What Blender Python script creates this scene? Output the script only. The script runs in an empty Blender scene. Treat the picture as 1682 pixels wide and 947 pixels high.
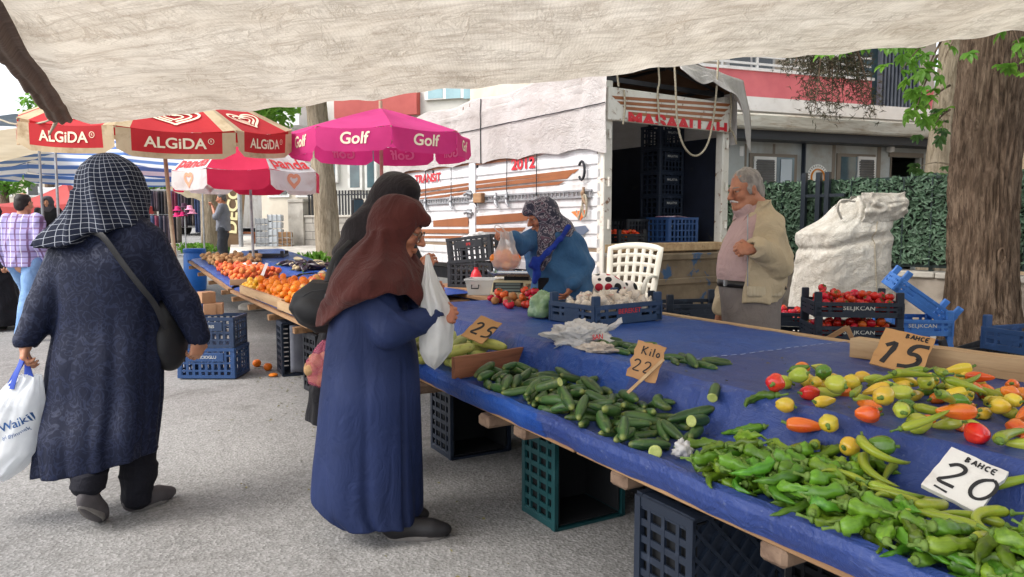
import bpy,bmesh,math,random
import numpy as np
from mathutils import Vector,Matrix,Euler,Quaternion,noise
PI=math.pi
R=math.radians
rng=random.Random(7)
sc=bpy.context.scene
C=sc.collection
# ------------------------------------------------------------------ camera, sky, sun, exposure
FPX,HZ,CAMH=1224.0,368.0,1.35
PITCH=math.atan((473.5-HZ)/FPX)
cam_d=bpy.data.cameras.new('camera')
cam=bpy.data.objects.new('camera',cam_d)
C.objects.link(cam)
cam_d.sensor_width=36
cam_d.lens=36*FPX/1682
cam_d.clip_start=0.05
cam_d.clip_end=1500
cam.location=(0,0,CAMH)
cam.rotation_euler=(R(90)-PITCH,0,0)
sc.camera=cam
SUN_EL,SUN_AZ=R(48),R(-112)
world=bpy.data.worlds.new('World')
sc.world=world
world.use_nodes=True
wn,wl=world.node_tree.nodes,world.node_tree.links
sky=wn.new('ShaderNodeTexSky')
sky.sky_type='NISHITA'
sky.sun_disc=False
sky.sun_elevation=SUN_EL
sky.sun_rotation=SUN_AZ
sky.air_density=1.0
sky.dust_density=3.0
sky.ozone_density=1.0
hs=wn.new('ShaderNodeHueSaturation')
hs.inputs['Saturation'].default_value=0.30
hs.inputs['Value'].default_value=1.0
wl.new(sky.outputs[0],hs.inputs['Color'])
wl.new(hs.outputs[0],wn['Background'].inputs['Color'])
wn['Background'].inputs['Strength'].default_value=0.15
sun_d=bpy.data.lights.new('sun','SUN')
sun_d.energy=0.75
sun_d.angle=R(30)
sun_d.color=(1.0,0.95,0.88)
sun=bpy.data.objects.new('sun',sun_d)
C.objects.link(sun)
sv=Vector((math.cos(SUN_EL)*math.sin(SUN_AZ),math.cos(SUN_EL)*math.cos(SUN_AZ),math.sin(SUN_EL)))
sun.rotation_euler=sv.to_track_quat('Z','Y').to_euler()
sun.location=(0,0,30)
sc.view_settings.view_transform='Standard'
sc.view_settings.look='None'
sc.view_settings.gamma=1.0
sc.view_settings.use_curve_mapping=False
sc.view_settings.exposure=1.38
sc.render.engine='CYCLES'
sc.cycles.use_denoising=True
sc.cycles.max_bounces=8
sc.cycles.diffuse_bounces=5
sc.cycles.transparent_max_bounces=12
sc.cycles.sample_clamp_indirect=6
# ------------------------------------------------------------------ projection helpers (photo pixels -> metres)
CP,SP=math.cos(PITCH),math.sin(PITCH)
def ray(px,py):
 a=(px-841)/FPX; b=(473.5-py)/FPX
 return Vector((a,CP+b*SP,-SP+b*CP))
def P(px,py,Y):
 d=ray(px,py)
 return Vector((0,0,CAMH))+d*(Y/d.y)
def G(px,py,z=0.0):
 d=ray(px,py)
 return Vector((0,0,CAMH))+d*((z-CAMH)/d.z)
TU=Vector((0.496,-0.868,0)); TV=Vector((0.868,0.496,0))
SANG=math.atan2(-0.868,0.496)
def S(u,v,z=0.0):
 return TU*u+TV*v+Vector((0,0,z))
def toS(p):
 return(p.x*TU.x+p.y*TU.y,p.x*TV.x+p.y*TV.y)
def sstep(a,b,x):
 t=min(1,max(0,(x-a)/(b-a)))
 return t*t*(3-2*t)
def terrain(x,y):
 return 0.05*min(30,max(0,y-9))*sstep(-0.5,-4,x)+0.05*max(0,min(30,y-9))*sstep(14,20,y)*(1-sstep(-0.5,-4,x))*0.6
# ------------------------------------------------------------------ materials
def srgb(r,g,b):
 f=lambda c:(c/255/12.92)if c/255<=0.04045 else((c/255+0.055)/1.055)**2.4
 return(f(r),f(g),f(b))
class NT:
 def __init__(s,m):
  m.use_nodes=True
  s.n,s.l=m.node_tree.nodes,m.node_tree.links
  s.bsdf=s.n['Principled BSDF']; s.out=s.n['Material Output']
  s.tc=s.n.new('ShaderNodeTexCoord')
 def new(s,t,**kw):
  n=s.n.new(t)
  for k,v in kw.items():
   if k in n.inputs.keys()if hasattr(n.inputs,'keys')else False:n.inputs[k].default_value=v
   else:setattr(n,k,v)
  return n
 def map(s,coord='Object',scale=(1,1,1),rot=(0,0,0)):
  m=s.n.new('ShaderNodeMapping'); m.inputs['Scale'].default_value=scale; m.inputs['Rotation'].default_value=rot
  s.l.new(s.tc.outputs[coord],m.inputs['Vector']); return m.outputs[0]
 def noise(s,vec,scale,detail=4,rough=0.55,dist=0):
  n=s.n.new('ShaderNodeTexNoise'); n.inputs['Scale'].default_value=scale; n.inputs['Detail'].default_value=detail
  n.inputs['Roughness'].default_value=rough; n.inputs['Distortion'].default_value=dist
  s.l.new(vec,n.inputs['Vector']); return n.outputs[0]
 def vor(s,vec,scale,out='Distance',feat='F1'):
  n=s.n.new('ShaderNodeTexVoronoi'); n.inputs['Scale'].default_value=scale; n.feature=feat
  s.l.new(vec,n.inputs['Vector']); return n.outputs[out]
 def ramp(s,fac,stops):
  n=s.n.new('ShaderNodeValToRGB'); e=n.color_ramp.elements
  while len(e)<len(stops):e.new(0.5)
  for i,(p,c)in enumerate(stops):
   e[i].position=p; e[i].color=(*c,1)if not isinstance(c,(int,float))else(c,c,c,1)
  s.l.new(fac,n.inputs[0]); return n.outputs[0]
 def mix(s,fac,a,b,mode='MIX'):
  n=s.n.new('ShaderNodeMix'); n.data_type='RGBA'; n.blend_type=mode
  for sock,v in((n.inputs[0],fac),(n.inputs[6],a),(n.inputs[7],b)):
   if isinstance(v,(int,float)):sock.default_value=v
   elif isinstance(v,tuple):sock.default_value=(*v,1)
   else:s.l.new(v,sock)
  return n.outputs[2]
 def math(s,op,a,b=0.0):
  n=s.n.new('ShaderNodeMath'); n.operation=op
  for sock,v in((n.inputs[0],a),(n.inputs[1],b)):
   if isinstance(v,(int,float)):sock.default_value=v
   else:s.l.new(v,sock)
  return n.outputs[0]
 def bump(s,h,strength=0.5,dist=0.01,prev=None):
  n=s.n.new('ShaderNodeBump'); n.inputs['Strength'].default_value=strength; n.inputs['Distance'].default_value=dist
  s.l.new(h,n.inputs['Height'])
  if prev is not None:s.l.new(prev,n.inputs['Normal'])
  return n.outputs[0]
 def hsv(s,col,val=None,hue=None):
  n=s.n.new('ShaderNodeHueSaturation'); s.l.new(col,n.inputs['Color'])
  if val is not None:s.l.new(val,n.inputs['Value'])
  if hue is not None:s.l.new(hue,n.inputs['Hue'])
  return n.outputs[0]
 def setc(s,col):
  if isinstance(col,tuple):s.bsdf.inputs['Base Color'].default_value=(*col,1)
  else:s.l.new(col,s.bsdf.inputs['Base Color'])
 def setn(s,n):s.l.new(n,s.bsdf.inputs['Normal'])
def M(name,c1,c2=None,scale=6,rough=0.6,bump=0.0,bscale=40,bdist=0.004,metal=0.0,rand=0.0,hrand=0.0,trans=0.0,
  stretch=(1,1,1),dirt=None,dscale=3,dlo=0.5,dhi=0.75,spec=0.4,sheen=0.0,alpha=1.0,coat=0.0,sss=0.0,bdet=5,coord='Object',rvar=0.1):
 m=bpy.data.materials.new(name); t=NT(m); b=t.bsdf
 v=t.map(coord,stretch)
 col=c1
 if c2 is not None:
  f=t.ramp(t.noise(v,scale,5,0.6),[(0.36,0.0),(0.64,1.0)])
  col=t.mix(f,c1,c2)
 if dirt is not None:
  f=t.ramp(t.noise(v,dscale,6,0.65,0.4),[(dlo,0.0),(dhi,1.0)])
  col=t.mix(f,col,dirt)
 if rand or hrand:
  oi=t.n.new('ShaderNodeObjectInfo')
  if isinstance(col,tuple):col=t.mix(0.0,col,col)
  val=t.math('ADD',t.math('MULTIPLY',oi.outputs['Random'],2*rand),1-rand)
  hue=t.math('ADD',t.math('MULTIPLY',t.math('FRACT',t.math('MULTIPLY',oi.outputs['Random'],7.31)),2*hrand),0.5-hrand)
  col=t.hsv(col,val,hue)
 t.setc(col)
 b.inputs['Metallic'].default_value=metal
 b.inputs['Specular IOR Level'].default_value=spec
 if rvar:
  rr=t.noise(v,scale*1.7,4)
  rm=t.math('ADD',t.math('MULTIPLY',rr,rvar*2),rough-rvar)
  t.l.new(rm,b.inputs['Roughness'])
 else:b.inputs['Roughness'].default_value=rough
 if sheen:b.inputs['Sheen Weight'].default_value=sheen; b.inputs['Sheen Roughness'].default_value=0.6
 if coat:b.inputs['Coat Weight'].default_value=coat; b.inputs['Coat Roughness'].default_value=0.15
 if sss:
  b.inputs['Subsurface Weight'].default_value=sss; b.inputs['Subsurface Radius'].default_value=(0.012,0.005,0.003)
 if bump:
  t.setn(t.bump(t.noise(v,bscale,bdet,0.6),bump,bdist))
 sh=b.outputs[0]
 if trans:
  tr=t.n.new('ShaderNodeBsdfTranslucent'); ms=t.n.new('ShaderNodeMixShader'); ms.inputs[0].default_value=trans
  if isinstance(col,tuple):tr.inputs['Color'].default_value=(*col,1)
  else:t.l.new(col,tr.inputs['Color'])
  t.l.new(sh,ms.inputs[1]); t.l.new(tr.outputs[0],ms.inputs[2]); sh=ms.outputs[0]
 if alpha<1:
  tp=t.n.new('ShaderNodeBsdfTransparent'); ms=t.n.new('ShaderNodeMixShader'); ms.inputs[0].default_value=alpha
  t.l.new(tp.outputs[0],ms.inputs[1]); t.l.new(sh,ms.inputs[2]); sh=ms.outputs[0]
 t.l.new(sh,t.out.inputs['Surface'])
 return m
# ------------------------------------------------------------------ mesh builder
def vec(p):return Vector(p)
class MB:
 def __init__(s):
  s.v,s.f,s.mi,s.uv=[],[],[],None
  s.cur=0
 def add(s,verts,faces,m=None):
  o=len(s.v)
  s.v.extend(tuple(p)for p in verts)
  s.f.extend(tuple(i+o for i in f)for f in faces)
  s.mi.extend([s.cur if m is None else m]*len(faces))
  return o
 def box(s,c,size,rot=None,bev=0.0,m=None):
  hx,hy,hz=size[0]/2,size[1]/2,size[2]/2
  b=min(bev,hx*0.9,hy*0.9,hz*0.9)
  sg=[(x,y,z)for x in(-1,1)for y in(-1,1)for z in(-1,1)]
  if b<=0:
   vs=[Vector((x*hx,y*hy,z*hz))for x,y,z in sg]
   fs=[(0,1,3,2),(4,6,7,5),(0,4,5,1),(2,3,7,6),(0,2,6,4),(1,5,7,3)]
  else:
   vs,ix=[],{}
   for k in sg:
    x,y,z=k
    for a,p in enumerate(((x*hx,y*(hy-b),z*(hz-b)),(x*(hx-b),y*hy,z*(hz-b)),(x*(hx-b),y*(hy-b),z*hz))):
     ix[(k,a)]=len(vs); vs.append(Vector(p))
   fs=[]
   for a in range(3):
    o1,o2=[i for i in range(3)if i!=a]
    for sa in(-1,1):
     ring=[]
     for s1,s2 in((-1,-1),(1,-1),(1,1),(-1,1)):
      k=[0,0,0]; k[a]=sa; k[o1]=s1; k[o2]=s2; ring.append(ix[(tuple(k),a)])
     fs.append(tuple(ring))
    for s1 in(-1,1):
     for s2 in(-1,1):
      k0=[0,0,0]; k0[a]=-1; k0[o1]=s1; k0[o2]=s2; k1=list(k0); k1[a]=1
      fs.append((ix[(tuple(k0),o1)],ix[(tuple(k1),o1)],ix[(tuple(k1),o2)],ix[(tuple(k0),o2)]))
   for k in sg:fs.append(tuple(ix[(k,a)]for a in range(3)))
   out=[]
   for f in fs:
    cc=sum((vs[i]for i in f),Vector())/len(f)
    n=(vs[f[1]]-vs[f[0]]).cross(vs[f[2]]-vs[f[0]])
    out.append(f if n.dot(cc)>0 else tuple(reversed(f)))
   fs=out
  if rot is not None:
   mt=rot if isinstance(rot,(Matrix,Quaternion))else Euler(rot).to_matrix()
   if isinstance(mt,Quaternion):mt=mt.to_matrix()
   vs=[mt@v for v in vs]
  c=Vector(c)
  s.add([v+c for v in vs],fs,m)
  return s
 def bar(s,a,b,w,h,up=(0,0,1),bev=0.0,m=None):
  a,b=Vector(a),Vector(b); d=b-a
  x=d.normalized(); y=Vector(up).cross(x)
  if y.length<1e-4:y=Vector((0,1,0)).cross(x)
  y.normalize(); z=x.cross(y)
  mt=Matrix((x,y,z)).transposed()
  return s.box((a+b)/2,(d.length,w,h),mt,bev,m)
 def tube(s,pts,rad,n=8,cap=True,m=None,sq=1.0,up=None):
  pts=[Vector(p)for p in pts]
  rad=[rad]*len(pts)if isinstance(rad,(int,float))else rad
  vs,fs,pn=[],[],None
  for i,p in enumerate(pts):
   d=(pts[min(i+1,len(pts)-1)]-pts[max(i-1,0)])
   d=d.normalized()if d.length>1e-9 else Vector((0,0,1))
   if pn is None:
    a=Vector(up)if up else(Vector((0,0,1))if abs(d.z)<0.9 else Vector((1,0,0)))
    pn=(a-d*a.dot(d)).normalized()
   else:
    pn=pn-d*pn.dot(d); pn=pn.normalized()if pn.length>1e-6 else Vector((1,0,0))
   q=d.cross(pn)
   for k in range(n):
    t=2*PI*k/n
    vs.append(p+(pn*math.cos(t)*sq+q*math.sin(t))*rad[i])
  for i in range(len(pts)-1):
   for k in range(n):
    k2=(k+1)%n
    fs.append((i*n+k,i*n+k2,(i+1)*n+k2,(i+1)*n+k))
  if cap:
   fs.append(tuple(reversed(range(n)))); o=(len(pts)-1)*n; fs.append(tuple(o+k for k in range(n)))
  s.add(vs,fs,m); return s
 def loft(s,rings,cap=(True,True),closed=True,m=None):
  n=len(rings[0]); vs=[p for r in rings for p in r]; fs=[]
  for i in range(len(rings)-1):
   for k in range(n if closed else n-1):
    k2=(k+1)%n
    fs.append((i*n+k,i*n+k2,(i+1)*n+k2,(i+1)*n+k))
  if cap[0]:fs.append(tuple(reversed(range(n))))
  if cap[1]:fs.append(tuple((len(rings)-1)*n+k for k in range(n)))
  s.add(vs,fs,m); return s
 def lathe(s,prof,n=20,c=(0,0,0),m=None,fn=None,cap=(True,True)):
  rings=[]
  for i,(r,z)in enumerate(prof):
   ring=[]
   for k in range(n):
    t=2*PI*k/n; rr=r*(fn(t,i/(len(prof)-1))if fn else 1)
    ring.append((c[0]+rr*math.cos(t),c[1]+rr*math.sin(t),c[2]+z))
   rings.append(ring)
  return s.loft(rings,cap,True,m)
 def ball(s,c,r,n=12,k=8,m=None):
  r=(r,r,r)if isinstance(r,(int,float))else r
  prof=[(max(1e-4,math.sin(PI*i/k)),-math.cos(PI*i/k))for i in range(k+1)]
  rings=[[(c[0]+q*r[0]*math.cos(2*PI*j/n),c[1]+q*r[1]*math.sin(2*PI*j/n),c[2]+z*r[2])for j in range(n)]for q,z in prof]
  return s.loft(rings,(True,True),True,m)
 def grid(s,fn,nu,nv,m=None,flip=False):
  vs=[fn(i/nu,j/nv)for i in range(nu+1)for j in range(nv+1)]
  fs=[]
  for i in range(nu):
   for j in range(nv):
    a=i*(nv+1)+j; q=(a,a+nv+1,a+nv+2,a+1)
    fs.append(tuple(reversed(q))if flip else q)
  s.add(vs,fs,m); return s
 def prism(s,poly,z0,z1,m=None,xf=None):
  n=len(poly)
  vs=[(x,y,z0)for x,y in poly]+[(x,y,z1)for x,y in poly]
  fs=[tuple(reversed(range(n))),tuple(range(n,2*n))]+[(i,(i+1)%n,(i+1)%n+n,i+n)for i in range(n)]
  if xf:vs=[xf(Vector(v))for v in vs]
  s.add(vs,fs,m); return s
 def xf(s,mt):
  s.v=[tuple(mt@Vector(p))for p in s.v]; return s
 def mesh(s,name,mats,smooth=35):
  me=bpy.data.meshes.new(name)
  me.from_pydata(s.v,[],s.f)
  mats=mats if isinstance(mats,(list,tuple))else[mats]
  for m in mats:me.materials.append(m)
  if len(mats)>1:me.polygons.foreach_set('material_index',s.mi)
  if s.uv is not None:
   ul=me.uv_layers.new(name='UVMap')
   li=np.empty(len(me.loops),dtype=np.int32); me.loops.foreach_get('vertex_index',li)
   ul.data.foreach_set('uv',np.asarray(s.uv,dtype=np.float32)[li].ravel())
  if smooth:
   me.polygons.foreach_set('use_smooth',[True]*len(me.polygons))
   if smooth<180:me.set_sharp_from_angle(angle=R(smooth))
  me.update()
  return me
 def build(s,name,mats,parent=None,smooth=35,thick=0.0,loc=None,rot=None):
  o=bpy.data.objects.new(name,s.mesh(name,mats,smooth)); C.objects.link(o)
  if parent is not None:o.parent=parent
  if loc is not None:o.location=loc
  if rot is not None:o.rotation_euler=rot
  if thick:
   md=o.modifiers.new('thickness','SOLIDIFY'); md.thickness=thick; md.offset=0
  return o
def tag(o,label,cat,group=None):
 o['label']=label; o['category']=cat
 if group:o['group']=group
 return o
def struct(o):
 o['kind']='structure'; return o
def stuff(o,label=None,cat=None):
 o['kind']='stuff'
 if label:o['label']=label
 if cat:o['category']=cat
 return o
def thing(name,label,cat,loc=(0,0,0),rz=0.0,group=None):
 o=bpy.data.objects.new(name,None); C.objects.link(o)
 o.empty_display_size=0.1
 o.location=loc; o.rotation_euler=(0,0,rz)
 return tag(o,label,cat,group)
def dup(o,parent=None,label=None,group=None):
 c=o.copy(); C.objects.link(c)
 if parent is not None:c.parent=parent
 if label:c['label']=label
 if group:c['group']=group
 for ch in list(o.children):dup(ch,c)
 return c
def nz(x,y,z=0.0,s=1.0):
 return noise.noise(Vector((x*s,y*s,z*s)))
def text_mb(txt,h=1.0,bold=0.0,shear=0.0,ext=0.0,sx=1.0,mirror=False):
 cu=bpy.data.curves.new('writing','FONT'); cu.body=txt; cu.size=1.0; cu.offset=bold; cu.shear=shear
 cu.align_x='CENTER'; cu.align_y='CENTER'; cu.resolution_u=4; cu.extrude=0; cu.fill_mode='FRONT'
 ob=bpy.data.objects.new('writing_source',cu); C.objects.link(ob)
 dg=bpy.context.evaluated_depsgraph_get(); dg.update()
 me=bpy.data.meshes.new_from_object(ob.evaluated_get(dg))
 mb=MB(); k=h/0.73
 vs=[(v.co.x*k*sx*(-1 if mirror else 1),v.co.y*k,0.0)for v in me.vertices]
 fs=[tuple(p.vertices)if not mirror else tuple(reversed(p.vertices))for p in me.polygons]
 mb.add(vs,fs)
 bpy.data.objects.remove(ob); bpy.data.curves.remove(cu); bpy.data.meshes.remove(me)
 if ext:mb=thicken(mb,ext)
 return mb
def thicken(mb,t):
 o=MB(); n=len(mb.v)
 from collections import Counter
 o.add([(x,y,z+t)for x,y,z in mb.v],mb.f)
 ec=Counter()
 for f in mb.f:
  for i in range(len(f)):
   ec[(f[i],f[(i+1)%len(f)])]+=1
 o.add(list(mb.v),[])
 for(a,b)in ec:
  if(b,a)not in ec:o.f.append((a,b,b+0,a)[:0]or(a+n,b+n,b,a)); o.mi.append(0)
 return o
def strokes_mb(lines,w,t=0.0012):
 """hand lettering: flat ribbons along polylines on the xy plane"""
 mb=MB()
 for ln in lines:
  pts=[Vector((x,y,0))for x,y in ln]
  for _ in range(2):
   q=[pts[0]]
   for i in range(len(pts)-1):
    q+=[pts[i]*0.75+pts[i+1]*0.25,pts[i]*0.25+pts[i+1]*0.75]
   q.append(pts[-1]); pts=q
  L,Rr=[],[]
  for i,p in enumerate(pts):
   d=(pts[min(i+1,len(pts)-1)]-pts[max(i-1,0)]).normalized(); nn=Vector((-d.y,d.x,0))
   ww=w*(0.5+0.16*noise.noise(Vector((p.x*30,p.y*30,3))))
   L.append(p+nn*ww); Rr.append(p-nn*ww)
  rings=[[L[i]+Vector((0,0,t)),L[i],Rr[i],Rr[i]+Vector((0,0,t))]for i in range(len(pts))]
  mb.loft(rings,(True,True),True)
 return mb
# ------------------------------------------------------------------ signed-distance sculpting (one continuous surface per figure or garment)
def surf_nets(F,org,h):
 S_=F<0
 c=[(0,0,0),(1,0,0),(0,1,0),(1,1,0),(0,0,1),(1,0,1),(0,1,1),(1,1,1)]
 nx,ny,nz_=F.shape
 def sub(A,o):return A[o[0]:nx-1+o[0],o[1]:ny-1+o[1],o[2]:nz_-1+o[2]]
 cnt=sum(sub(S_,o).astype(np.int8)for o in c)
 act=(cnt>0)&(cnt<8)
 I=np.argwhere(act)
 idx=np.full(act.shape,-1,np.int32); idx[act]=np.arange(len(I))
 vals=[F[I[:,0]+o[0],I[:,1]+o[1],I[:,2]+o[2]]for o in c]
 pos=np.zeros((len(I),3)); n=np.zeros(len(I))
 for a in range(8):
  for b in range(a+1,8):
   if sum(abs(c[a][q]-c[b][q])for q in range(3))!=1:continue
   va,vb=vals[a],vals[b]; m=(va<0)!=(vb<0)
   t=np.where(m,va/np.where(m,va-vb,1),0)
   for q in range(3):pos[:,q]+=np.where(m,c[a][q]+t*(c[b][q]-c[a][q]),0)
   n+=m
 V=(I+pos/n[:,None])*h+org
 Q=[]
 for ax in range(3):
  o1,o2=(ax+1)%3,(ax+2)%3
  sl0=[slice(None)]*3; sl1=[slice(None)]*3
  sl0[ax]=slice(0,-1); sl1[ax]=slice(1,None)
  a,b=S_[tuple(sl0)],S_[tuple(sl1)]
  E=np.argwhere(a!=b)
  E=E[(E[:,o1]>0)&(E[:,o2]>0)&(E[:,o1]<F.shape[o1]-1)&(E[:,o2]<F.shape[o2]-1)]
  ins=a[E[:,0],E[:,1],E[:,2]]
  def at(d1,d2):
   G_=E.copy(); G_[:,o1]-=d1; G_[:,o2]-=d2
   return idx[G_[:,0],G_[:,1],G_[:,2]]
  q=np.stack([at(1,1),at(0,1),at(0,0),at(1,0)],1)
  q[~ins]=q[~ins][:,::-1]
  Q.append(q)
 Q=np.concatenate(Q); Q=Q[(Q>=0).all(1)]
 return V,Q
def np_mesh(name,V,Q,mats,uv=None,mi=None):
 me=bpy.data.meshes.new(name)
 me.vertices.add(len(V)); me.vertices.foreach_set('co',np.ascontiguousarray(V,np.float32).ravel())
 me.loops.add(Q.size); me.loops.foreach_set('vertex_index',np.ascontiguousarray(Q,np.int32).ravel())
 me.polygons.add(len(Q)); me.polygons.foreach_set('loop_start',np.arange(0,Q.size,4,dtype=np.int32))
 me.polygons.foreach_set('loop_total',np.full(len(Q),4,np.int32))
 me.update(calc_edges=True)
 for m in(mats if isinstance(mats,(list,tuple))else[mats]):me.materials.append(m)
 if mi is not None:me.polygons.foreach_set('material_index',mi)
 me.polygons.foreach_set('use_smooth',[True]*len(Q))
 if uv is not None:
  ul=me.uv_layers.new(name='UVMap'); ul.data.foreach_set('uv',np.ascontiguousarray(uv[Q.ravel()],np.float32).ravel())
 me.validate(); me.update()
 return me
class Fig:
 def __init__(s):s.p=[]; s.disp=None
 def cone(s,a,b,ra,rb,k=0.02,op=1):
  a,b=np.array(a,float),np.array(b,float); r=max(ra,rb)
  def f(X,Y,Z):
   ba=b-a; L=max(1e-9,float(ba@ba))
   t=np.clip(((X-a[0])*ba[0]+(Y-a[1])*ba[1]+(Z-a[2])*ba[2])/L,0,1)
   dx,dy,dz=X-a[0]-t*ba[0],Y-a[1]-t*ba[1],Z-a[2]-t*ba[2]
   return np.sqrt(dx*dx+dy*dy+dz*dz)-(ra+(rb-ra)*t)
  s.p.append((np.minimum(a,b)-r,np.maximum(a,b)+r,f,k,op)); return s
 def chain(s,pts,rs,k=0.02,op=1):
  for i in range(len(pts)-1):s.cone(pts[i],pts[i+1],rs[i],rs[i+1],k,op)
  return s
 def ell(s,c,r,rot=None,k=0.02,op=1):
  c=np.array(c,float); r=np.array([r]*3 if isinstance(r,(int,float))else r,float)
  Mx=np.eye(3)if rot is None else np.array(rot,float)
  def f(X,Y,Z):
   x,y,z=X-c[0],Y-c[1],Z-c[2]
   lx=Mx[0,0]*x+Mx[1,0]*y+Mx[2,0]*z; ly=Mx[0,1]*x+Mx[1,1]*y+Mx[2,1]*z; lz=Mx[0,2]*x+Mx[1,2]*y+Mx[2,2]*z
   k0=np.sqrt((lx/r[0])**2+(ly/r[1])**2+(lz/r[2])**2)
   k1=np.sqrt((lx/r[0]**2)**2+(ly/r[1]**2)**2+(lz/r[2]**2)**2)
   return k0*(k0-1)/np.maximum(k1,1e-6)
  e=np.abs(Mx)@r
  s.p.append((c-e,c+e,f,k,op)); return s
 def loft(s,keys,k=0.03,fold=None,power=2.0,op=1,rot=0.0):
  """keys: (z, cx, cy, rx, ry) from low to high"""
  K=np.array(sorted(keys),float); z0,z1=K[0,0],K[-1,0]
  zz=np.linspace(z0,z1,120)
  def smooth(col):
   v=np.interp(zz,K[:,0],K[:,col]); w=np.ones(9)/9
   return np.convolve(np.pad(v,4,mode='edge'),w,'valid')
  cx,cy,rx,ry=(smooth(i)for i in(1,2,3,4))
  cr,sr=math.cos(rot),math.sin(rot)
  def f(X,Y,Z):
   zc=np.clip(Z,z0,z1)
   ax,ay=np.interp(zc,zz,cx),np.interp(zc,zz,cy); bx,by=np.interp(zc,zz,rx),np.interp(zc,zz,ry)
   dx,dy=X-ax,Y-ay
   x,y=dx*cr+dy*sr,-dx*sr+dy*cr
   q=(np.abs(x/bx)**power+np.abs(y/by)**power)**(1/power)
   th=np.arctan2(y/by,x/bx)
   m=np.minimum(bx,by)
   if fold is not None:q=q-fold(th,zc)/m
   d=(q-1)*m
   dzv=np.maximum(z0-Z,Z-z1)
   return np.maximum(d,dzv)
  r=max(K[:,3].max(),K[:,4].max())*1.15
  lo=np.array([K[:,1].min()-r,K[:,2].min()-r,z0]); hi=np.array([K[:,1].max()+r,K[:,2].max()+r,z1])
  s.p.append((lo,hi,f,k,op)); return s
 def fn(s,lo,hi,f,k=0.01,op=1):
  s.p.append((np.array(lo,float),np.array(hi,float),f,k,op)); return s
 def mesh(s,name,mats,h=0.008,uvf=None,mif=None):
  adds=[p for p in s.p if p[4]==1]
  pad=3*h+0.012
  lo=np.min([p[0]for p in adds],0)-pad; hi=np.max([p[1]for p in adds],0)+pad
  n=np.ceil((hi-lo)/h).astype(int)+1
  F=np.full(n,0.5,np.float32)
  ax=[lo[i]+h*np.arange(n[i])for i in range(3)]
  for(a,b,f,k,op)in s.p:
   e=k+3*h+(0.03 if op==1 else 0)
   i0=np.maximum(np.floor((a-e-lo)/h).astype(int),0); i1=np.minimum(np.ceil((b+e-lo)/h).astype(int)+1,n)
   if(i1<=i0).any():continue
   sl=tuple(slice(i0[q],i1[q])for q in range(3))
   X,Y,Z=np.meshgrid(*[ax[q][sl[q]]for q in range(3)],indexing='ij',sparse=True)
   d=f(X,Y,Z).astype(np.float32); A=F[sl]
   if op==1:
    t=np.clip(0.5+0.5*(A-d)/k,0,1)
    F[sl]=A+(d-A)*t-k*t*(1-t)
   elif op==-1:
    t=np.clip(0.5-0.5*(A+d)/k,0,1)
    F[sl]=A+(-d-A)*t+k*t*(1-t)
   else:
    t=np.clip(0.5-0.5*(d-A)/k,0,1)
    F[sl]=d+(A-d)*t+k*t*(1-t)
  if s.disp is not None:
   X,Y,Z=np.meshgrid(*ax,indexing='ij',sparse=True)
   nb=np.abs(F)<0.06
   ii=np.argwhere(nb)
   F[nb]+=s.disp(ax[0][ii[:,0]],ax[1][ii[:,1]],ax[2][ii[:,2]]).astype(np.float32)
  F[0]=F[-1]=0.5; F[:,0]=F[:,-1]=0.5; F[:,:,0]=F[:,:,-1]=0.5
  V,Q=surf_nets(F,lo,h)
  uv=uvf(V)if uvf else None
  mi=mif(V[Q].mean(1)).astype(np.int32)if mif else None
  return np_mesh(name,V,Q,mats,uv,mi)
 def build(s,name,mats,parent=None,h=0.008,uvf=None,mif=None):
  o=bpy.data.objects.new(name,s.mesh(name,mats,h,uvf,mif)); C.objects.link(o)
  if parent is not None:o.parent=parent
  return o
def waves(seed,amp,freq,n=7,aniso=(1,1,1)):
 rs=np.random.RandomState(seed); ks=rs.normal(size=(n,3)); ks/=np.linalg.norm(ks,axis=1)[:,None]
 ks=ks*np.array(aniso)*(freq*rs.uniform(0.5,1.5,n))[:,None]; ph=rs.uniform(0,6.28,n)
 def f(X,Y,Z):
  o=0
  for i in range(n):o=o+np.sin(ks[i,0]*X+ks[i,1]*Y+ks[i,2]*Z+ph[i]+1.3*np.sin(ks[(i+1)%n,2]*0.6*Z+ks[(i+1)%n,0]*0.6*X))
  return amp*o/math.sqrt(n)
 return f
def creases(seed,amp,freq,aniso=(1,1,1)):
 w=waves(seed,1.0,freq,5,aniso)
 def f(X,Y,Z):
  v=w(X,Y,Z); return amp*(1-np.minimum(1,np.abs(v)*1.3))*-1
 return f
def both(*fs):
 return lambda X,Y,Z:sum(f(X,Y,Z)for f in fs)
def frame_of(fwd,up=(0,0,1),roll=0.0):
 f=Vector(fwd).normalized(); l=Vector(up).cross(f).normalized(); u=f.cross(l)
 if roll:q=Quaternion(f,roll); l=q@l; u=q@u
 return f,l,u
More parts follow.
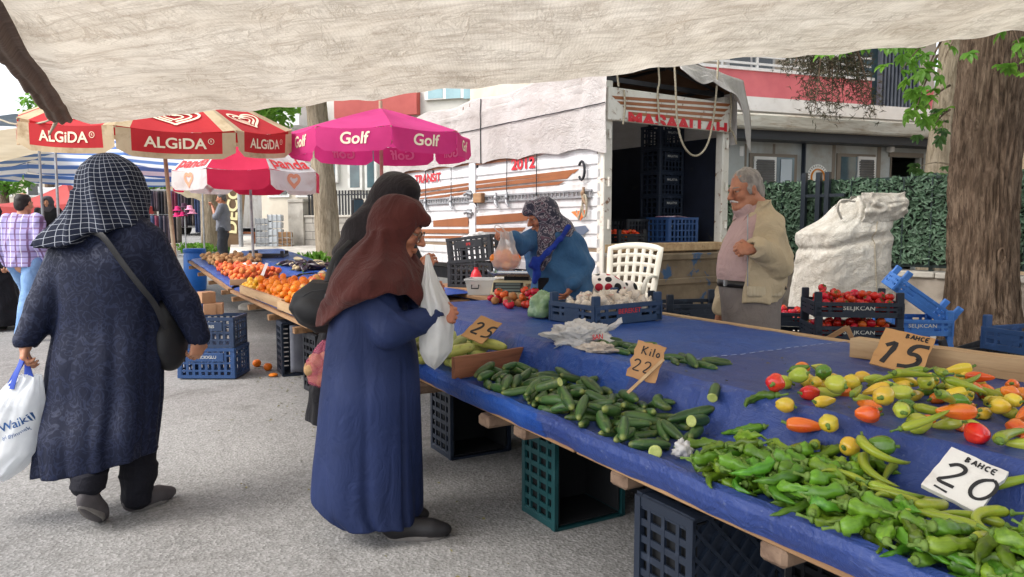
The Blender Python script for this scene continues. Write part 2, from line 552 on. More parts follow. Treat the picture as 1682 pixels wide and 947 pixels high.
def head(fig,c,fwd,roll=0.0,k=1.0,old=True,ears=True):
 f,l,u=frame_of(fwd,roll=roll); c=Vector(c)
 W=lambda x,y,z:tuple(c+(f*x+l*y+u*z)*k)
 Mx=[[f[i],l[i],u[i]]for i in range(3)]
 E=lambda p,r,kk=0.02,op=1:fig.ell(W(*p),tuple(q*k for q in r),Mx,kk*k,op)
 Cn=lambda a,b,ra,rb,kk=0.012,op=1:fig.cone(W(*a),W(*b),ra*k,rb*k,kk*k,op)
 E((-.014,0,.030),(.094,.076,.086),.02)
 E((.028,0,-.035),(.060,.060,.080),.03)
 E((.066,0,-.096),(.024,.028,.020),.022)
 for s in(1,-1):
  Cn((-.005,s*.052,-.055),(.052,s*.024,-.098),.018,.016,.02)
  Cn((.074,s*.046,.014),(.087,s*.012,.016),.009,.010,.012)
  E((.066,s*.041,-.032),(.022,.022,.020),.02)
  E((.100,s*.031,-.001),(.016,.014,.009),.008,-1)
  E((.0825,s*.031,.0075),(.0130,.0160,.0085),.004); E((.0825,s*.031,-.0115),(.0115,.0150,.0065),.004)
  E((.1035,s*.0125,-.041),(.011,.009,.0085),.007)
  Cn((.090,s*.020,-.070),(.0985,0,-.066),.004,.0062,.006)
  Cn((.088,s*.019,-.072),(.0965,0,-.078),.004,.0066,.006)
  if old:Cn((.098,s*.026,-.044),(.090,s*.034,-.072),.0015,.002,.008,-1)
  if ears:
   E((-.006,s*.079,-.010),(.018,.008,.031),.008)
   E((.000,s*.086,-.008),(.009,.006,.018),.005,-1)
 Cn((.094,0,.010),(.120,0,-.036),.0085,.0125,.012)
 return W,Mx
def eyes(W,k,parent,white,iris):
 for s in(1,-1):
  mb=MB(); mb.ball(W(.0790,s*.031,-.001),.0125*k,12,8)
  e=mb.build('eye',white,parent,180)
  mb=MB(); mb.ball(W(.0865,s*.031,-.002),.0066*k,10,6)
  mb.build('iris',iris,e,180)
def hand(fig,w,d,n,side,curl=0.5,k=1.0,spread=0.1,thumb=0.5):
 """w wrist, d towards the fingers, n the side the palm faces, side=+1 puts the thumb on d x n"""
 d=Vector(d).normalized(); n=Vector(n); n=(n-d*n.dot(d)).normalized(); s=d.cross(n)*side; w=Vector(w)
 T=lambda p:tuple(p)
 pc=w+d*.045*k
 Mx=[[d[i],s[i],n[i]]for i in range(3)]
 fig.cone(T(w-d*.02*k),T(w+d*.02*k),.024*k,.026*k,.012)
 fig.ell(T(pc),(.05*k,.040*k,.017*k),Mx,.014*k)
 fig.cone(T(w+d*.075*k+s*.028*k),T(w+d*.072*k-s*.03*k),.0125*k,.0115*k,.01*k)
 for i,(o,L)in enumerate(((.030,.076),(.010,.084),(-.011,.078),(-.030,.062))):
  b=w+d*(.078-.004*abs(i-1))*k+s*o*k
  dd=(d+s*(spread*(1.2-i*0.8))).normalized(); a=curl*(1+0.12*i)
  p=b; pts=[p]; ax=dd.cross(n).normalized()
  for j,(q,fr)in enumerate(((a*.8,.45),(a*1.15,.31),(a*.8,.24))):
   dd=(Quaternion(ax,q)@dd).normalized(); p=p+dd*L*fr*k; pts.append(p)
  r0=(.0095 if i<3 else .0085)*k
  fig.chain([T(q)for q in pts],[r0,r0*.95,r0*.88,r0*.72],.004*k)
 tb=w+d*.022*k+s*.026*k
 t1=tb+(d*.55+s*.75+n*.25).normalized()*.042*k
 t2=t1+(d*(.8)+s*(.35-thumb*.6)+n*(.2+thumb*.6)).normalized()*.032*k
 t3=t2+(d*(.8)+s*(.1-thumb*.8)+n*(.2+thumb*.8)).normalized()*.024*k
 fig.chain([T(tb),T(t1),T(t2),T(t3)],[.015*k,.0125*k,.0105*k,.008*k],.008*k)
def limbs(fig,J,k=1.0):
 """torso, neck, arms and legs of one body; J: joints in metres"""
 g=lambda q:Vector(J[q])
 neck,head_c=g('neck'),g('head')
 sh,hp=(g('shL')+g('shR'))/2,(g('hipL')+g('hipR'))/2
 fig.cone(tuple(neck-(head_c-neck)*0.25),tuple(neck.lerp(head_c,0.55)),.062*k,.052*k,.03)
 fig.cone(tuple(g('shL').lerp(sh,.25)),tuple(g('shR').lerp(sh,.25)),.062*k,.062*k,.04)
 fig.chain([tuple(sh-(sh-hp)*.12),tuple(sh.lerp(hp,.45)),tuple(sh.lerp(hp,.8)),tuple(hp)],[.11*k,.13*k,.125*k,.135*k],.06)
 fig.cone(tuple(g('hipL')),tuple(g('hipR')),.095*k,.095*k,.05)
 for s in 'LR':
  fig.chain([tuple(g('sh'+s)),tuple(g('el'+s)),tuple(g('wr'+s))],[.052*k,.042*k,.026*k],.02)
  fig.chain([tuple(g('hip'+s)),tuple(g('kn'+s)),tuple(g('an'+s))],[.088*k,.058*k,.038*k],.03)
  a,t=g('an'+s),g('to'+s)
  fig.chain([tuple(a),tuple(a.lerp(t,.55)+Vector((0,0,.0))),tuple(t)],[.034*k,.028*k,.020*k],.02)
def shoe(a,t,mat,sole_mat,parent,up=(0,0,1),L=0.27,name='shoe'):
 """a heel on the ground, t toe on the ground"""
 a,t=Vector(a),Vector(t); f,l,u=frame_of((t-a),up)
 L=(t-a).length
 q=lambda x,y,z:tuple(a+f*(x*L)+l*y+u*z)
 fg=Fig(); Mx=[[f[i],l[i],u[i]]for i in range(3)]
 fg.ell(q(.22,0,.045),(.075,.037,.05),Mx,.02).ell(q(.70,.002,.032),(.10,.045,.042),Mx,.03)
 fg.cone(q(.2,0,.06),q(.7,0,.045),.034,.036,.03)
 fg.ell(q(.18,0,.105),(.038,.030,.03),Mx,.02,-1)
 o=fg.build(name,mat,parent,0.006)
 mb=MB(); rings=[]
 poly=[]
 for i in range(20):
  th=2*PI*i/20; x=0.5+0.5*math.cos(th); wd=.036+.012*sstep(.35,.75,x)-.004*sstep(.8,1,x)
  poly.append((x,math.sin(th)*wd))
 for z,s in((0,.94),(.004,1),(.02,1),(.024,.95)):
  rings.append([q(.5+(x-.5)*s,y*s,z)for x,y in poly])
 mb.loft(rings); mb.build('sole',sole_mat,o,40)
 return o
# ------------------------------------------------------------------ shared materials
def asphalt_mat():
 m=bpy.data.materials.new('asphalt'); t=NT(m)
 v=t.map('Object')
 spk=t.vor(v,72,'Color'); sp2=t.vor(v,150,'Color')
 g1=t.n.new('ShaderNodeRGBToBW'); t.l.new(spk,g1.inputs[0]); g2=t.n.new('ShaderNodeRGBToBW'); t.l.new(sp2,g2.inputs[0])
 fine=t.ramp(g1.outputs[0],[(0.2,srgb(100,99,97)),(0.5,srgb(140,138,136)),(0.8,srgb(184,182,180))])
 fine2=t.ramp(g2.outputs[0],[(0.2,srgb(92,91,90)),(0.8,srgb(176,175,173))])
 col=t.mix(0.4,fine,fine2)
 big=t.ramp(t.noise(v,0.55,6,0.62,0.3),[(0.34,srgb(98,97,95)),(0.64,srgb(144,143,141))])
 col=t.mix(0.55,col,big)
 st=t.ramp(t.noise(v,2.2,7,0.7,0.6),[(0.54,0.0),(0.72,1.0)])
 col=t.mix(t.math('MULTIPLY',st,0.55),col,srgb(84,80,77))
 t.setc(col); t.bsdf.inputs['Roughness'].default_value=0.9; t.bsdf.inputs['Specular IOR Level'].default_value=0.25
 h=t.math('ADD',t.math('MULTIPLY',t.vor(v,72),1.0),t.math('MULTIPLY',t.noise(v,190,3),0.35))
 t.setn(t.bump(h,0.6,0.005,t.bump(t.noise(v,3.5,5),.5,.03)))
 return m
MA=asphalt_mat()
M_conc=M('concrete',srgb(186,180,170),srgb(158,152,143),2.5,0.85,0.4,60,dirt=srgb(110,102,92),dscale=1.3)
M_paver=M('pavers',srgb(190,184,176),srgb(166,160,152),3,0.85,0.3,40,dirt=srgb(128,120,112),dscale=2)
M_white=M('white_paint',srgb(226,226,224),srgb(212,211,208),2,0.4,0.05,30,dirt=srgb(168,158,146),dscale=2.6,dlo=.55,dhi=.85)
M_whitew=M('worn_white_paint',srgb(216,214,206),srgb(196,192,182),4,0.5,0.1,60,dirt=srgb(132,100,74),dscale=9,dlo=.6,dhi=.7)
M_black=M('black_plastic',(0.012,0.012,0.014),None,rough=0.45,bump=.1,bscale=80)
M_dark=M('dark_metal',(0.02,0.022,0.026),(0.035,0.035,0.04),6,0.5,metal=.3)
M_rust=M('rusty_metal',srgb(124,92,66),srgb(160,140,116),9,0.75,0.3,60,dirt=srgb(80,52,36),dscale=14)
M_galv=M('galvanised_metal',srgb(168,170,172),srgb(140,142,145),8,0.45,metal=.5)
M_wood=M('weathered_wood',srgb(168,132,96),srgb(132,98,68),5,0.8,0.5,60,stretch=(.25,3,3),dirt=srgb(86,64,46),dscale=5,dlo=.55)
M_wood2=M('pale_wood',srgb(196,168,130),srgb(166,134,98),4,0.8,0.4,60,stretch=(.25,3,3),dirt=srgb(112,88,62),dscale=6,dlo=.58)
M_rope=M('rope',srgb(176,166,146),srgb(138,128,108),60,0.9,0.6,220)
M_glass=M('window_glass',(0.02,0.025,0.03),None,rough=.06,spec=.8,rvar=0)
M_dglass=M('blue_window_glass',(0.10,0.17,0.2),(0.05,0.08,0.1),1.2,rough=.08,spec=.7,rvar=0)
def canvas_mat(name,c1,c2,stain,tr,weave=900,crease=True):
 m=bpy.data.materials.new(name); t=NT(m); v=t.map('Object')
 col=t.mix(t.ramp(t.noise(v,1.1,5,0.6),[(.35,0.),(.66,1.)]),c1,c2)
 streak=t.ramp(t.noise(t.map('Object',(0.7,9,3),(0,0,R(18))),1.6,6,0.7),[(.50,0.),(.80,1.)])
 col=t.mix(t.math('MULTIPLY',streak,.55),col,stain)
 def lines(vv,s_,w):return t.ramp(t.math('ABSOLUTE',t.math('SUBTRACT',t.noise(vv,s_,7,.62,.8),.5)),[(0.,1.),(w*1.8,0.)])
 c_1=t.math('MAXIMUM',lines(t.map('Object',(1,.5,1),(0,0,R(25))),2.6,.020),lines(t.map('Object',(.4,1.2,1),(0,0,R(-12))),3.4,.018))
 c_2=t.math('MAXIMUM',lines(t.map('Object',(1.6,.5,1),(0,0,R(50))),7,.022),lines(t.map('Object',(.35,2.2,1),(0,0,R(8))),6,.02))
 cm=t.math('MULTIPLY',t.math('MAXIMUM',c_1,t.math('MULTIPLY',c_2,.55)),t.ramp(t.noise(v,3.5,3),[(.34,0.),(.52,1.)]))
 if crease:col=t.mix(t.math('MULTIPLY',cm,.38),col,stain)
 w=[]
 for ax in('X','Y'):
  wv=t.n.new('ShaderNodeTexWave'); wv.bands_direction=ax; wv.inputs['Scale'].default_value=14; wv.inputs['Distortion'].default_value=2.5
  wv.inputs['Detail'].default_value=3; wv.inputs['Detail Scale'].default_value=2.5; t.l.new(v,wv.inputs['Vector']); w.append(wv.outputs[1])
 wf=t.math('MULTIPLY',t.math('ADD',w[0],w[1]),.5)
 col=t.mix(t.math('MULTIPLY',t.ramp(wf,[(.15,1.),(.5,0.)]),.07),col,stain)
 t.setc(col); t.bsdf.inputs['Roughness'].default_value=.9; t.bsdf.inputs['Specular IOR Level'].default_value=.15
 hgt=t.math('ADD',t.math('ADD',t.math('MULTIPLY',t.noise(v,7,6,.65,.5),1.4),t.math('MULTIPLY',cm,-.5)),t.math('MULTIPLY',wf,.12))
 bp=t.bump(hgt,.6,.02); t.setn(bp)
 tr_=t.n.new('ShaderNodeBsdfTranslucent'); t.l.new(col,tr_.inputs['Color']); t.l.new(bp,tr_.inputs['Normal'])
 ms=t.n.new('ShaderNodeMixShader'); ms.inputs[0].default_value=tr
 t.l.new(t.bsdf.outputs[0],ms.inputs[1]); t.l.new(tr_.outputs[0],ms.inputs[2]); t.l.new(ms.outputs[0],t.out.inputs['Surface'])
 return m
M_tarp=canvas_mat('market_canvas',srgb(216,207,193),srgb(197,186,170),srgb(126,108,90),.54)
M_tcan=canvas_mat('truck_canvas',srgb(198,193,190),srgb(180,173,169),srgb(138,124,112),.12,crease=False)
M_hem=M('brown_hem',srgb(124,106,94),srgb(100,84,74),6,.9,.3,120,stretch=(1,8,1))
# ------------------------------------------------------------------ ground
def axis(pts):
 out=[]
 for(a,b,n)in pts:out+=[a+(b-a)*i/n for i in range(n)]
 return out+[pts[-1][1]]
gx=axis([(-300,-60,6),(-60,-14,14),(-14,14,56),(14,60,14),(60,300,6)])
gy=axis([(-40,-4,6),(-4,44,96),(44,90,10),(90,600,8)])
mb=MB(); n=len(gy)
mb.add([(x,y,terrain(x,y))for x in gx for y in gy],[(i*n+j,(i+1)*n+j,(i+1)*n+j+1,i*n+j+1)for i in range(len(gx)-1)for j in range(n-1)])
struct(mb.build('ground',MA,None,180))
def slab(name,mat,poly,top,depth=.3):
 m_=MB(); m_.prism(poly,top-depth,top); return struct(m_.build(name,mat,None,30))
def spoly(l):return[tuple(S(u,v).xy)for u,v in l]
slab('sidewalk',M_paver,spoly([(-9.5,6.98),(2,6.98),(2,12),(-9.5,12)]),.13)
slab('kerb',M_conc,spoly([(-9.5,6.84),(2,6.84),(2,6.975),(-9.5,6.975)]),.14)
mb=MB()
fp=[(-5.9,15.5),(-2.6,15.0),(-2.2,24),(-9.0,24)]
mb.grid(lambda a,b:(lambda q:(q.x,q.y,terrain(q.x,q.y)+.12))(Vector((*fp[0],0)).lerp(Vector((*fp[1],0)),a).lerp(Vector((*fp[3],0)).lerp(Vector((*fp[2],0)),a),b)),8,14)
struct(mb.build('sidewalk',M_paver,None,60,.24))
# ------------------------------------------------------------------ the canvas roof over the stall
def tarp_pt(a,b):
 far=[(110,188,5.95),(145,197,5.93),(420,170,5.9),(700,143,5.85),(1000,111,5.75),(1150,97,5.7),(1400,74,5.62),(1682,45,5.55),(2050,-6,5.5)]
 x=far[0][0]+a*(far[-1][0]-far[0][0])
 for i in range(len(far)-1):
  if x<=far[i+1][0]+1e-6:
   t=(x-far[i][0])/(far[i+1][0]-far[i][0]); q=[far[i][k]+t*(far[i+1][k]-far[i][k])for k in range(3)]; break
 A=P(*q)
 N=Vector((-.72,.25,2.22)).lerp(Vector((5.2,-.4,2.95)),a)
 p=A.lerp(N,b)
 p.z+=.10*math.sin(PI*b)*(0.3+math.sin(PI*a))-.05*math.sin(PI*a)*(1-b)
 p.z+=.045*nz(p.x*.9,p.y*.9,1)+.022*nz(p.x*2.6,p.y*2.2,4)+.009*nz(p.x*7,p.y*6,9)
 p.z+=.03*nz(p.x*3.2,0,2)*(1-sstep(0,.25,b))
 return p
tarp=thing('market_tarp','large cream canvas tarp stretched overhead as the market roof','tarp',tarp_pt(0.02,0))
tl=Vector(tarp.location)
mb=MB(); mb.grid(lambda a,b:tarp_pt(a,b)-tl,150,120)
mb.build('canvas_sheet',M_tarp,tarp,180)
mb=MB()
def hem_pt(a,b):
 p=tarp_pt(0,b*.93)-tl; q=tarp_pt(.02,b*.93)-tl
 d=(q-p).normalized(); w=.165*a
 return p+d*(.05*(1-a))+Vector((.0,0,-.012))-d*(w*.8)+Vector((0,0,-w*.35-.03*math.sin(a*PI)-.012*math.sin(a*15+b*3)+.012*nz(b*7,a*3)))
mb.grid(hem_pt,24,60); mb.build('hem',M_hem,tarp,180,.004)
mb=MB(); cpt=tarp_pt(0,0)-tl
kn=P(97,190,6.0)-tl
mb.tube([cpt,cpt.lerp(kn,.6)+Vector((0,0,.015)),kn],.013,8)
mb.tube([kn,P(92,200,6.0)-tl,P(80,222,6.02)-tl],[.02,.016,.006],8)
mb.ball(kn,(.035,.03,.03),8,6)
mb.tube([kn+(P(0,196,7.4)-tl-kn)*f+Vector((0,0,-.25*f*(1-f)))for f in(0,.2,.4,.6,.8,1,1.3)],.009,6)
mb.build('guy_rope',M_rope,tarp,60)
# ------------------------------------------------------------------ facade helper: pixels -> along-wall metres and height
class Facade:
 def __init__(s,a,b):
  s.a=Vector((a[0],a[1],0)); s.x=Vector((b[0]-a[0],b[1]-a[1],0)).normalized()
  s.n=Vector((s.x.y,-s.x.x,0)); s.ang=math.atan2(s.x.y,s.x.x)
 def q(s,px,py):
  d=ray(px,py); o=Vector((0,0,CAMH)); t=(s.a-o).dot(s.n)/d.dot(s.n); p=o+d*t
  return(p-s.a).dot(s.x),p.z
 def rect(s,mb,x0,y0,x1,y1,depth,thick,bev=0.0,m=None):
  """a box filling the pixel rectangle; depth = distance of its outer face in front of the wall plane"""
  a0,z0=s.q(x0,y1); a1,z1=s.q(x1,y0)
  mb.box(((a0+a1)/2,-depth+thick/2,(z0+z1)/2),(a1-a0,thick,z1-z0),None,bev,m)
# ------------------------------------------------------------------ container office behind the fence
M_cont=M('grey_panel',srgb(176,182,182),srgb(164,168,166),1.4,.55,.05,30,dirt=srgb(140,132,118),dscale=1.1,dlo=.5)
M_band=M('dark_fascia',srgb(52,56,62),None,rough=.5)
M_brown=M('brown_window_frame',srgb(122,112,100),None,rough=.5)
M_blind=M('roller_shutter',srgb(104,104,104),srgb(88,88,88),4,.5)
fc=Facade(P(1190,368,12.6).xy,P(1560,368,14.3).xy)
cont=thing('container_office','grey panel container office with white windows behind the green fence','office',(*fc.a.xy,0),fc.ang)
xl,xr=fc.q(1080,300)[0],fc.q(1640,300)[0]
zt=fc.q(1300,235)[1]
dx0,dz1=fc.q(1463,257); dx1,_=fc.q(1511,257)
mb=MB(); mb.box(((xl+dx0)/2,.05,zt/2),(dx0-xl,.1,zt)); mb.box(((xr+dx1)/2,.05,zt/2),(xr-dx1,.1,zt)); mb.box(((dx0+dx1)/2,.05,(zt+dz1)/2),(dx1-dx0,.1,zt-dz1))
mb.box(((xl+xr)/2,2.5,zt/2),(xr-xl,.1,zt)); mb.box((xl+.05,1.3,zt/2),(.1,2.4,zt)); mb.box((xr-.05,1.3,zt/2),(.1,2.4,zt)); mb.build('wall',M_cont,cont)
mb=MB(); mb.box(((xl+xr)/2,1.28,.25),(xr-xl-.2,2.3,.5)); mb.build('inner_floor',M_brown,cont)
mb=MB()
for px in(1222,1268,1366,1440):fc.rect(mb,px,236,px+1.5,420,.004,.006); mb.build('panel_joint',M_brown,cont); mb=MB()
mb=MB(); mb.box(((xl+xr)/2,1.1,zt+.07),(xr-xl+.1,3.0,.14)); mb.build('fascia',M_band,cont)
mb=MB(); mb.box(((xl+xr)/2,1.0,zt+.26),(xr-xl+.3,3.2,.235),None,.03)
mb.build('roof',M('roof_sheet_edge',srgb(206,202,192),srgb(184,178,166),2,.7,.1,30,stretch=(1,1,6),dirt=srgb(136,112,86),dscale=2.2,dlo=.5),cont)
mb=MB(); fc.rect(mb,1311,228,1319,420,.09,.09); mb.build('post',M('navy_post',srgb(44,52,66),None,rough=.5),cont)
def cwin(x0,y0,x1,y1,sx0,sx1):
 f=MB(); fc.rect(f,x0,y0,x1,y1,.03,.03); w=f.build('window',M_brown,cont)
 f=MB(); fc.rect(f,x0+6,y0+5,x1-5,y1,.036,.006); f.build('pane',M_dglass,w)
 f=MB(); fc.rect(f,sx0,y0+4,sx1,y1,.06,.03); s_=f.build('sash',M_white,w)
 f=MB(); fc.rect(f,sx0+4,y0+9,sx1-4,y1,.07,.012)
 for i in range(10):
  a0,z0=fc.q(sx0+4,y0+12+i*4); a1,_=fc.q(sx1-4,y0+12+i*4)
  f.box(((a0+a1)/2,-.073,z0),(a1-a0,.006,.03),(.5,0,0))
 f.build('shutter',M_blind,s_)
cwin(1228,254,1308,330,1234,1272); cwin(1371,254,1436,330,1403,1435)
mb=MB(); fc.rect(mb,1278,262,1298,330,.05,.01); mb.build('curtain',M('pale_curtain',srgb(190,200,208),None,rough=.8),cont)
mb=MB()
for r_ in((1459,252,1515,257),(1459,257,1463,330),(1511,257,1515,330)):fc.rect(mb,*r_,.03,.03)
mb.build('door_frame',M_brown,cont)
ex,ez=fc.q(1342,291); er=fc.q(1359,291)[0]-ex
mb=MB(); mb.tube([(ex,-.004,ez),(ex,-.012,ez)],er,36); emb=mb.build('emblem',M('emblem_white',srgb(230,230,226),None,rough=.5),cont,30)
mb=MB()
arc=[(ex+er*.62*math.cos(t),-.016,ez+er*.62*math.sin(t))for t in np.linspace(-.5,PI+.5,22)]
mb.tube(arc,er*.13,6,sq=.4); mb.build('emblem_arc',M('emblem_orange',srgb(226,140,40),None,rough=.5),emb)
mb=MB(); mb.prism([(er*.16*math.sin(t)*(1+.3*math.cos(t)),er*.42*math.cos(t)-.1*er)for t in np.linspace(0,2*PI,18)[:-1]],0,.006,xf=lambda p:Vector((ex+p.x,-.014-p.z,ez+p.y)))
mb.build('emblem_drop',M('emblem_green',srgb(50,130,60),None,rough=.5),emb)
mb=MB()
for i,t in enumerate(np.linspace(-.35,PI+.35,17)):
 mb.box((ex+er*.86*math.cos(t),-.014,ez+er*.86*math.sin(t)),(er*.13,.004,er*.05),(0,-t,0))
mb.build('emblem_lettering',M_dark,emb)
mb=MB(); fc.rect(mb,1214,240,1221,256,.012,.01); mb.build('notice',M_white,cont)
mb=MB(); fc.rect(mb,1453,240,1461,250,.14,.12,.02); mb.build('lamp_box',M_white,cont)
# ------------------------------------------------------------------ apartment block with the pink balcony
M_pink=M('pink_render',srgb(206,112,116),srgb(190,98,104),1.2,.8,.15,40)
M_cream=M('cream_render',srgb(208,200,184),srgb(192,182,166),.9,.85,.1,30)
fb=Facade(P(1215,368,18).xy,P(1430,368,19.4).xy)
apt=thing('apartment_block','apartment block with pink balcony fronts and white railings above the office','building',(*fb.a.xy,0),fb.ang)
bl,br=fb.q(930,300)[0],fb.q(1600,300)[0]
mb=MB(); mb.box(((bl+br)/2,5.4,5),(br-bl,8,10)); mb.build('wall',M_cream,apt)
z0=fb.q(1215,163)[1]; z1=fb.q(1215,114)[1]
xe=fb.q(1432,140)[0]
for zo in(0,3.0):
 mb=MB(); mb.box(((bl+xe)/2,.06,(z0+z1)/2+zo),(xe-bl,.12,z1-z0)); mb.box((xe-.06,.72,(z0+z1)/2+zo),(.12,1.2,z1-z0)); bp=mb.build('balcony',M_pink,apt)
 mb=MB(); mb.box(((bl+br)/2,.5,z0-.16+zo),(br-bl,1.9,.32)); mb.build('slab',M_white,bp)
 mb=MB(); mb.box(((bl+xe)/2,.06,z1+.035+zo),(xe-bl+.1,.2,.07)); mb.build('coping',M_white,bp)
 mb=MB()
 for h in(.18,.36,.56):mb.bar((bl,.06,z1+h+zo),(xe,.06,z1+h+zo),.05,.05)
 x=bl
 while x<xe:mb.bar((x,.06,z1+.07+zo),(x,.06,z1+.56+zo),.05,.05); x+=1.0
 mb.build('railing',M_white,bp)
 for k in range(6):
  x=bl+.8+k*2.2
  if x>xe-1.2:continue
  f=MB(); f.box((x+.6,1.36,z1+.5+zo),(1.5,.08,2.1)); w=f.build('window',M_white,apt)
  f=MB(); f.box((x+.25,1.312,z1+.5+zo),(.62,.02,1.9)); f.box((x+.95,1.312,z1+.5+zo),(.62,.02,1.9)); f.build('pane',M_glass,w)
mb=MB()
for i,px in enumerate(range(1434,1496,6)):
 x=fb.q(px,150)[0]; mb.bar((x,-.2,z0-.1),(x,-.2,z0+4.5),.05,.12)
for h in range(12):
 x0=fb.q(1434,150)[0]; x1=fb.q(1492,150)[0]; mb.bar((x0,-.12,z0+.1+h*.4),(x1,-.12,z0+.1+h*.4),.03,.03)
mb.build('steel_screen',M('steel_blue_metal',srgb(74,80,92),srgb(96,102,112),3,.45,metal=.3),apt)
mb=MB(); x0=fb.q(1440,150)[0]; x1=fb.q(1490,150)[0]; mb.box(((x0+x1)/2,.7,z0+2),(x1-x0,1.0,4.5)); mb.build('lift_shaft',M_dglass,apt)
mb=MB(); x0=fb.q(1497,150)[0]; mb.box(((x0+br)/2,.3,(z0+z1)/2-.1),(br-x0,.5,z1-z0)); mb.build('balcony',M_pink,apt)
bh=Facade(P(1640,368,13.2).xy,P(2100,368,11.0).xy)
o=thing('beige_house','plain beige rendered house wall beyond the big tree','building',(*bh.a.xy,0),bh.ang)
mb=MB(); mb.box((3.5,3,3.2),(7,6,6.4)); mb.build('wall',M('beige_render',srgb(214,188,152),srgb(204,176,140),.8,.85,.1,30),o)
mb=MB(); mb.box((3.5,-.02,2.25),(7,.03,.03)); mb.build('joint',M_brown,o)
# ------------------------------------------------------------------ garden wall and hedge-screen fence
fa,fbb=Vector((7.3,5.8,0)),Vector((1.2,13.24,0))
fen=Facade(fbb.xy,fa.xy); FL=(fa-fbb).length
gw=thing('garden_wall','low rough concrete garden wall under the green hedge fence','wall',fbb,fen.ang)
mb=MB(); mb.grid(lambda a,b:Vector((a*FL,-.02-.014*nz(a*FL*4,b*3)-.008*nz(a*FL*16,b*11),b*.72)),160,12)
mb.box((FL/2,.14,.36),(FL,.26,.72)); mb.build('wall_body',M('rough_concrete',srgb(150,140,128),srgb(122,112,102),3,.9,.5,30,dirt=srgb(84,76,68),dscale=3),gw)
mb=MB(); k=0; x=0
while x<FL:mb.box((x+.49,.12,.755+.004*(k%2)),(.975,.36,.07),(0,0,rng.uniform(-.006,.006)),.012); x+=.985; k+=1
mb.build('coping',M_conc,gw)
M_hedge=M('artificial_hedge_leaf',srgb(82,108,84),srgb(58,82,62),5,.5,rand=.0,dirt=srgb(112,134,108),dscale=30,dlo=.55,dhi=.7)
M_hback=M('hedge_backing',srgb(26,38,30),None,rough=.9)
M_green=M('green_fence_metal',srgb(34,52,50),srgb(26,40,38),4,.4)
fe=thing('hedge_fence','metal fence covered in artificial green hedge on the garden wall','fence',fbb,fen.ang)
mb=MB(); x=.1
while x<FL:mb.bar((x,.14,.78),(x,.14,1.95),.05,.05); x+=1.9
mb.build('post',M_green,fe)
mb=MB()
for z in(.86,1.2,1.55,1.9):mb.bar((0,.1,z),(FL,.1,z),.03,.045 if z in(.86,1.9)else .02)
x=.05
while x<FL:mb.bar((x,.03,.86),(x,.03,1.9),.014,.014); x+=.32
mb.build('rail',M_green,fe)
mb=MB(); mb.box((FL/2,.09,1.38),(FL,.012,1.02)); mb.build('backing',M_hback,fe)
mb=MB(); r_=random.Random(3)
for i in range(15000):
 x,z=r_.random()*FL,r_.uniform(.89,1.89+.05*r_.random()); y=.075-r_.random()*.06
 L,W_=r_.uniform(.03,.055),r_.uniform(.011,.02); q=Euler((r_.uniform(-1.0,1.0),r_.uniform(-.9,.9),r_.uniform(0,6.28))).to_matrix()
 q=Euler((R(90)+r_.uniform(-.8,.8),r_.uniform(-.8,.8),0)).to_matrix()@Euler((0,0,r_.uniform(0,6.28))).to_matrix()
 c=Vector((x,y,z)); mb.add([c+q@Vector(p)for p in((-L,0,0),(0,-W_,.006),(L,0,0),(0,W_,.006))],[(0,1,2,3)])
mb.build('hedge_leaves',M_hedge,fe,0)
gx_,_=fen.q(1348,330)
mb=MB()
for dx in(-.2,.0,.12):mb.bar((gx_+dx,-.06,.78),(gx_+dx,-.06,2.02),.06,.06)
mb.bar((gx_-.2,-.06,1.72),(gx_+.35,-.06,1.72),.04,.04); mb.build('gate_post',M('dark_slate_metal',srgb(40,46,54),None,rough=.45),fe)
# ------------------------------------------------------------------ trees
def bark_mat(name,c1,c2,c3,sc_=1.0):
 m=bpy.data.materials.new(name); t=NT(m)
 v=t.map('Object',(9*sc_,9*sc_,1.6*sc_))
 n1=t.noise(v,2.2,8,.7,.8)
 col=t.ramp(n1,[(.30,c3),(.46,c2),(.62,c1)])
 fn_=t.noise(t.map('Object',(26*sc_,26*sc_,3.2*sc_)),2.4,6,.7,.6)
 col=t.mix(t.ramp(fn_,[(.36,.75),(.50,0.)]),col,c3)
 p=t.ramp(t.noise(t.map('Object',(1,1,1)),3.0,5,.6),[(.4,0.),(.7,1.)])
 col=t.mix(t.math('MULTIPLY',p,.28),col,c1)
 t.setc(col); t.bsdf.inputs['Roughness'].default_value=.92; t.bsdf.inputs['Specular IOR Level'].default_value=.15
 t.setn(t.bump(t.math('ADD',n1,t.math('MULTIPLY',fn_,.8)),1.0,.03))
 return m
M_bark=bark_mat('brown_bark',srgb(138,118,100),srgb(98,80,66),srgb(44,35,29))
M_barkg=bark_mat('grey_bark',srgb(172,158,138),srgb(142,128,108),srgb(100,88,72),.5)
M_leaf=M('fresh_leaf',srgb(120,164,62),srgb(88,136,46),3,.45,trans=.5,rand=.0,spec=.4)
M_leafd=M('dark_leaf',srgb(74,108,50),srgb(54,84,40),3,.5,trans=.4)
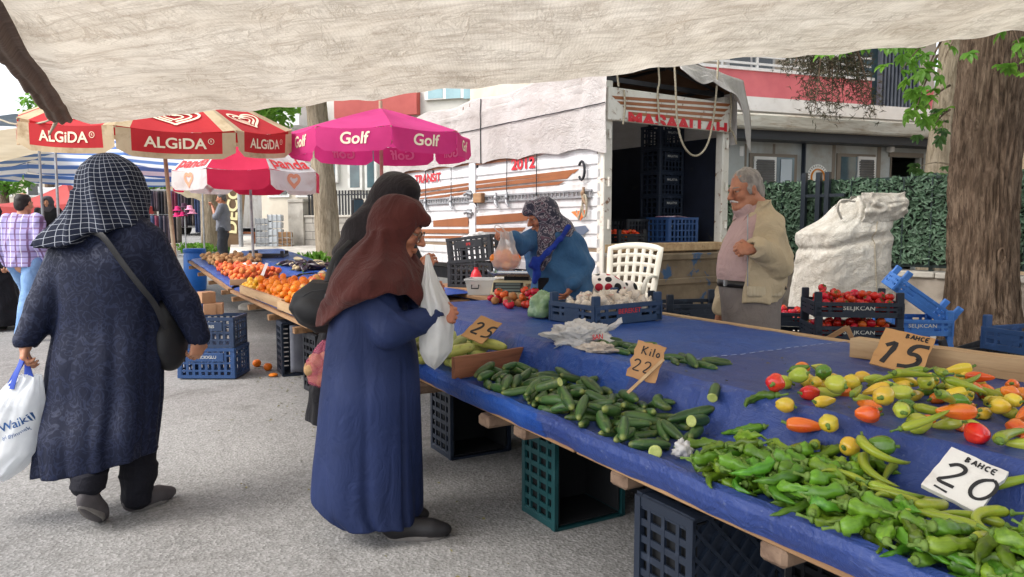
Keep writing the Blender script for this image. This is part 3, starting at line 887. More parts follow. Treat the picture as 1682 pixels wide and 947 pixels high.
def trunk_mb(pts,rad,ridges=22,amp=.02,seed=0,seg=72,step=.03,flare=.25):
 """pts polyline with radii; deep vertical ridges"""
 mb=MB(); L=[0]
 for i in range(len(pts)-1):L.append(L[-1]+(Vector(pts[i+1])-Vector(pts[i])).length)
 nn=int(L[-1]/step); rings=[]
 for j in range(nn+1):
  s_=L[-1]*j/nn
  i=max(q for q in range(len(L))if L[q]<=s_+1e-6); i=min(i,len(pts)-2); f=(s_-L[i])/(L[i+1]-L[i])
  c=Vector(pts[i]).lerp(Vector(pts[i+1]),f); r=rad[i]+(rad[i+1]-rad[i])*f
  fl=math.exp(-s_/.35)*flare
  ring=[]
  for k in range(seg):
   a=2*PI*k/seg; tw=a+s_*.06*math.sin(seed)
   w=noise.noise(Vector((math.cos(tw)*ridges*.35+.5*math.sin(s_*3),math.sin(tw)*ridges*.35,s_*2.6+seed)))
   w2=noise.noise(Vector((math.cos(tw)*ridges*.9,math.sin(tw)*ridges*.9,s_*4.5+seed)))
   rr=r*(1+fl*(1+.5*math.sin(a*4+seed)))+amp*(-abs(w)*1.6+.5)+amp*.45*w2+.25*amp*math.sin(a*2+s_)
   ring.append((c.x+rr*math.cos(a),c.y+rr*math.sin(a),c.z))
  rings.append(ring)
 mb.loft(rings); return mb
def leaf(mb,c,q,L,W_,fold=.25):
 """one blade with a midrib fold and a drooping tip"""
 pts=[(0,0,0),(.35*L,-W_,fold*W_),(.35*L,W_,fold*W_),(.4*L,0,0),(.78*L,-W_*.7,fold*W_-.04*L),(.78*L,W_*.7,fold*W_-.04*L),(.8*L,0,-.05*L),(L,0,-.13*L)]
 mb.add([c+q@Vector(p)for p in pts],[(0,1,3),(0,3,2),(1,4,6,3),(3,6,5,2),(4,7,6),(6,7,5)])
def spray(mb,stem,a,b,n,size,r_):
 """a drooping twig from a to b carrying compound leaves"""
 a,b=Vector(a),Vector(b); pts=[a.lerp(b,f)+Vector((0,0,.12*(b-a).length*f*(1-f)*4*.5))for f in np.linspace(0,1,6)]
 stem.tube(pts,[.012-.009*i/5 for i in range(6)],5)
 for i in range(n):
  f=r_.uniform(.25,1); p=a.lerp(b,f)+Vector((r_.uniform(-1,1),r_.uniform(-1,1),r_.uniform(-1,.7)))*size*.9
  rz=r_.uniform(0,6.28); base=Euler((r_.uniform(-.5,.5),r_.uniform(.2,1.1),rz)).to_matrix()
  for k in range(5):
   q=base@Euler((r_.uniform(-.3,.3),r_.uniform(-.1,.5),R(-70+35*k))).to_matrix()
   leaf(mb,p,q,size*r_.uniform(.75,1.15)*(1-.12*abs(k-2)),size*.19)
def crown_cloud(mb,c,rx,rz,n,size,r_,hole=.45):
 for i in range(n):
  for _ in range(20):
   d=Vector((r_.gauss(0,1),r_.gauss(0,1),r_.gauss(0,1))).normalized()*r_.random()**.4
   p=Vector(c)+Vector((d.x*rx,d.y*rx,d.z*rz))
   if nz(p.x,p.y,p.z,1.6/max(.5,rx*.5))>-.12+hole*(r_.random()-.6):break
  q=Euler((r_.uniform(-.7,.7),r_.uniform(-.3,1.0),r_.uniform(0,6.28))).to_matrix()
  leaf(mb,p,q,size*r_.uniform(.7,1.3),size*.32)
r_=random.Random(11)
tb=P(1612,560,7.2); tb.z=0.1
tr=thing('street_tree','thick brown ridged tree trunk with fresh green leaves beside the counter','tree',tb)
pp=[(0,0,0),(-.02,0,.6),(-.05,.02,1.6),(-.03,0,2.6),(0,0,3.6),(.05,.1,4.4)]
mb=trunk_mb(pp,[.300,.288,.280,.274,.268,.24],30,.034,2.0,150,.02,.30)
tk=mb.build('trunk',M_bark,tr,180)
for(px,py,s_)in((1645,420,.055),(1603,205,.035)):
 k_=P(px,py,6.925)-tb; kn_=MB(); kn_.tube([k_+Vector((s_*.55*math.cos(a),0,s_*1.3*math.sin(a)))for a in np.linspace(0,2*PI,15)],s_*.24,6)
 kn_.build('knot',M_bark,tk,180)
lf,st=MB(),MB()
sp=[((1560,40,6.9),(1478,118,6.5),9),((1550,60,6.9),(1510,150,6.7),10),((1540,50,6.8),(1455,82,6.4),6),((1560,140,6.9),(1518,178,6.7),5),
  ((1560,180,6.9),(1535,205,6.75),4),((1480,20,6.5),(1400,72,6.3),6),((1450,25,6.4),(1350,78,6.3),3),((1590,30,6.8),(1552,95,6.6),5),((1655,30,6.9),(1680,92,6.5),8),((1660,40,6.9),(1672,118,6.6),5),((1540,90,6.9),(1500,195,6.6),5)]
for a,b,n in sp:spray(lf,st,P(*a)-tb,P(*b)-tb,n,.13,r_)
crown_cloud(lf,(-.3,.3,5.8),3.2,1.7,3800,.22,r_)
lf.build('crown',M_leaf,tr,0)
for e in((-2.2,.3,5.6),(1.6,1.0,6.0),(.3,-1.8,6.2),(-.4,1.8,6.4)):st.tube([(0,0,4.2),(e[0]*.5,e[1]*.5,4.9),e],[.16,.09,.03],8)
st.build('limb',M_bark,tr,180)
r_=random.Random(5)
t2b=P(1540,368,11.2); t2b.z=0.1
t2=thing('grey_tree','pale grey tree trunk standing behind the thick brown trunk','tree',t2b)
mb=trunk_mb([(-.02,0,0),(-.03,0,1.4),(.05,0,2.6),(.12,0,3.6),(.2,.2,4.6)],[.24,.22,.21,.2,.17],16,.012,5.0,48,.05,.2)
mb.build('trunk',M_barkg,t2,180)
lf,st=MB(),MB()
for a,b,n in(((1560,190,10.8),(1520,190,10.4),5),((1555,215,10.8),(1530,222,10.4),5),((1550,200,10.8),(1505,205,10.4),2),((1560,270,10.8),(1496,280,10.2),9)):
 spray(lf,st,P(*a)-t2b,P(*b)-t2b,n,.15,r_)
crown_cloud(lf,(.3,.6,6.4),2.4,1.5,1400,.26,r_)
lf.build('crown',M_leafd,t2,0); st.tube([(.15,0,4),(.3,.6,6.2)],[.16,.05],8); st.build('limb',M_barkg,t2,180)
M_needle=M('dry_needles',srgb(88,78,62),srgb(66,60,46),4,.85)
M_needle2=M('dull_green_needles',srgb(74,80,58),srgb(58,62,46),4,.85)
pb=P(1330,60,12.2); pz=0.0
cfb=P(1606,368,12.4); cfb.z=0; r_=random.Random(9)
cf=thing('conifer_tree','conifer with brown drooping dry boughs in front of the pink balcony','tree',cfb)
mb=trunk_mb([(0,0,0),(0,0,3),(.05,0,6.5)],[.16,.13,.08],12,.008,1.0,24,.12,.2); mb.build('trunk',M_bark,cf,180)
nd,st=MB(),MB()
tips=[(1300,120),(1320,160),(1338,185),(1360,150),(1385,170),(1405,150),(1420,180),(1345,118),(1310,95),(1370,105),(1395,125),(1420,140),(1435,185),(1290,100),(1330,135),(1368,178),(1400,100)]
for(px,py)in tips:
 e=P(px+r_.uniform(-6,6),py+r_.uniform(-6,6),12.2+r_.uniform(-.4,.4))-cfb
 s0=P(1365+(px-1360)*.3,22,12.2)-cfb; mid=s0.lerp(e,.55)+Vector((0,0,.12))
 bz=[s0.lerp(mid,f).lerp(mid.lerp(e,f),f)for f in np.linspace(0,1,9)]
 st.tube(bz,[.022-.018*i/8 for i in range(9)],5)
 for i in range(95):
  f=r_.uniform(.45,1); p=s0.lerp(mid,f).lerp(mid.lerp(e,f),f)
  p+=Vector((r_.gauss(0,.10),r_.gauss(0,.12),r_.gauss(-.05,.10)))
  for k in range(4):
   d=Vector((r_.gauss(0,1),r_.gauss(0,1),r_.gauss(-.3,1))).normalized()*r_.uniform(.05,.11); w=d.cross(Vector((0,1,.2))).normalized()*.006
   nd.add([p-w,p+w,p+d],[(0,1,2)],0 if r_.random()<.7 else 1)
st.tube([Vector((0,0,5.4)),Vector((-1.0,0,5.7)),P(1370,20,12.2)-cfb],[.07,.05,.02],6); nd.build('crown',[M_needle,M_needle2],cf,0); st.build('limb',M_bark,cf,180)
# ------------------------------------------------------------------ far left street: houses, walls, trees, tents
fw=Facade(P(420,368,26).xy,P(740,368,23.5).xy)
lh=thing('white_house','pale grey house with red cladding panel and tall blue windows beyond the umbrellas','house',(*fw.a.xy,terrain(*fw.a.xy)),fw.ang)
zb=terrain(*fw.a.xy)
class FW:
 pass
def lrect(mb,x0,y0,x1,y1,depth,thick,bev=0):
 a0,z0=fw.q(x0,y1); a1,z1=fw.q(x1,y0); mb.box(((a0+a1)/2,-depth+thick/2,(z0+z1)/2-zb),(a1-a0,thick,z1-z0),None,bev)
M_pgrey=M('pale_grey_render',srgb(206,204,198),srgb(190,188,182),1,.85,.1,30)
mb=MB(); a0,z0=fw.q(515,395); a1,z1=fw.q(860,95); mb.box(((a0+a1)/2,3,(z1-zb)/2-.2),(a1-a0,6,z1-zb+.4)); mb.build('wall',M_pgrey,lh)
mb=MB(); a0,_=fw.q(395,395); a1,z1=fw.q(520,232); mb.box(((a0+a1)/2,4.2,(z1-zb)/2-.2),(a1-a0,6,z1-zb+.4)); mb.build('wing',M_cream,lh)
mb=MB(); lrect(mb,556,148,690,196,.25,.3); mb.build('red_cladding',M('red_cladding',srgb(176,84,78),srgb(160,72,68),1,.6),lh)
mb=MB(); lrect(mb,700,138,850,165,.12,.1); w=mb.build('window',M_white,lh)
mb=MB()
for k in range(5):lrect(mb,706+k*29,141,730+k*29,163,.13,.03)
mb.build('pane',M('teal_glass',srgb(146,178,186),srgb(120,150,160),1,.2),w)
for(x0,y0,x1,y1)in((574,225,596,312),(602,225,620,312),(530,235,556,300),(650,225,690,300)):
 f=MB(); lrect(f,x0,y0,x1,y1,.1,.1); w=f.build('window',M_white,lh)
 f=MB(); lrect(f,x0+4,y0+4,x1-4,y1-4,.11,.03); f.build('pane',M_dglass,w)
mb=MB()
a0,z0=fw.q(425,216); a1,z1=fw.q(512,168)
mb.prism([(a0-.4,z0-zb),(a1+.2,z0-zb),(a1+.2,z1-zb+.1),(a1-.2,z1-zb+.1)],0,6,xf=lambda p:Vector((p.x,p.z-1.0,p.y))); mb.build('roof',M('white_roof_sheet',srgb(228,230,232),srgb(206,208,210),1,.6),lh)
for(x0,y0,x1,y1)in((405,262,440,322),(452,262,492,322)):
 a0,z0=fw.q(x0,y1); a1,z1=fw.q(x1,y0)
 f=MB(); f.box(((a0+a1)/2,1.17,(z0+z1)/2-zb),(a1-a0,.06,z1-z0)); w=f.build('window',M_white,lh)
 f=MB(); f.box(((a0+a1)/2,1.13,(z0+z1)/2-zb),(a1-a0-.2,.04,z1-z0-.2)); f.build('pane',M_glass,w)
fs=Facade(P(462,368,20.5).xy,P(640,368,18.5).xy); zb2=.5
sw=thing('stone_wall','grey block garden wall with pillars and dark railings by the far pavement','wall',(*fs.a.xy,zb2),fs.ang)
def srect(mb,x0,y0,x1,y1,depth,thick,bev=0):
 a0,z0=fs.q(x0,y1); a1,z1=fs.q(x1,y0); mb.box(((a0+a1)/2,-depth+thick/2,(z0+z1)/2-zb2),(a1-a0,thick,z1-z0),None,bev)
def block_mat(name,c1,c2,mort,sx,sy):
 m=bpy.data.materials.new(name); t=NT(m); v=t.map('Object',(1,1,1),(R(90),0,0))
 b=t.n.new('ShaderNodeTexBrick'); b.inputs['Color1'].default_value=(*c1,1); b.inputs['Color2'].default_value=(*c2,1); b.inputs['Mortar'].default_value=(*mort,1)
 b.inputs['Scale'].default_value=1; b.inputs['Brick Width'].default_value=sx; b.inputs['Row Height'].default_value=sy; b.inputs['Mortar Size'].default_value=.012
 t.l.new(v,b.inputs['Vector']); n_=t.ramp(t.noise(t.map('Object'),4,6,.65),[(.3,.6),(.7,1.)]); t.setc(t.mix(1.0,b.outputs[0],n_,'MULTIPLY')); t.bsdf.inputs['Roughness'].default_value=.9
 t.setn(t.bump(t.noise(t.map('Object'),30,5),.4,.01)); return m
M_block=block_mat('grey_block_stone',srgb(176,170,160),srgb(160,154,146),srgb(120,114,108),.6,.22)
mb=MB(); srect(mb,498,356,640,425,.0,.25); mb.build('wall_body',M_block,sw)
for x0,x1 in((478,500),(590,604)):
 mb=MB(); srect(mb,x0,332,x1,425,.06,.4); srect(mb,x0-2,326,x1+2,333,.1,.48,.02); mb.build('pillar',M_conc,sw)
mb=MB(); srect(mb,498,352,640,357,.04,.33,.01); mb.build('coping',M_conc,sw)
mb=MB()
for px in range(502,640,5):srect(mb,px,312,px+1.2,353,-.1,.03)
srect(mb,500,318,640,320,-.1,.03); srect(mb,500,344,640,346,-.1,.03); mb.build('railing',M_dark,sw)
lp=P(395,368,19.5); lp.z=terrain(lp.x,lp.y)+.1
o=thing('grey_post','slim grey steel post on the far pavement','post',lp); mb=MB(); mb.tube([(0,0,0),(0,0,2.6)],.06,10); mb.box((0,0,.02),(.3,.3,.04),None,.01); mb.build('pole',M_galv,o)
bn=P(384,368,20.2); bn.z=terrain(bn.x,bn.y)
def px_poly(pts,Y,org):return[P(x,y,Y)-org for x,y in pts]
o=thing('feather_banner','tall brown feather banner lettered DECOR in cream beside the pavement','banner',bn)
mb=MB(); outl=[(366,405),(364,360),(366,320),(372,290),(380,262),(396,250),(406,262),(404,300),(400,350),(396,405)]
pl=[P(x,y,20.2)-bn for x,y in outl]; mb.loft([[p+Vector((0,-.01,0))for p in pl],[p+Vector((0,.01,0))for p in pl]]); mb.build('flag',M('brown_banner_cloth',srgb(120,96,70),srgb(104,82,60),3,.8),o)
mb=MB(); mb.tube([P(365,425,20.22)-bn,P(364,340,20.22)-bn,P(372,285,20.22)-bn,P(396,248,20.22)-bn],.022,6); mb.build('pole',M_galv,o)
tx=text_mb('DECOR',.30,.03,sx=1.15); mt=Matrix.Translation(P(383,335,20.17)-bn)@Euler((R(90),R(-85),0)).to_matrix().to_4x4(); tx.xf(mt); tx.build('lettering',M('cream_lettering',srgb(236,222,170),None,rough=.6),o,0)
def small_tree(px,Y,wpx,label,py_top,mat,crown=None,seed=1,lm=None,bend=0.0,cn=1500,cs=.3):
 b=P(px,368,Y); b.z=terrain(b.x,b.y); r=wpx*Y/FPX/2; t=thing('street_tree',label,'tree',b)
 top=P(px,py_top,Y)-b
 trunk_mb([(0,0,-.05),(bend*.3,0,top.z*.4),(bend,0,top.z)],[r*1.05,r,r*.85],14,r*.06,seed,36,.06,.25).build('trunk',mat,t,180)
 if crown:
  r_=random.Random(seed); lf=MB(); c=P(*crown[:3])-b; crown_cloud(lf,c,crown[3],crown[4],cn,cs,r_); lf.build('crown',lm or M_leaf,t,0)
  st=MB(); st.tube([(bend,0,top.z-.1),c*.5+Vector((bend,0,top.z))*.5,c],[r*.8,r*.5,r*.2],8); st.build('limb',mat,t,180)
 return t
small_tree(345,21,26,'pale mottled tree trunk behind the man in the grey shirt',210,M_barkg,(380,150,21,2.2,1.1),3,cn=1400)
small_tree(541,15.5,37,'thick pale grey tree trunk between the ice cream umbrellas',130,M_barkg,(560,20,15.5,2.6,1.5),8,bend=-.25,cn=1700)
small_tree(85,40,14,'leafy green tree above the awnings at the far end of the street',240,M_bark,(85,178,40,1.5,1.0),4,cn=700,cs=.3)
small_tree(10,46,14,'green tree low behind the red tent',320,M_bark,(10,296,46,1.4,.9),5,cn=600,cs=.3)
small_tree(140,48,14,'dark green tree behind the white tents',320,M_bark,(145,280,48,2.0,1.3),6,cn=900,cs=.3)
small_tree(250,50,14,'green tree behind the striped umbrella',320,M_bark,(255,270,50,2.6,1.6),7,cn=1000,cs=.35)
M_weed=M('weed_leaf',srgb(110,156,50),srgb(84,128,40),6,.6,trans=.4)
for i,(px,py,Y,w,h,lab)in enumerate(((518,430,14.6,.30,.55,'bright green weeds sprouting at the foot of the thick grey trunk'),(322,414,20.3,.5,.3,'patch of green weeds at the foot of the mottled trunk'),(378,412,20.5,.4,.2,'small tuft of weeds near the brown banner'))):
 b=P(px,py,Y); b.z=terrain(b.x,b.y); mb=MB(); r_=random.Random(i)
 for k in range(420):
  a=r_.uniform(0,6.28); q=Euler((r_.uniform(-.4,.4),R(-70)+r_.uniform(-.5,.7),a)).to_matrix()
  c=Vector((r_.gauss(0,w*.45),r_.gauss(0,w*.4),r_.uniform(0,h*.7))); leaf(mb,c,q,h*.35,.03)
 tag(mb.build('weed_clump',M_weed,None,0,loc=b),lab,'weeds')
for i,(px,Y,w,h,mat,lab)in enumerate(((-40,62,12,5.5,M_cream,'distant cream house closing the street at the left'),(215,58,13,3.4,M_conc,'distant low grey building behind the clothes rack'),(330,62,9,4.0,M_pgrey,'distant pale house behind the tree trunks'))):
 b=P(px,368,Y); b.z=terrain(b.x,b.y)-.3; o=thing('far_house',lab,'house',b)
 mb=MB(); mb.box((0,3,h/2),(w,6,h)); mb.build('wall',mat,o)
 mb=MB(); mb.prism([(-w/2-.3,h),(w/2+.3,h),(w/2-2,h+1.2),(-w/2+2,h+1.2)],-.3,6.3,xf=lambda p:Vector((p.x,p.z,p.y))); mb.build('roof',M('roof_tile_%d'%i,srgb(150,92,74),srgb(130,78,62),2,.8),o)
 for k in range(int(w/2.4)):
  f=MB(); f.box((-w/2+1.4+k*2.4,-.02,h*.55),(1.2,.08,1.2)); wd=f.build('window',M_white,o); f=MB(); f.box((-w/2+1.4+k*2.4,-.07,h*.55),(.9,.03,.95)); f.build('pane',M_glass,wd)
def tent(px0,px1,pyr,pya,Y,depth,mat,label,name='market_tent',hang=.25):
 a,b=P(px0,pyr,Y),P(px1,pyr,Y); w=b.x-a.x; base=Vector(((a.x+b.x)/2,Y+depth/2,terrain((a.x+b.x)/2,Y)))
 zr=a.z-base.z; za=P((px0+px1)/2,pya,Y+depth/2).z-base.z
 o=thing(name,label,'tent',base); mb=MB(); c=[(-w/2,-depth/2),(w/2,-depth/2),(w/2,depth/2),(-w/2,depth/2)]
 for i in range(4):
  p,q=c[i],c[(i+1)%4]
  mb.grid(lambda s,t:Vector((p[0]+(q[0]-p[0])*s,p[1]+(q[1]-p[1])*s,zr)).lerp(Vector((0,0,za)),t)+Vector((0,0,-.25*math.sin(PI*t)-.12*math.sin(PI*s)*(1-t))),12,8)
  mb.grid(lambda s,t:Vector((p[0]+(q[0]-p[0])*s,p[1]+(q[1]-p[1])*s,zr-.12*math.sin(PI*s)-hang*t)),12,2)
 mb.build('roof_cloth',mat,o,40)
 for x,y in c:m_=MB(); m_.tube([(x*.98,y*.98,0),(x*.98,y*.98,zr)],.025,6); m_.build('leg',M_galv,o)
M_redt=M('red_tent_cloth',srgb(206,96,92),srgb(190,82,80),1,.8,trans=.35)
M_whitet=M('white_tent_cloth',srgb(236,236,234),srgb(222,222,222),1,.8,trans=.35)
tent(-60,128,332,300,19,4,M_redt,'faded red market tent at the far left end of the street')
tent(62,104,306,287,32,4,M_whitet,'white peaked tent behind the red tent')
tent(100,140,308,289,34,4,M_whitet,'second white peaked tent near the dark tree')
def awning(name,label,pts,mat,sag=.15,poles=(),thick=0.0,n=16):
 a,b,c,d=[P(*q)for q in pts]; base=Vector(((a.x+b.x)/2,(a.y+d.y)/2,terrain((a.x+b.x)/2,a.y)))
 o=thing(name,label,'awning',base); mb=MB()
 mb.grid(lambda s,t:a.lerp(b,s).lerp(d.lerp(c,s),t)-base+Vector((0,0,-sag*math.sin(PI*s)*math.sin(PI*(.15+.85*t))+.05*nz(s*5,t*5,len(label)))),n,n)
 mb.build('cloth',mat,o,180)
 for(px,py,Y)in poles:
  p=P(px,py,Y)-base; m_=MB(); m_.tube([(p.x,p.y,terrain(p.x+base.x,p.y+base.y)-base.z),p],.018,6); m_.build('pole',M_galv,o)
 return o
M_tan=M('tan_tarp',srgb(214,200,174),srgb(196,180,152),1.5,.9,.2,40,trans=.45)
M_bgrey=M('blue_grey_tarp',srgb(138,152,162),srgb(120,134,146),1.5,.8,trans=.2)
awning('stall_awning','tan cloth awning with grey edge over the stall at the left',[(-320,212,9.0),(96,206,9.4),(64,282,15),(-320,300,15)],M_tan,.12,[(64,240,9.6)])
awning('grey_tarp','blue grey tarp roof edge above the tan awning',[(-320,186,8.6),(100,186,9.0),(100,205,9.3),(-320,212,8.9)],M_bgrey,.02,[(88,200,9.0)])
awning('tan_parasol_cloth','tan tarp slanting down behind the striped umbrella',[(222,284,15.0),(330,282,15.0),(338,332,15.5),(298,318,15.5)],M_tan,.1,[(232,290,15.0),(332,300,15.0)])
# ------------------------------------------------------------------ umbrellas
M_cloth_cream=M('faded_cream_cloth',srgb(214,196,162),srgb(194,172,136),3,.85,.1,200,dirt=srgb(150,120,84),dscale=4,trans=.3)
M_cloth_red=M('faded_red_cloth',srgb(206,52,56),srgb(188,42,48),2,.8,.1,200,trans=.3)
M_cloth_pink=M('pink_cloth',srgb(218,70,140),srgb(206,58,128),2,.8,.1,200,trans=.45)
M_cloth_white=M('white_cloth',srgb(234,232,230),srgb(220,216,212),2,.8,.1,200,dirt=srgb(196,176,168),dscale=3,trans=.35)
M_cloth_crim=M('crimson_cloth',srgb(214,44,84),srgb(200,34,72),2,.8,.1,200,trans=.35)
M_print_cream=M('cream_print',srgb(236,220,190),None,rough=.8)
M_print_white=M('white_print',srgb(240,222,214),None,rough=.8)
M_print_red=M('red_print',srgb(204,52,56),None,rough=.8)
M_print_ghost=M('ghost_print',srgb(236,168,198),None,rough=.8)
M_print_orange=M('orange_print',srgb(224,150,120),None,rough=.8)
M_pole=M('worn_pole',srgb(196,178,150),srgb(160,140,112),6,.6,.1,60)
class Brolly:
 def __init__(s,name,label,px,Y,Rr,zr,za,nseg,rot,vh,gz=None,tilt=0.0):
  s.tilt=tilt
  s.b=P(px,368,Y); s.b.z=terrain(s.b.x,s.b.y)if gz is None else gz
  s.o=thing(name,label,'umbrella',s.b); s.R,s.zr,s.za,s.n,s.rot,s.vh=Rr,zr-s.b.z,za-s.b.z,nseg,rot,vh
 def rib(s,k,t):
  a=s.rot+2*PI*k/s.n; v=Vector((s.R*t*math.cos(a),s.R*t*math.sin(a),s.za+(s.zr-s.za)*t**1.12))
  if s.tilt:
   ax=Vector((s.b.x,s.b.y,0)).normalized(); ax=Vector((ax.y,-ax.x,0)); c=Vector((0,0,s.zr)); v=c+Quaternion(ax,s.tilt)@(v-c)
  return v
 def pan(s,k,w,t,off=0.0):
  """w -1..1 across, t 0 apex..1 rim"""
  p,q=s.rib(k-.5,t),s.rib(k+.5,t); m=p.lerp(q,(w+1)/2)
  m.z-=.05*math.cos(w*PI/2)*t*(1-.4*t)*s.R
  a=s.rot+2*PI*k/s.n
  return m+Vector((math.cos(a)*.35,math.sin(a)*.35,.94))*off
 def val(s,k,w,h,off=0.0):
  p=s.pan(k,w,1); a=s.rot+2*PI*k/s.n; e=max(0,abs(w)-.82)/.18
  h2=h*(1-.22*e*e*1.0)
  out=Vector((math.cos(a),math.sin(a),0))
  pp=s.pan(k,0,1); w_=(p-pp)*(.985)
  return pp+Vector((w_.x,w_.y,0))+Vector((0,0,p.z-pp.z))*.6+Vector((0,0,-h2*s.vh))+out*(off+.015*math.sin(w*5+k)*h)
 def chord(s):return 2*s.R*math.sin(PI/s.n)
 def cloth(s,mats,strip=.0,cols=None,vstrip=None):
  """one canopy part; material 0 at the seams, 1 in the panels (or cols[k])"""
  top,vl=MB(),MB()
  ws=[-1,-1+strip]+list(np.linspace(-1+strip,1-strip,9))[1:-1]+[1-strip,1]if strip else list(np.linspace(-1,1,10))
  for k in range(s.n):
   col=cols[k%len(cols)]if cols else 1
   def patch(mb,f,ts,vv=False):
    o=mb.add([f(w,t)for w in ws for t in ts],[]); nt=len(ts)
    for i in range(len(ws)-1):
     for j in range(nt-1):
      edge=strip and(i==0 or i==len(ws)-2 or(vv and j==nt-2))
      mb.f.append((o+i*nt+j,o+i*nt+j+1,o+(i+1)*nt+j+1,o+(i+1)*nt+j)); mb.mi.append(0 if edge else col)
   patch(top,lambda w,t:s.pan(k,w,t),[.02,.15,.3,.45,.6,.75,.88,1])
   patch(vl,lambda w,t:s.val(k,w,t),[0,.25,.5,.8,1],True)
  can=top.build('canopy',mats,s.o,40); s.v=vl.build('valance',mats,can,40); s.can=can
 def frame(s,mat,lean=(0,0),pr=.02,foot=True):
  mb=MB(); ap=s.rib(0,.0); mb.tube([(lean[0],lean[1],0),ap-Vector((0,0,.02)),ap+Vector((0,0,.08))],pr,10); mb.build('pole',mat,s.o)
  for k in range(s.n):
   mb=MB(); pts=[s.rib(k+.5,t)-Vector((0,0,.015))for t in np.linspace(.03,1,7)]; mb.tube(pts,.007,5)
   m_=s.rib(k+.5,.55)-Vector((0,0,.02)); mb.tube([m_,Vector((lean[0]*.25,lean[1]*.25,s.za-.42)).lerp(Vector((s.rib(0,0).x,s.rib(0,0).y,s.za-.42)),.75)],.006,5); mb.build('rib',mat,s.o)
  if foot:
   mb=MB(); mb.lathe([(.24,0),(.24,.05),(.2,.08),(.04,.1),(.04,.25)],20,(lean[0],lean[1],0)); mb.build('base',M_conc,s.o)
 def put(s,mb,k,x0,y0,where,name,mat,parent,off=.006,sub=2):
  """lay flat lettering (x right as seen from outside, y up, metres) on valance or panel k"""
  c=s.chord()/2; out=MB()
  bm=bmesh.new(); vs=[bm.verts.new(v)for v in mb.v]
  for f in mb.f:
   try:bm.faces.new([vs[i]for i in f])
   except ValueError:pass
  L=(s.rib(k,1)-s.rib(k,0)).length
  pts=[]
  for v in bm.verts:
   x,y=v.co.x+x0,v.co.y+y0
   if where=='val':pts.append(s.val(k,x/c,-y/s.vh,off))
   else:
    t=1-y/L; t=min(1,max(.02,t)); pts.append(s.pan(k,x/(c*t),t,off))
  out.add(pts,[[v.index for v in f.verts]for f in bm.faces]if not bm.verts.index_update()else[])
  bm.free(); return out.build(name,mat,parent,0)
def heart(sc_,t0=0.0,t1=2*PI,w=.02,n=44):
 pts=[]
 for i in range(n+1):
  t=t0+(t1-t0)*i/n
  pts.append((sc_*16*math.sin(t)**3/16,sc_*(13*math.cos(t)-5*math.cos(2*t)-2*math.cos(3*t)-math.cos(4*t))/16))
 return pts
def ribbon(pts,w):
 mb=MB(); L,Q=[],[]
 for i,p in enumerate(pts):
  a,b=pts[max(i-1,0)],pts[min(i+1,len(pts)-1)]; d=Vector((b[0]-a[0],b[1]-a[1],0))
  d=d.normalized()if d.length>1e-6 else Vector((1,0,0)); n_=Vector((-d.y,d.x,0))*w/2; L.append(Vector((*p,0))+n_); Q.append(Vector((*p,0))-n_)
 n=len(pts); mb.add(L+Q,[(i,i+1,n+i+1,n+i)for i in range(n-1)]); return mb
U1=Brolly('ice_cream_umbrella','red ice cream umbrella with cream seams and heart logos',268,7.5,1.27,2.36,2.86,8,R(-58),.23,None,R(9))
U1.cloth([M_cloth_cream,M_cloth_red],.24); U1.frame(M_pole,(.16,0))
for k in range(8):
 U1.put(text_mb('ALGiDA',.092,.020,sx=1.12),k,-.02,-.10,'val','lettering',M_print_cream,U1.v)
 rm=text_mb('R',.020,.004); rm.v+=[(x,y,0)for x,y in()]; cm=ribbon([(.024*math.cos(a),.024*math.sin(a))for a in np.linspace(0,6.28,18)],.005); rm.add(cm.v,cm.f)
 U1.put(rm,k,.272,-.075,'val','trade_mark',M_print_cream,U1.v)
 for(sc_,w,t0,t1)in((.22,.024,.35,6.1),(.15,.020,-2.6,2.75),(.08,.016,.5,5.6)):
  U1.put(ribbon([(x,y*.62)for x,y in heart(sc_,t0,t1)],w),k,0,.26,'pan','heart_logo',M_print_cream,U1.can,.012)
U2=Brolly('pink_umbrella','bright pink umbrella with cream lettering beside the white truck',628,8.2,.99,2.30,2.60,8,R(-97),.22)
U2.cloth([M_cloth_pink,M_cloth_pink],0); U2.frame(M_pole)
for k in range(8):
 U2.put(text_mb('Golf',.115,.02,shear=.12,sx=1.05),k,0,-.095,'val','lettering',M_print_cream,U2.v)
 U2.put(text_mb('Golf',.115,.02,shear=.12,sx=1.05),k,0,-.095,'val','ghost_lettering',M_print_ghost,U2.v,-.006)
U3=Brolly('white_red_umbrella','white and crimson umbrella lettered in red behind the pink one',412,11.0,1.05,2.10,2.95,8,R(-34),.26)
U3.cloth([M_cloth_white,M_cloth_white,M_cloth_crim],0,[1,2]); U3.frame(M_galv,(.03,0))
for k in range(0,8,2):
 U3.put(text_mb('panda',.20,.022),k,0,.14,'pan','lettering',M_print_red,U3.can,.012)
 U3.put(ribbon(heart(.09,0,6.28),.05),k,0,-.11,'val','emblem',M_print_orange,U3.v)
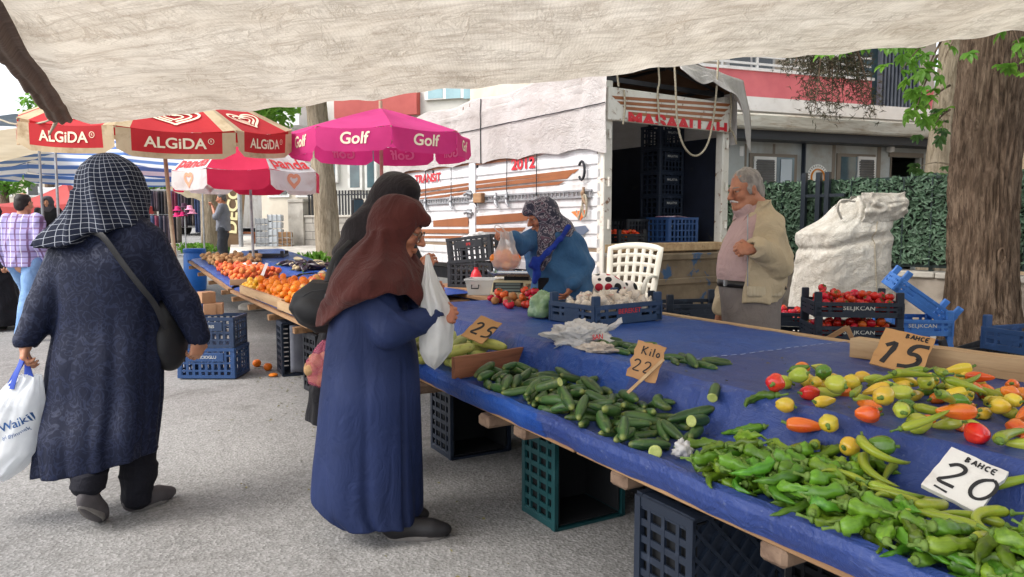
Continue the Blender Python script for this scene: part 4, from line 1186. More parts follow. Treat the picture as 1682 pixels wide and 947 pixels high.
def stripe_mat():
 m=bpy.data.materials.new('striped_cloth'); t=NT(m); w=t.n.new('ShaderNodeTexWave'); w.bands_direction='Z'; w.inputs['Scale'].default_value=2.6; w.inputs['Distortion'].default_value=.3
 t.l.new(t.map('Object'),w.inputs['Vector']); c=t.ramp(w.outputs[1],[(.48,srgb(232,234,238)),(.54,srgb(92,128,190))]); t.setc(c); t.bsdf.inputs['Roughness'].default_value=.85
 tr_=t.n.new('ShaderNodeBsdfTranslucent'); t.l.new(c,tr_.inputs['Color']); ms=t.n.new('ShaderNodeMixShader'); ms.inputs[0].default_value=.35
 t.l.new(t.bsdf.outputs[0],ms.inputs[1]); t.l.new(tr_.outputs[0],ms.inputs[2]); t.l.new(ms.outputs[0],t.out.inputs['Surface']); return m
M_stripe=stripe_mat()
U4=Brolly('striped_umbrella','blue and white striped umbrella behind the red ice cream one',192,12.2,1.72,2.22,2.74,8,R(-90+12),.14)
U4.cloth([M_stripe,M_stripe],0); U4.frame(M_galv)
mb=MB(); c0=P(375,252,10.3); mb.grid(lambda s,t:P(373+38*s,252+25*t,10.35)-c0+Vector((0,.05*math.sin(s*7),.02*math.sin(s*5)*t)),10,8)
tag(mb.build('hanging_cloth',M('pale_blue_plastic',srgb(206,222,236),srgb(190,210,228),5,.5,trans=.3),None,180,.003,loc=c0),'pale blue plastic sheet hanging from the white and crimson umbrella','plastic sheet')
# ------------------------------------------------------------------ the white truck
ta=Vector((0.94,8.0,0)); ts=Vector((-.566,.824,0)).normalized()
tang=math.atan2(ts.y,ts.x)
truck=thing('market_truck','white flatbed truck with brown stripes, canvas cover and open rear','truck',ta,tang)
class TP:
 @staticmethod
 def q(px,py):
  nrm=Vector((-ts.y,ts.x,0)); o=Vector((0,0,CAMH)); d=ray(px,py); t=(ta-o).dot(nrm)/d.dot(nrm); p=o+d*t
  return(p-ta).dot(ts),p.z
class TR:
 @staticmethod
 def q(px,py):
  rt=Vector((ts.y,-ts.x,0)); o=Vector((0,0,CAMH)); d=ray(px,py); t=(ta-o).dot(ts)/d.dot(ts); p=o+d*t
  return(p-ta).dot(rt),p.z
TW,TL=2.0,5.0
def side(mb,x0,y0,x1,y1,out,th,bev=0):
 a0,z1=TP.q(x0,(y0)); a1,_=TP.q(x1,y0); z0=TP.q(x0,y1)[1]
 mb.box(((a0+a1)/2,out-th/2,(z0+z1)/2),(abs(a1-a0),th,abs(z1-z0)),None,bev)
def decal(px,out=.006,th=.004):
 pl=[TP.q(*p)for p in px]; m_=MB(); m_.loft([[Vector((a,out-th,z))for a,z in pl],[Vector((a,out,z))for a,z in pl]]); return m_
BZ=1.12
M_tw=M('white_truck_paint',srgb(214,214,215),srgb(200,200,200),2,.35,.06,14,dirt=srgb(150,136,122),dscale=3,dlo=.52,dhi=.85,stretch=(1,1,.5))
M_twr=M('chipped_white_paint',srgb(214,210,200),srgb(200,194,182),5,.5,.2,50,dirt=srgb(120,82,56),dscale=10,dlo=.58,dhi=.66)
M_stripebrown=M('brown_stripe_vinyl',srgb(150,92,54),srgb(134,80,46),2,.4)
mb=MB(); zc=2.16
prof=[]
z=BZ-.32
while z<zc:
 prof+=[(z,0),(z+.09,0),(z+.105,-.018),(z+.135,-.018),(z+.15,0)]; z+=.15
mb.grid(lambda a,b:Vector((a*TL,prof[min(len(prof)-1,round(b*(len(prof)-1)))][1],prof[min(len(prof)-1,round(b*(len(prof)-1)))][0])),10,len(prof)-1)
mb.box((TL/2,-.045,(BZ-.32+zc)/2),(TL,.04,zc-BZ+.32)); mb.build('side_board',M_tw,truck,30)
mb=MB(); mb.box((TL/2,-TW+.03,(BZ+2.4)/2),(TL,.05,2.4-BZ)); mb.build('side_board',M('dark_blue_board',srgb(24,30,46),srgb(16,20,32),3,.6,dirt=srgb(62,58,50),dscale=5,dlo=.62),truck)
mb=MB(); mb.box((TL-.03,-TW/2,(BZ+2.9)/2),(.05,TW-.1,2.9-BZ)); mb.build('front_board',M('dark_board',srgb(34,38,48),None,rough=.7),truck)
mb=MB(); mb.box((TL/2,-TW/2,BZ-.05),(TL,TW-.02,.1)); mb.build('bed',M('worn_bed_planks',srgb(150,132,110),srgb(120,102,84),4,.8,.3,40,stretch=(.3,3,1)),truck)
mb=MB(); mb.bar((.0,-TW+.02,BZ-.03),(.0,-.02,BZ-.03),.12,.10,bev=.01); mb.bar((0,-TW+.05,BZ-.14),(0,-.05,BZ-.14),.06,.08); mb.build('sill',M_wood2,truck)
for y in(-.06,-TW+.06):
 mb=MB(); mb.bar((0,y,BZ-.4),(0,y,2.86),.11,.12,bev=.008,up=(0,1,0))
 for z in(1.3,1.75,2.25):mb.tube([(-.075,y+(.06 if y>-1 else-.06)*0,z),(-.075,y,z+.1)],.018,8)
 u=mb.build('corner_post',M_twr,truck)
for px in(777,):
 mb=MB(); side(mb,px-5,250,px+5,402,.022,.04,.006); mb.build('side_post',M_tw,truck)
mb=MB(); xa,_=TP.q(652,300); mb.bar((xa,.01,BZ-.3),(xa,.01,zc),.05,.1,up=(0,1,0)); mb.build('side_post',M_tw,truck)
mb=MB(); zr_=TP.q(860,323)[1]
mb.bar((.12,.016,zr_+.035),(TL,.016,zr_+.035),.02,.02); mb.bar((.12,.016,zr_-.035),(TL,.016,zr_-.035),.02,.02)
x=.15
while x<TL:mb.box((x,.014,zr_),(.018,.012,.06)); x+=.075
mb.build('lashing_rail',M_galv,truck)
for px in(702,744,784,818,836,962):
 a,_=TP.q(px,325); m_=MB(); m_.tube([(a,.03,zr_+.07),(a,.04,zr_-.02),(a-.03,.055,zr_-.07),(a-.07,.05,zr_-.12)],[.014,.018,.022,.014],8); m_.ball((a,.045,zr_),(.03,.02,.035)); m_.build('hook',M_rust if px>950 else M_galv,truck)
for px,y1,y0 in((836,322,248),(702,322,262),(744,322,258),(885,322,248)):
 a,z1_=TP.q(px,y0); m_=MB(); m_.tube([(a,.035,zr_),(a+.004,.03,(z1_+zr_)/2),(a,.03,z1_)],.006,5); m_.build('strap',M_dark,truck)
for poly in([(781,250),(860,244),(924,244),(897,252),(782,262)],[(781,264),(893,254),(860,261),(782,271)],
    [(782,297),(952,277),(944,284),(782,302)],[(782,304),(941,284),(932,293),(782,309)],[(782,312),(928,297),(918,303),(782,315)],
    [(656,280),(668,275),(770,263),(770,271),(660,286)],[(690,311),(770,300),(770,304),(690,315)],[(690,318),(770,306),(770,311),(690,322)],[(690,325),(770,314),(770,318),(690,329)],
    [(712,362),(770,356),(770,372),(712,372)],[(783,355),(872,348),(866,362),(783,369)],[(690,376),(770,376),(770,383),(690,383)],[(783,375),(864,373),(858,380),(783,381)],[(690,387),(770,387),(770,391),(690,391)]):
 decal(poly).build('stripe',M_stripebrown,truck,30)
mb=decal([(938,347),(966,344),(954,362)]); mb.build('pennant',M('orange_vinyl',srgb(232,120,60),None,rough=.5),truck,30)
mb=decal([(944,372),(962,370),(968,378),(958,386),(944,384)]); mb.build('badge',M('slate_vinyl',srgb(88,98,116),None,rough=.5),truck,30)
M_redv=M('red_vinyl',srgb(196,36,48),None,rough=.5)
def side_text(s,px,py,h,bold=.03,sx=1.0):
 a,z=TP.q(px,py); t=text_mb(s,h,bold,sx=sx); t.xf(Matrix.Translation((a,.011,z))@Matrix(((-1,0,0,0),(0,0,1,0),(0,1,0,0),(0,0,0,1)))); t.build('lettering',M_redv,truck,0)
side_text('TRANSiT',703,293,.125,.03,1.2); side_text('2012',860,269,.135,.035,1.35)
mb=MB(); a,z=TP.q(792,325); mb.box((a,.05,z),(.2,.07,.13),None,.008); mb.build('wood_block',M_wood,truck)
for px in(774,):
 for z in(1.5,1.75):
  a,_=TP.q(px,300); m_=MB(); m_.tube([(a-.1,.05,z),(a,.06,z+.02),(a+.1,.05,z)],.02,8); m_.box((a,.035,z),(.1,.03,.12),None,.01); m_.build('latch',M_galv,truck)
m_=MB(); a,z=TP.q(960,280); m_.tube([(a+.05*math.cos(t),.04,z+.1*math.sin(t))for t in np.linspace(.6,5.6,12)],.015,6); m_.build('latch',M_dark,truck)
m_=MB(); a,z=TP.q(966,330); m_.tube([(a+.035*math.cos(t),.05,z-.05+.12*math.sin(t))for t in np.linspace(0,6.28,14)],.012,6); m_.tube([(a,.05,z+.05),(a+.1,.05,z-.2),(a+.14,.05,z-.1)],.012,6); m_.build('rope_coil',M_rope,truck)
mb=MB()
for x in np.linspace(.05,TL-.05,5):
 pts=[(x,-.02,2.1),(x,-.02,2.92),(x,-TW/2,3.13),(x,-TW+.02,2.92),(x,-TW+.02,2.1)]
 mb.tube(pts,.022,6)
for y,z in((-.25,2.95),(-TW/2,3.12),(-TW+.25,2.95)):mb.tube([(0.05,y,z-.02),(TL-.05,y,z-.02)],.018,6)
mb.bar((.06,-.05,2.9),(.06,-TW+.05,2.9),.04,.05); mb.build('hoop_frame',M_dark,truck)
def canv(a,b):
 """a along the truck, b over the section from the near hem to the far hem"""
 x=-.12+a*(TL+.2)
 hem=2.14+.035*abs(math.sin(a*PI*6.5))-.05*math.exp(-((a-.0)/.05)**2)
 Lb=[(.045,hem),(.05,2.45),(.045,2.72),(.03,2.98),(-TW/2,3.20),(-TW-.02,2.98),(-TW-.04,2.74),(-TW-.05,2.3)]
 f=b*(len(Lb)-1); i=min(int(f),len(Lb)-2); g=f-i; y=Lb[i][0]*(1-g)+Lb[i+1][0]*g; z=Lb[i][1]*(1-g)+Lb[i+1][1]*g
 w=1 if b<.3 else .4
 y+=w*(.024*nz(x*2.6,z*.5,3)-.026*abs(nz(x*5+z*.5,z*.25,5))-.010*abs(nz(x*12-z,z*.5,9))+.010*math.sin(x*19+4*z)*math.exp(-x/.7))
 z+=.008*nz(x*2,y*2,8)-(.05*math.sin(a*4*PI)**2 if .35<b<.65 else 0)+.10*(1-a)*(1 if b>.25 and b<.8 else b/.25 if b<=.25 else 0)*.4
 return Vector((x,y,z))
mb=MB(); mb.grid(canv,150,84,flip=True); mb.build('canvas_cover',M_tcan,truck,180)
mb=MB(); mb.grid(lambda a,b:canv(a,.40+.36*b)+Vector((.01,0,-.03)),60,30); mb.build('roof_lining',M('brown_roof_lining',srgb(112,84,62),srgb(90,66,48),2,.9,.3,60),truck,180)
mb=MB(); mb.tube([canv(a,.21)+Vector((0,.012,0))for a in np.linspace(0,1,40)],.006,5); mb.tube([canv(.47,b)+Vector((0,.012,0))for b in np.linspace(0,.42,16)],.007,5); mb.build('cover_cord',M_dark,truck)
def flap(a,b):
 y=-TW*.42-a*(TW*.66); z=3.20-.14*a; drop=(.16+.10*abs(math.sin(a*7))+.62*sstep(.62,.95,a))*b
 return Vector((-.13-.14*b-.05*math.sin(a*11)*b,y-.06*b+.03*math.sin(b*6+a*8),z-drop+.02*nz(a*6,b*5,2)))
mb=MB(); mb.grid(flap,40,22); mb.build('cover_flap',M_tcan,truck,180,.006)
hb=[TR.q(984,150),TR.q(1213,168),TR.q(1213,213),TR.q(984,207)]
hz0,hz1=(hb[3][1]+hb[2][1])/2,(hb[0][1]+hb[1][1])/2
mb=MB(); mb.box((-.075,-TW/2,(hz0+hz1)/2),(.05,TW-.04,hz1-hz0),None,.01); hd=mb.build('header_board',M_twr,truck)
def rdecal(pts,mat,name,out=-.104):
 pl=[TR.q(*p)for p in pts]; m_=MB(); m_.loft([[Vector((out,-r,z))for r,z in pl],[Vector((out+.003,-r,z))for r,z in pl]]); m_.build(name,mat,hd,30)
for i in range(4):
 y0,y1=161+i*8.6,166.5+i*8.6
 rdecal([(994+i*9,y0-2),(1190-i*5,y0+11),(1184-i*5,y1+10),(1000+i*9,y1-2)],M_stripebrown,'stripe')
t=text_mb('MA\u015eAALLAH',.135,.05,sx=1.5)
bm=bmesh.new(); vs=[bm.verts.new(v)for v in t.v]
for f in t.f:
 try:bm.faces.new([vs[i]for i in f])
 except ValueError:pass
bmesh.ops.bisect_plane(bm,geom=bm.verts[:]+bm.edges[:]+bm.faces[:],plane_co=(0,-.022,0),plane_no=(0,-1,0),clear_outer=True)
me=bpy.data.meshes.new('lettering'); bm.to_mesh(me); bm.free(); me.materials.append(M_redv)
ro,rz_=TR.q(1106,206); me.transform(Matrix.Translation((-.106,-ro,hz0+.026))@Matrix(((0,0,-1,0),(-1,0,0,0),(0,1,0,0),(0,0,0,1))))
o=bpy.data.objects.new('lettering',me); C.objects.link(o); o.parent=hd
def rearp(px,py,out=-.2):
 r,z=TR.q(px,py); return Vector((out,-r,z))
def smooth_line(pts,it=3):
 for _ in range(it):
  q=[pts[0]]
  for i in range(len(pts)-1):q+=[pts[i]*.75+pts[i+1]*.25,pts[i]*.25+pts[i+1]*.75]
  pts=q+[pts[-1]]
 return pts
mb=MB(); mb.tube(smooth_line([rearp(*q)for q in((1086,108),(1088,150),(1090,205),(1100,244),(1120,262),(1140,245),(1150,200),(1155,150),(1158,96))]),.0115,8); mb.build('rope_loop',M_rope,truck,180)
for pts in(((1068,112),(1070,140),(1066,150),(1070,205)),((1012,150),(1014,180),(1010,206)),((1186,150),(1188,180),(1184,210),(1192,222),(1196,238)),((1000,122),(1003,145))):
 m_=MB(); m_.tube(smooth_line([rearp(x,y,-.125)for x,y in pts],2),.011,6); m_.build('cord',M_rope,truck,180)
M_tail=M('rusted_tailgate',srgb(128,112,92),srgb(104,90,72),4,.8,.4,40,dirt=srgb(58,86,120),dscale=4.5,dlo=.56,dhi=.62)
mb=MB(); mb.box((-.09,-TW/2,BZ-.43),(.04,TW-.04,.66),None,.006)
for z in(BZ-.14,BZ-.42,BZ-.70):mb.bar((-.118,-TW+.04,z),(-.118,-.04,z),.035,.07,bev=.008)
mb.build('tailgate',M_tail,truck)
mb=MB()
for y in(-.3,-TW+.3):mb.bar((.1,y,.62),(TL+1.6,y,.62),.08,.16)
for x in(1.2,2.8):mb.bar((x,-TW+.2,.62),(x,-.2,.62),.08,.12)
mb.bar((-.02,-TW+.1,.5),(-.02,-.1,.5),.1,.1); mb.build('chassis',M_dark,truck)
for x in(1.1,TL+.9):
 for y in(-.16,-TW+.16):
  m_=MB(); m_.lathe([(.2,-.1),(.31,-.1),(.34,-.07),(.345,0),(.34,.07),(.31,.1),(.2,.1)],30); m_.xf(Matrix.Translation((x,y,.345))@Euler((R(90),0,0)).to_matrix().to_4x4()); w=m_.build('wheel',M_black,truck)
  m_=MB(); m_.lathe([(.21,-.08),(.2,.05),(.08,.02),(.06,.09),(.001,.09)],20); m_.xf(Matrix.Translation((x,y,.345))@Euler((R(90 if y<-1 else-90),0,0)).to_matrix().to_4x4()); m_.build('rim',M_galv,w)
for x in(1.1,):
 m_=MB(); m_.box((x,-.16,.78),(.9,.3,.03),None,.01); m_.build('mudguard',M_black,truck)
def cabring(x,zt_,zb_,w0,w1):return[Vector((x,-TW/2+s*w,z))for s,w,z in((1,w0,zb_),(1,w0*1.02,zb_+.45*(zt_-zb_)),(1,w1,zt_-.08),(1,w1*.86,zt_),(-1,w1*.86,zt_),(-1,w1,zt_-.08),(-1,w0*1.02,zb_+.45*(zt_-zb_)),(-1,w0,zb_))]
mb=MB(); mb.loft([cabring(TL+.1,2.05,.55,.88,.82),cabring(TL+.9,2.08,.5,.9,.80),cabring(TL+1.3,1.98,.5,.9,.76),cabring(TL+1.95,1.3,.5,.9,.82),cabring(TL+2.35,1.15,.5,.85,.8),cabring(TL+2.5,.95,.5,.78,.75)])
cab=mb.build('cab',M_tw,truck,40)
mb=MB(); mb.loft([[Vector((TL+.35,-TW/2+.905,1.28)),Vector((TL+1.55,-TW/2+.905,1.28)),Vector((TL+1.28,-TW/2+.83,1.86)),Vector((TL+.35,-TW/2+.85,1.9))],[Vector((TL+.35,-TW/2+.925,1.28)),Vector((TL+1.55,-TW/2+.925,1.28)),Vector((TL+1.28,-TW/2+.85,1.86)),Vector((TL+.35,-TW/2+.87,1.9))]]); mb.build('side_window',M_glass,cab,30)
mb=MB(); mb.loft([[Vector((TL+1.36,-TW/2+s*.7,1.95))for s in(1,-1)]+[Vector((TL+1.93,-TW/2+s*.8,1.34))for s in(-1,1)],[Vector((TL+1.39,-TW/2+s*.7,1.98))for s in(1,-1)]+[Vector((TL+1.96,-TW/2+s*.8,1.37))for s in(-1,1)]]); mb.build('windscreen',M_glass,cab,30)
mb=MB(); mp=Vector((TL+1.25,.12,1.62)); mb.box(mp,(.1,.22,.36),None,.03); mb.bar(mp+Vector((0,-.05,-.1)),(TL+1.3,-.12,1.45),.03,.03); mr=mb.build('wing_mirror',M_black,cab)
mb=MB(); mb.box(mp+Vector((-.053,0,0)),(.006,.17,.3)); mb.build('mirror_glass',M_dglass,mr)
mb=MB(); mb.box((TL+.95,-TW/2+.925,1.02),(.16,.03,.035),None,.01); mb.build('door_handle',M_black,cab)
for s in(1,-1):
 mb=MB(); mb.ball((TL+2.42,-TW/2+s*.6,.9),(.08,.14,.1)); mb.build('headlight',M_galv,cab)
# ------------------------------------------------------------------ the market counters
def cloth_mat(name,c1,c2,dust):
 m=bpy.data.materials.new(name); t=NT(m); v=t.map('Object')
 col=t.mix(t.ramp(t.noise(v,2.2,5,.6),[(.35,0.),(.66,1.)]),c1,c2)
 sc1=t.ramp(t.noise(t.map('Object',(3,26,5),(0,0,.6)),2.2,6,.75),[(.56,0.),(.78,1.)])
 sc2=t.ramp(t.noise(t.map('Object',(24,3,5),(0,0,.3)),1.8,6,.75),[(.58,0.),(.8,1.)])
 col=t.mix(t.math('MULTIPLY',t.math('MAXIMUM',sc1,sc2),.35),col,dust)
 sp=t.ramp(t.noise(v,60,3,.5),[(.66,0.),(.72,1.)]); col=t.mix(t.math('MULTIPLY',sp,.35),col,dust)
 t.setc(col); t.bsdf.inputs['Specular IOR Level'].default_value=.35
 t.l.new(t.math('ADD',t.math('MULTIPLY',t.noise(v,6,4),.34),.24),t.bsdf.inputs['Roughness'])
 w=[]
 for ax in('X','Y'):
  wv=t.n.new('ShaderNodeTexWave'); wv.bands_direction=ax; wv.inputs['Scale'].default_value=90; t.l.new(v,wv.inputs['Vector']); w.append(wv.outputs[1])
 h=t.math('ADD',t.math('MULTIPLY',t.noise(v,9,6,.62,.4),1.0),t.math('MULTIPLY',t.math('ADD',w[0],w[1]),.03))
 rd=t.math('ABSOLUTE',t.math('SUBTRACT',t.noise(t.map('Object',(1,1.6,1),(0,0,.5)),5.5,6,.6,1.4),.5)); t.setn(t.bump(h,.45,.012,t.bump(rd,.5,.05))); return m
M_blue=cloth_mat('blue_sheet',srgb(38,80,156),srgb(28,64,136),srgb(116,138,180))
M_violet=cloth_mat('violet_blue_sheet',srgb(52,74,138),srgb(42,60,118),srgb(124,134,168))
PROF=[(1.512,.528),(1.494,.560),(1.486,.592),(1.494,.616),(1.518,.624),(1.548,.608),(1.62,.603),(1.74,.606),(1.86,.614),(1.905,.640),(1.93,.690),(1.955,.742),(1.985,.766),(2.03,.760),(2.15,.754),(2.4,.752),(2.7,.752),(3.0,.752),(3.30,.752),(3.345,.745),(3.352,.70),(3.345,.655)]
def back_of(u):return 3.33 if u>-3.95 else 2.77
def cl_pt(u,s,ext=0.0):
 f=s*(len(PROF)-1); i=min(int(f),len(PROF)-2); g=f-i
 v=PROF[i][0]*(1-g)+PROF[i+1][0]*g; z=PROF[i][1]*(1-g)+PROF[i+1][1]*g
 if v>2.03:v=2.03+(v-2.03)*(back_of(u)-2.03)/1.30
 flat=1-sstep(.0,.05,abs(f-10.5)-3)if 7<f<14 else 0
 st=math.exp(-((f-10.6)/2.0)**2)
 z+=.006*nz(u*4.2,v*5,1)+.004*nz(u*11,v*12,4)+st*(.020*nz(u*3.5,v*2,7)+.010*nz(u*9+v*4,v*3,2))
 v+=st*(.030*nz(u*2.6,0,3)+.018*nz(u*7.5,z*5,5))+(1 if f<4.5 else 0)*(.008*nz(u*2.4,z*4,6)+.004*nz(u*9,z*9,2))
 z+=(.012*nz(u*1.7,3,3)if f<5 else 0)+ext
 return Vector((u,v,z))
def prof_z(u,v):
 """height of the cloth at (u, v)"""
 if v>back_of(u)or v<1.5:return 0.60 if v<1.5 else .75
 z=np.interp(v,[p[0]for p in PROF[4:19]],[p[1]for p in PROF[4:19]])
 return float(z)+.006*nz(u*4.2,v*5,1)
cnt=thing('market_counter','long low market counter under blue plastic sheets, stepped in two tiers','counter',(0,0,0),SANG)
mb=MB(); mb.grid(lambda a,b:cl_pt(-5.2+a*2.82,b),190,126,flip=False); mb.build('blue_cloth',M_blue,cnt,180)
mb=MB(); mb.grid(lambda a,b:cl_pt(-2.42+a*3.12+.012*nz(b*14,2),b,.004),210,126); mb.build('violet_cloth',M_violet,cnt,180)
mb=MB()
for k in range(34):
 a=cl_pt(-2.405,.60+k*.0095); b=cl_pt(-2.405,.60+k*.0095+.005); mb.bar(a+Vector((0,0,.008)),b+Vector((0,0,.008)),.004,.002)
mb.build('seam',M('pale_stitching',srgb(150,160,190),None,rough=.8),cnt)
mb=MB(); mb.bar((-5.2,1.565,.535),(-2.2,1.565,.535),.10,.035,bev=.004); mb.bar((-2.19,1.57,.533),(.7,1.57,.533),.10,.035,bev=.004)
mb.bar((-5.2,1.80,.56),(.7,1.80,.56),.26,.03); mb.bar((-5.2,2.35,.70),(.7,2.35,.70),.6,.03); mb.bar((-3.95,3.0,.70),(.7,3.0,.70),.6,.03)
mb.build('plank',M_wood,cnt)
mb=MB()
for u in(-4.6,-3.62,-2.86,-2.63,-1.96,-1.30,-.55,.3):mb.bar((u,1.50+.03*math.sin(u*9),.487),(u,2.6,.487),.09,.055,bev=.012)
mb.build('cross_beam',M('old_grey_wood',srgb(146,122,102),srgb(116,94,78),6,.85,.6,50,dirt=srgb(84,64,52),dscale=12),cnt)
mb=MB()
for u in(-3.9,-2.2,-.6,.5):
 mb.bar((u,3.2,0),(u,3.2,.69),.07,.07,up=(1,0,0))
mb.build('leg',M_wood,cnt)
mb=MB(); mb.bar((-3.95,3.345,.725),(-2.2,3.345,.725),.03,.075,bev=.006); mb.bar((-5.2,2.785,.725),(-4.0,2.785,.725),.03,.085,bev=.006); mb.build('edge_board',M_wood2,cnt)
def beam(name,label,a,b,w,h,mat,cat='plank',tilt=0.0):
 a,b=Vector(a),Vector(b); d=b-a; o=thing(name,label,cat,a,math.atan2(d.y,d.x)); L=d.length; mb=MB(); n=14
 rings=[]
 for i in range(n+1):
  x=L*i/n; dv=[.004*nz(x*6,k*3.1,len(label))for k in range(4)]
  rings.append([(x+.006*nz(k,i,2),y+dv[k],z+dv[(k+1)%4])for k,(y,z)in enumerate(((-w/2,0),(w/2,0),(w/2,h),(-w/2,h)))])
 mb.loft(rings); mb.build('board',mat,o,30)
 if tilt:o.rotation_euler.x=tilt
 return o
beam('divider_plank','short reddish brown plank standing between the zucchini and the cucumbers',S(-3.19,1.50,.612),S(-3.33,2.14,.655),.026,.105,M('reddish_plank',srgb(150,98,70),srgb(124,76,54),5,.75,.5,60,stretch=(.3,3,3),dirt=srgb(84,54,40),dscale=6))
beam('timber_beam','pale square timber beam lying along the back of the counter',S(-2.12,2.99,.758),S(-.3,3.26,.758),.085,.085,M_wood2,'beam')
PR2=[(1.50,.56),(1.49,.60),(1.52,.615),(1.9,.66),(2.25,.71),(2.30,.735),(2.36,.735),(2.9,.765),(2.93,.74),(2.93,.68)]
def prof2(v):return float(np.interp(v,[p[0]for p in PR2[1:8]],[p[1]for p in PR2[1:8]]))
def stall2(name,label,u0,u1,mats):
 zt_=lambda u:terrain(*S(u,2,0).xy)
 o=thing(name,label,'counter',(0,0,0),SANG)
 mb=MB()
 def f(a,b):
  q=b*(len(PR2)-1); i=min(int(q),len(PR2)-2); g=q-i; u=u0+a*(u1-u0)
  v=PR2[i][0]*(1-g)+PR2[i+1][0]*g; z=PR2[i][1]*(1-g)+PR2[i+1][1]*g
  return Vector((u,v+.008*nz(u*4,z*6,3),z+.012*nz(u*3,v*4,2)+zt_(u)))
 mb.grid(f,60,54); mb.build('cloth',mats,o,180)
 mb=MB()
 for v,z in((1.6,.565),(2.1,.63),(2.7,.69)):mb.bar((u0,v,z+zt_(u0)),(u1,v,z+zt_(u1)),.3,.03)
 mb.build('plank',M_wood,o)
 mb=MB()
 for u in np.linspace(u0+.3,u1-.3,4):mb.bar((u,1.42,.50+zt_(u)),(u,2.8,.56+zt_(u)),.07,.05)
 mb.build('cross_beam',M_wood,o)
 mb=MB()
 for u in(u0+.2,u1-.3):
  for v in(2.75,):mb.bar((u,v,zt_(u)),(u,v,.66+zt_(u)),.06,.06,up=(1,0,0))
 mb.build('leg',M_wood,o); return o
stall2('fruit_counter','second counter heaped with oranges beyond the women',-9.2,-5.72,M_blue)
stall2('far_fruit_counter','farther counter with peaches and potatoes near the blue barrel',-13.2,-9.36,M_blue)
def zt2(u,v):return prof2(v)+terrain(*S(u,2,0).xy)
beam('retaining_board','long pale board edging the orange heap, its nearer length',S(-6.75,1.47,.60),S(-5.62,1.50,.60),.03,.075,M_wood2)
beam('retaining_board','long pale board edging the orange heap, its farther length',S(-8.55,1.46,.60),S(-6.72,1.50,.625),.03,.085,M_wood2)
beam('retaining_board','thin board standing between the oranges and the peaches',S(-9.28,1.46,.63),S(-9.20,2.2,.70),.03,.07,M_wood2)
st_=thing('side_counter','small side counter with the scale and boxes beside the seller','counter',(0,0,0),SANG)
mb=MB(); mb.box((-5.95,3.25,.735),(1.94,.86,.03),None,.004); mb.build('tabletop',M_wood,st_)
mb=MB()
for u in(-6.8,-5.1):
 for v in(2.9,3.6):mb.bar((u,v,0),(u,v,.72),.06,.06,up=(1,0,0))
mb.build('leg',M_wood,st_)
# ------------------------------------------------------------------ plastic crates
def plast(name,c,rough=.5):return M(name,c,tuple(x*.82 for x in c),5,rough,.1,60,dirt=tuple(min(1,x*1.6+.02)for x in c),dscale=7,dlo=.6)
M_navy=plast('navy_plastic',srgb(44,62,92)); M_slate=plast('slate_blue_plastic',srgb(42,74,122)); M_teal=plast('teal_plastic',srgb(18,66,70))
M_sky=plast('bright_blue_plastic',srgb(62,116,190)); M_char=plast('charcoal_plastic',srgb(34,36,42)); M_nearblk=plast('blue_black_plastic',srgb(30,40,56))
M_letter=M('crate_lettering',srgb(196,196,190),None,rough=.7); M_letred=M('red_crate_lettering',srgb(200,50,50),None,rough=.7)
def panel(mb,a,b,H,t,slats,mids=(.5,),rail=.028):
 """open lattice wall from a to b (bottom edge), height H"""
 a,b=Vector(a),Vector(b); up=Vector((0,0,1)); d=(b-a); L=d.length
 mb.bar(a+up*rail/2,b+up*rail/2,t,rail); mb.bar(a+up*(H-rail/2),b+up*(H-rail/2),t*1.5,rail)
 for m in mids:mb.bar(a+up*H*m,b+up*H*m,t*.8,rail*.55)
 for i in range(slats):
  p=a+d*((i+.5)/slats); mb.bar(p+up*rail,p+up*(H-rail),t*.6,min(.024,L/slats*.5),up=d.normalized())
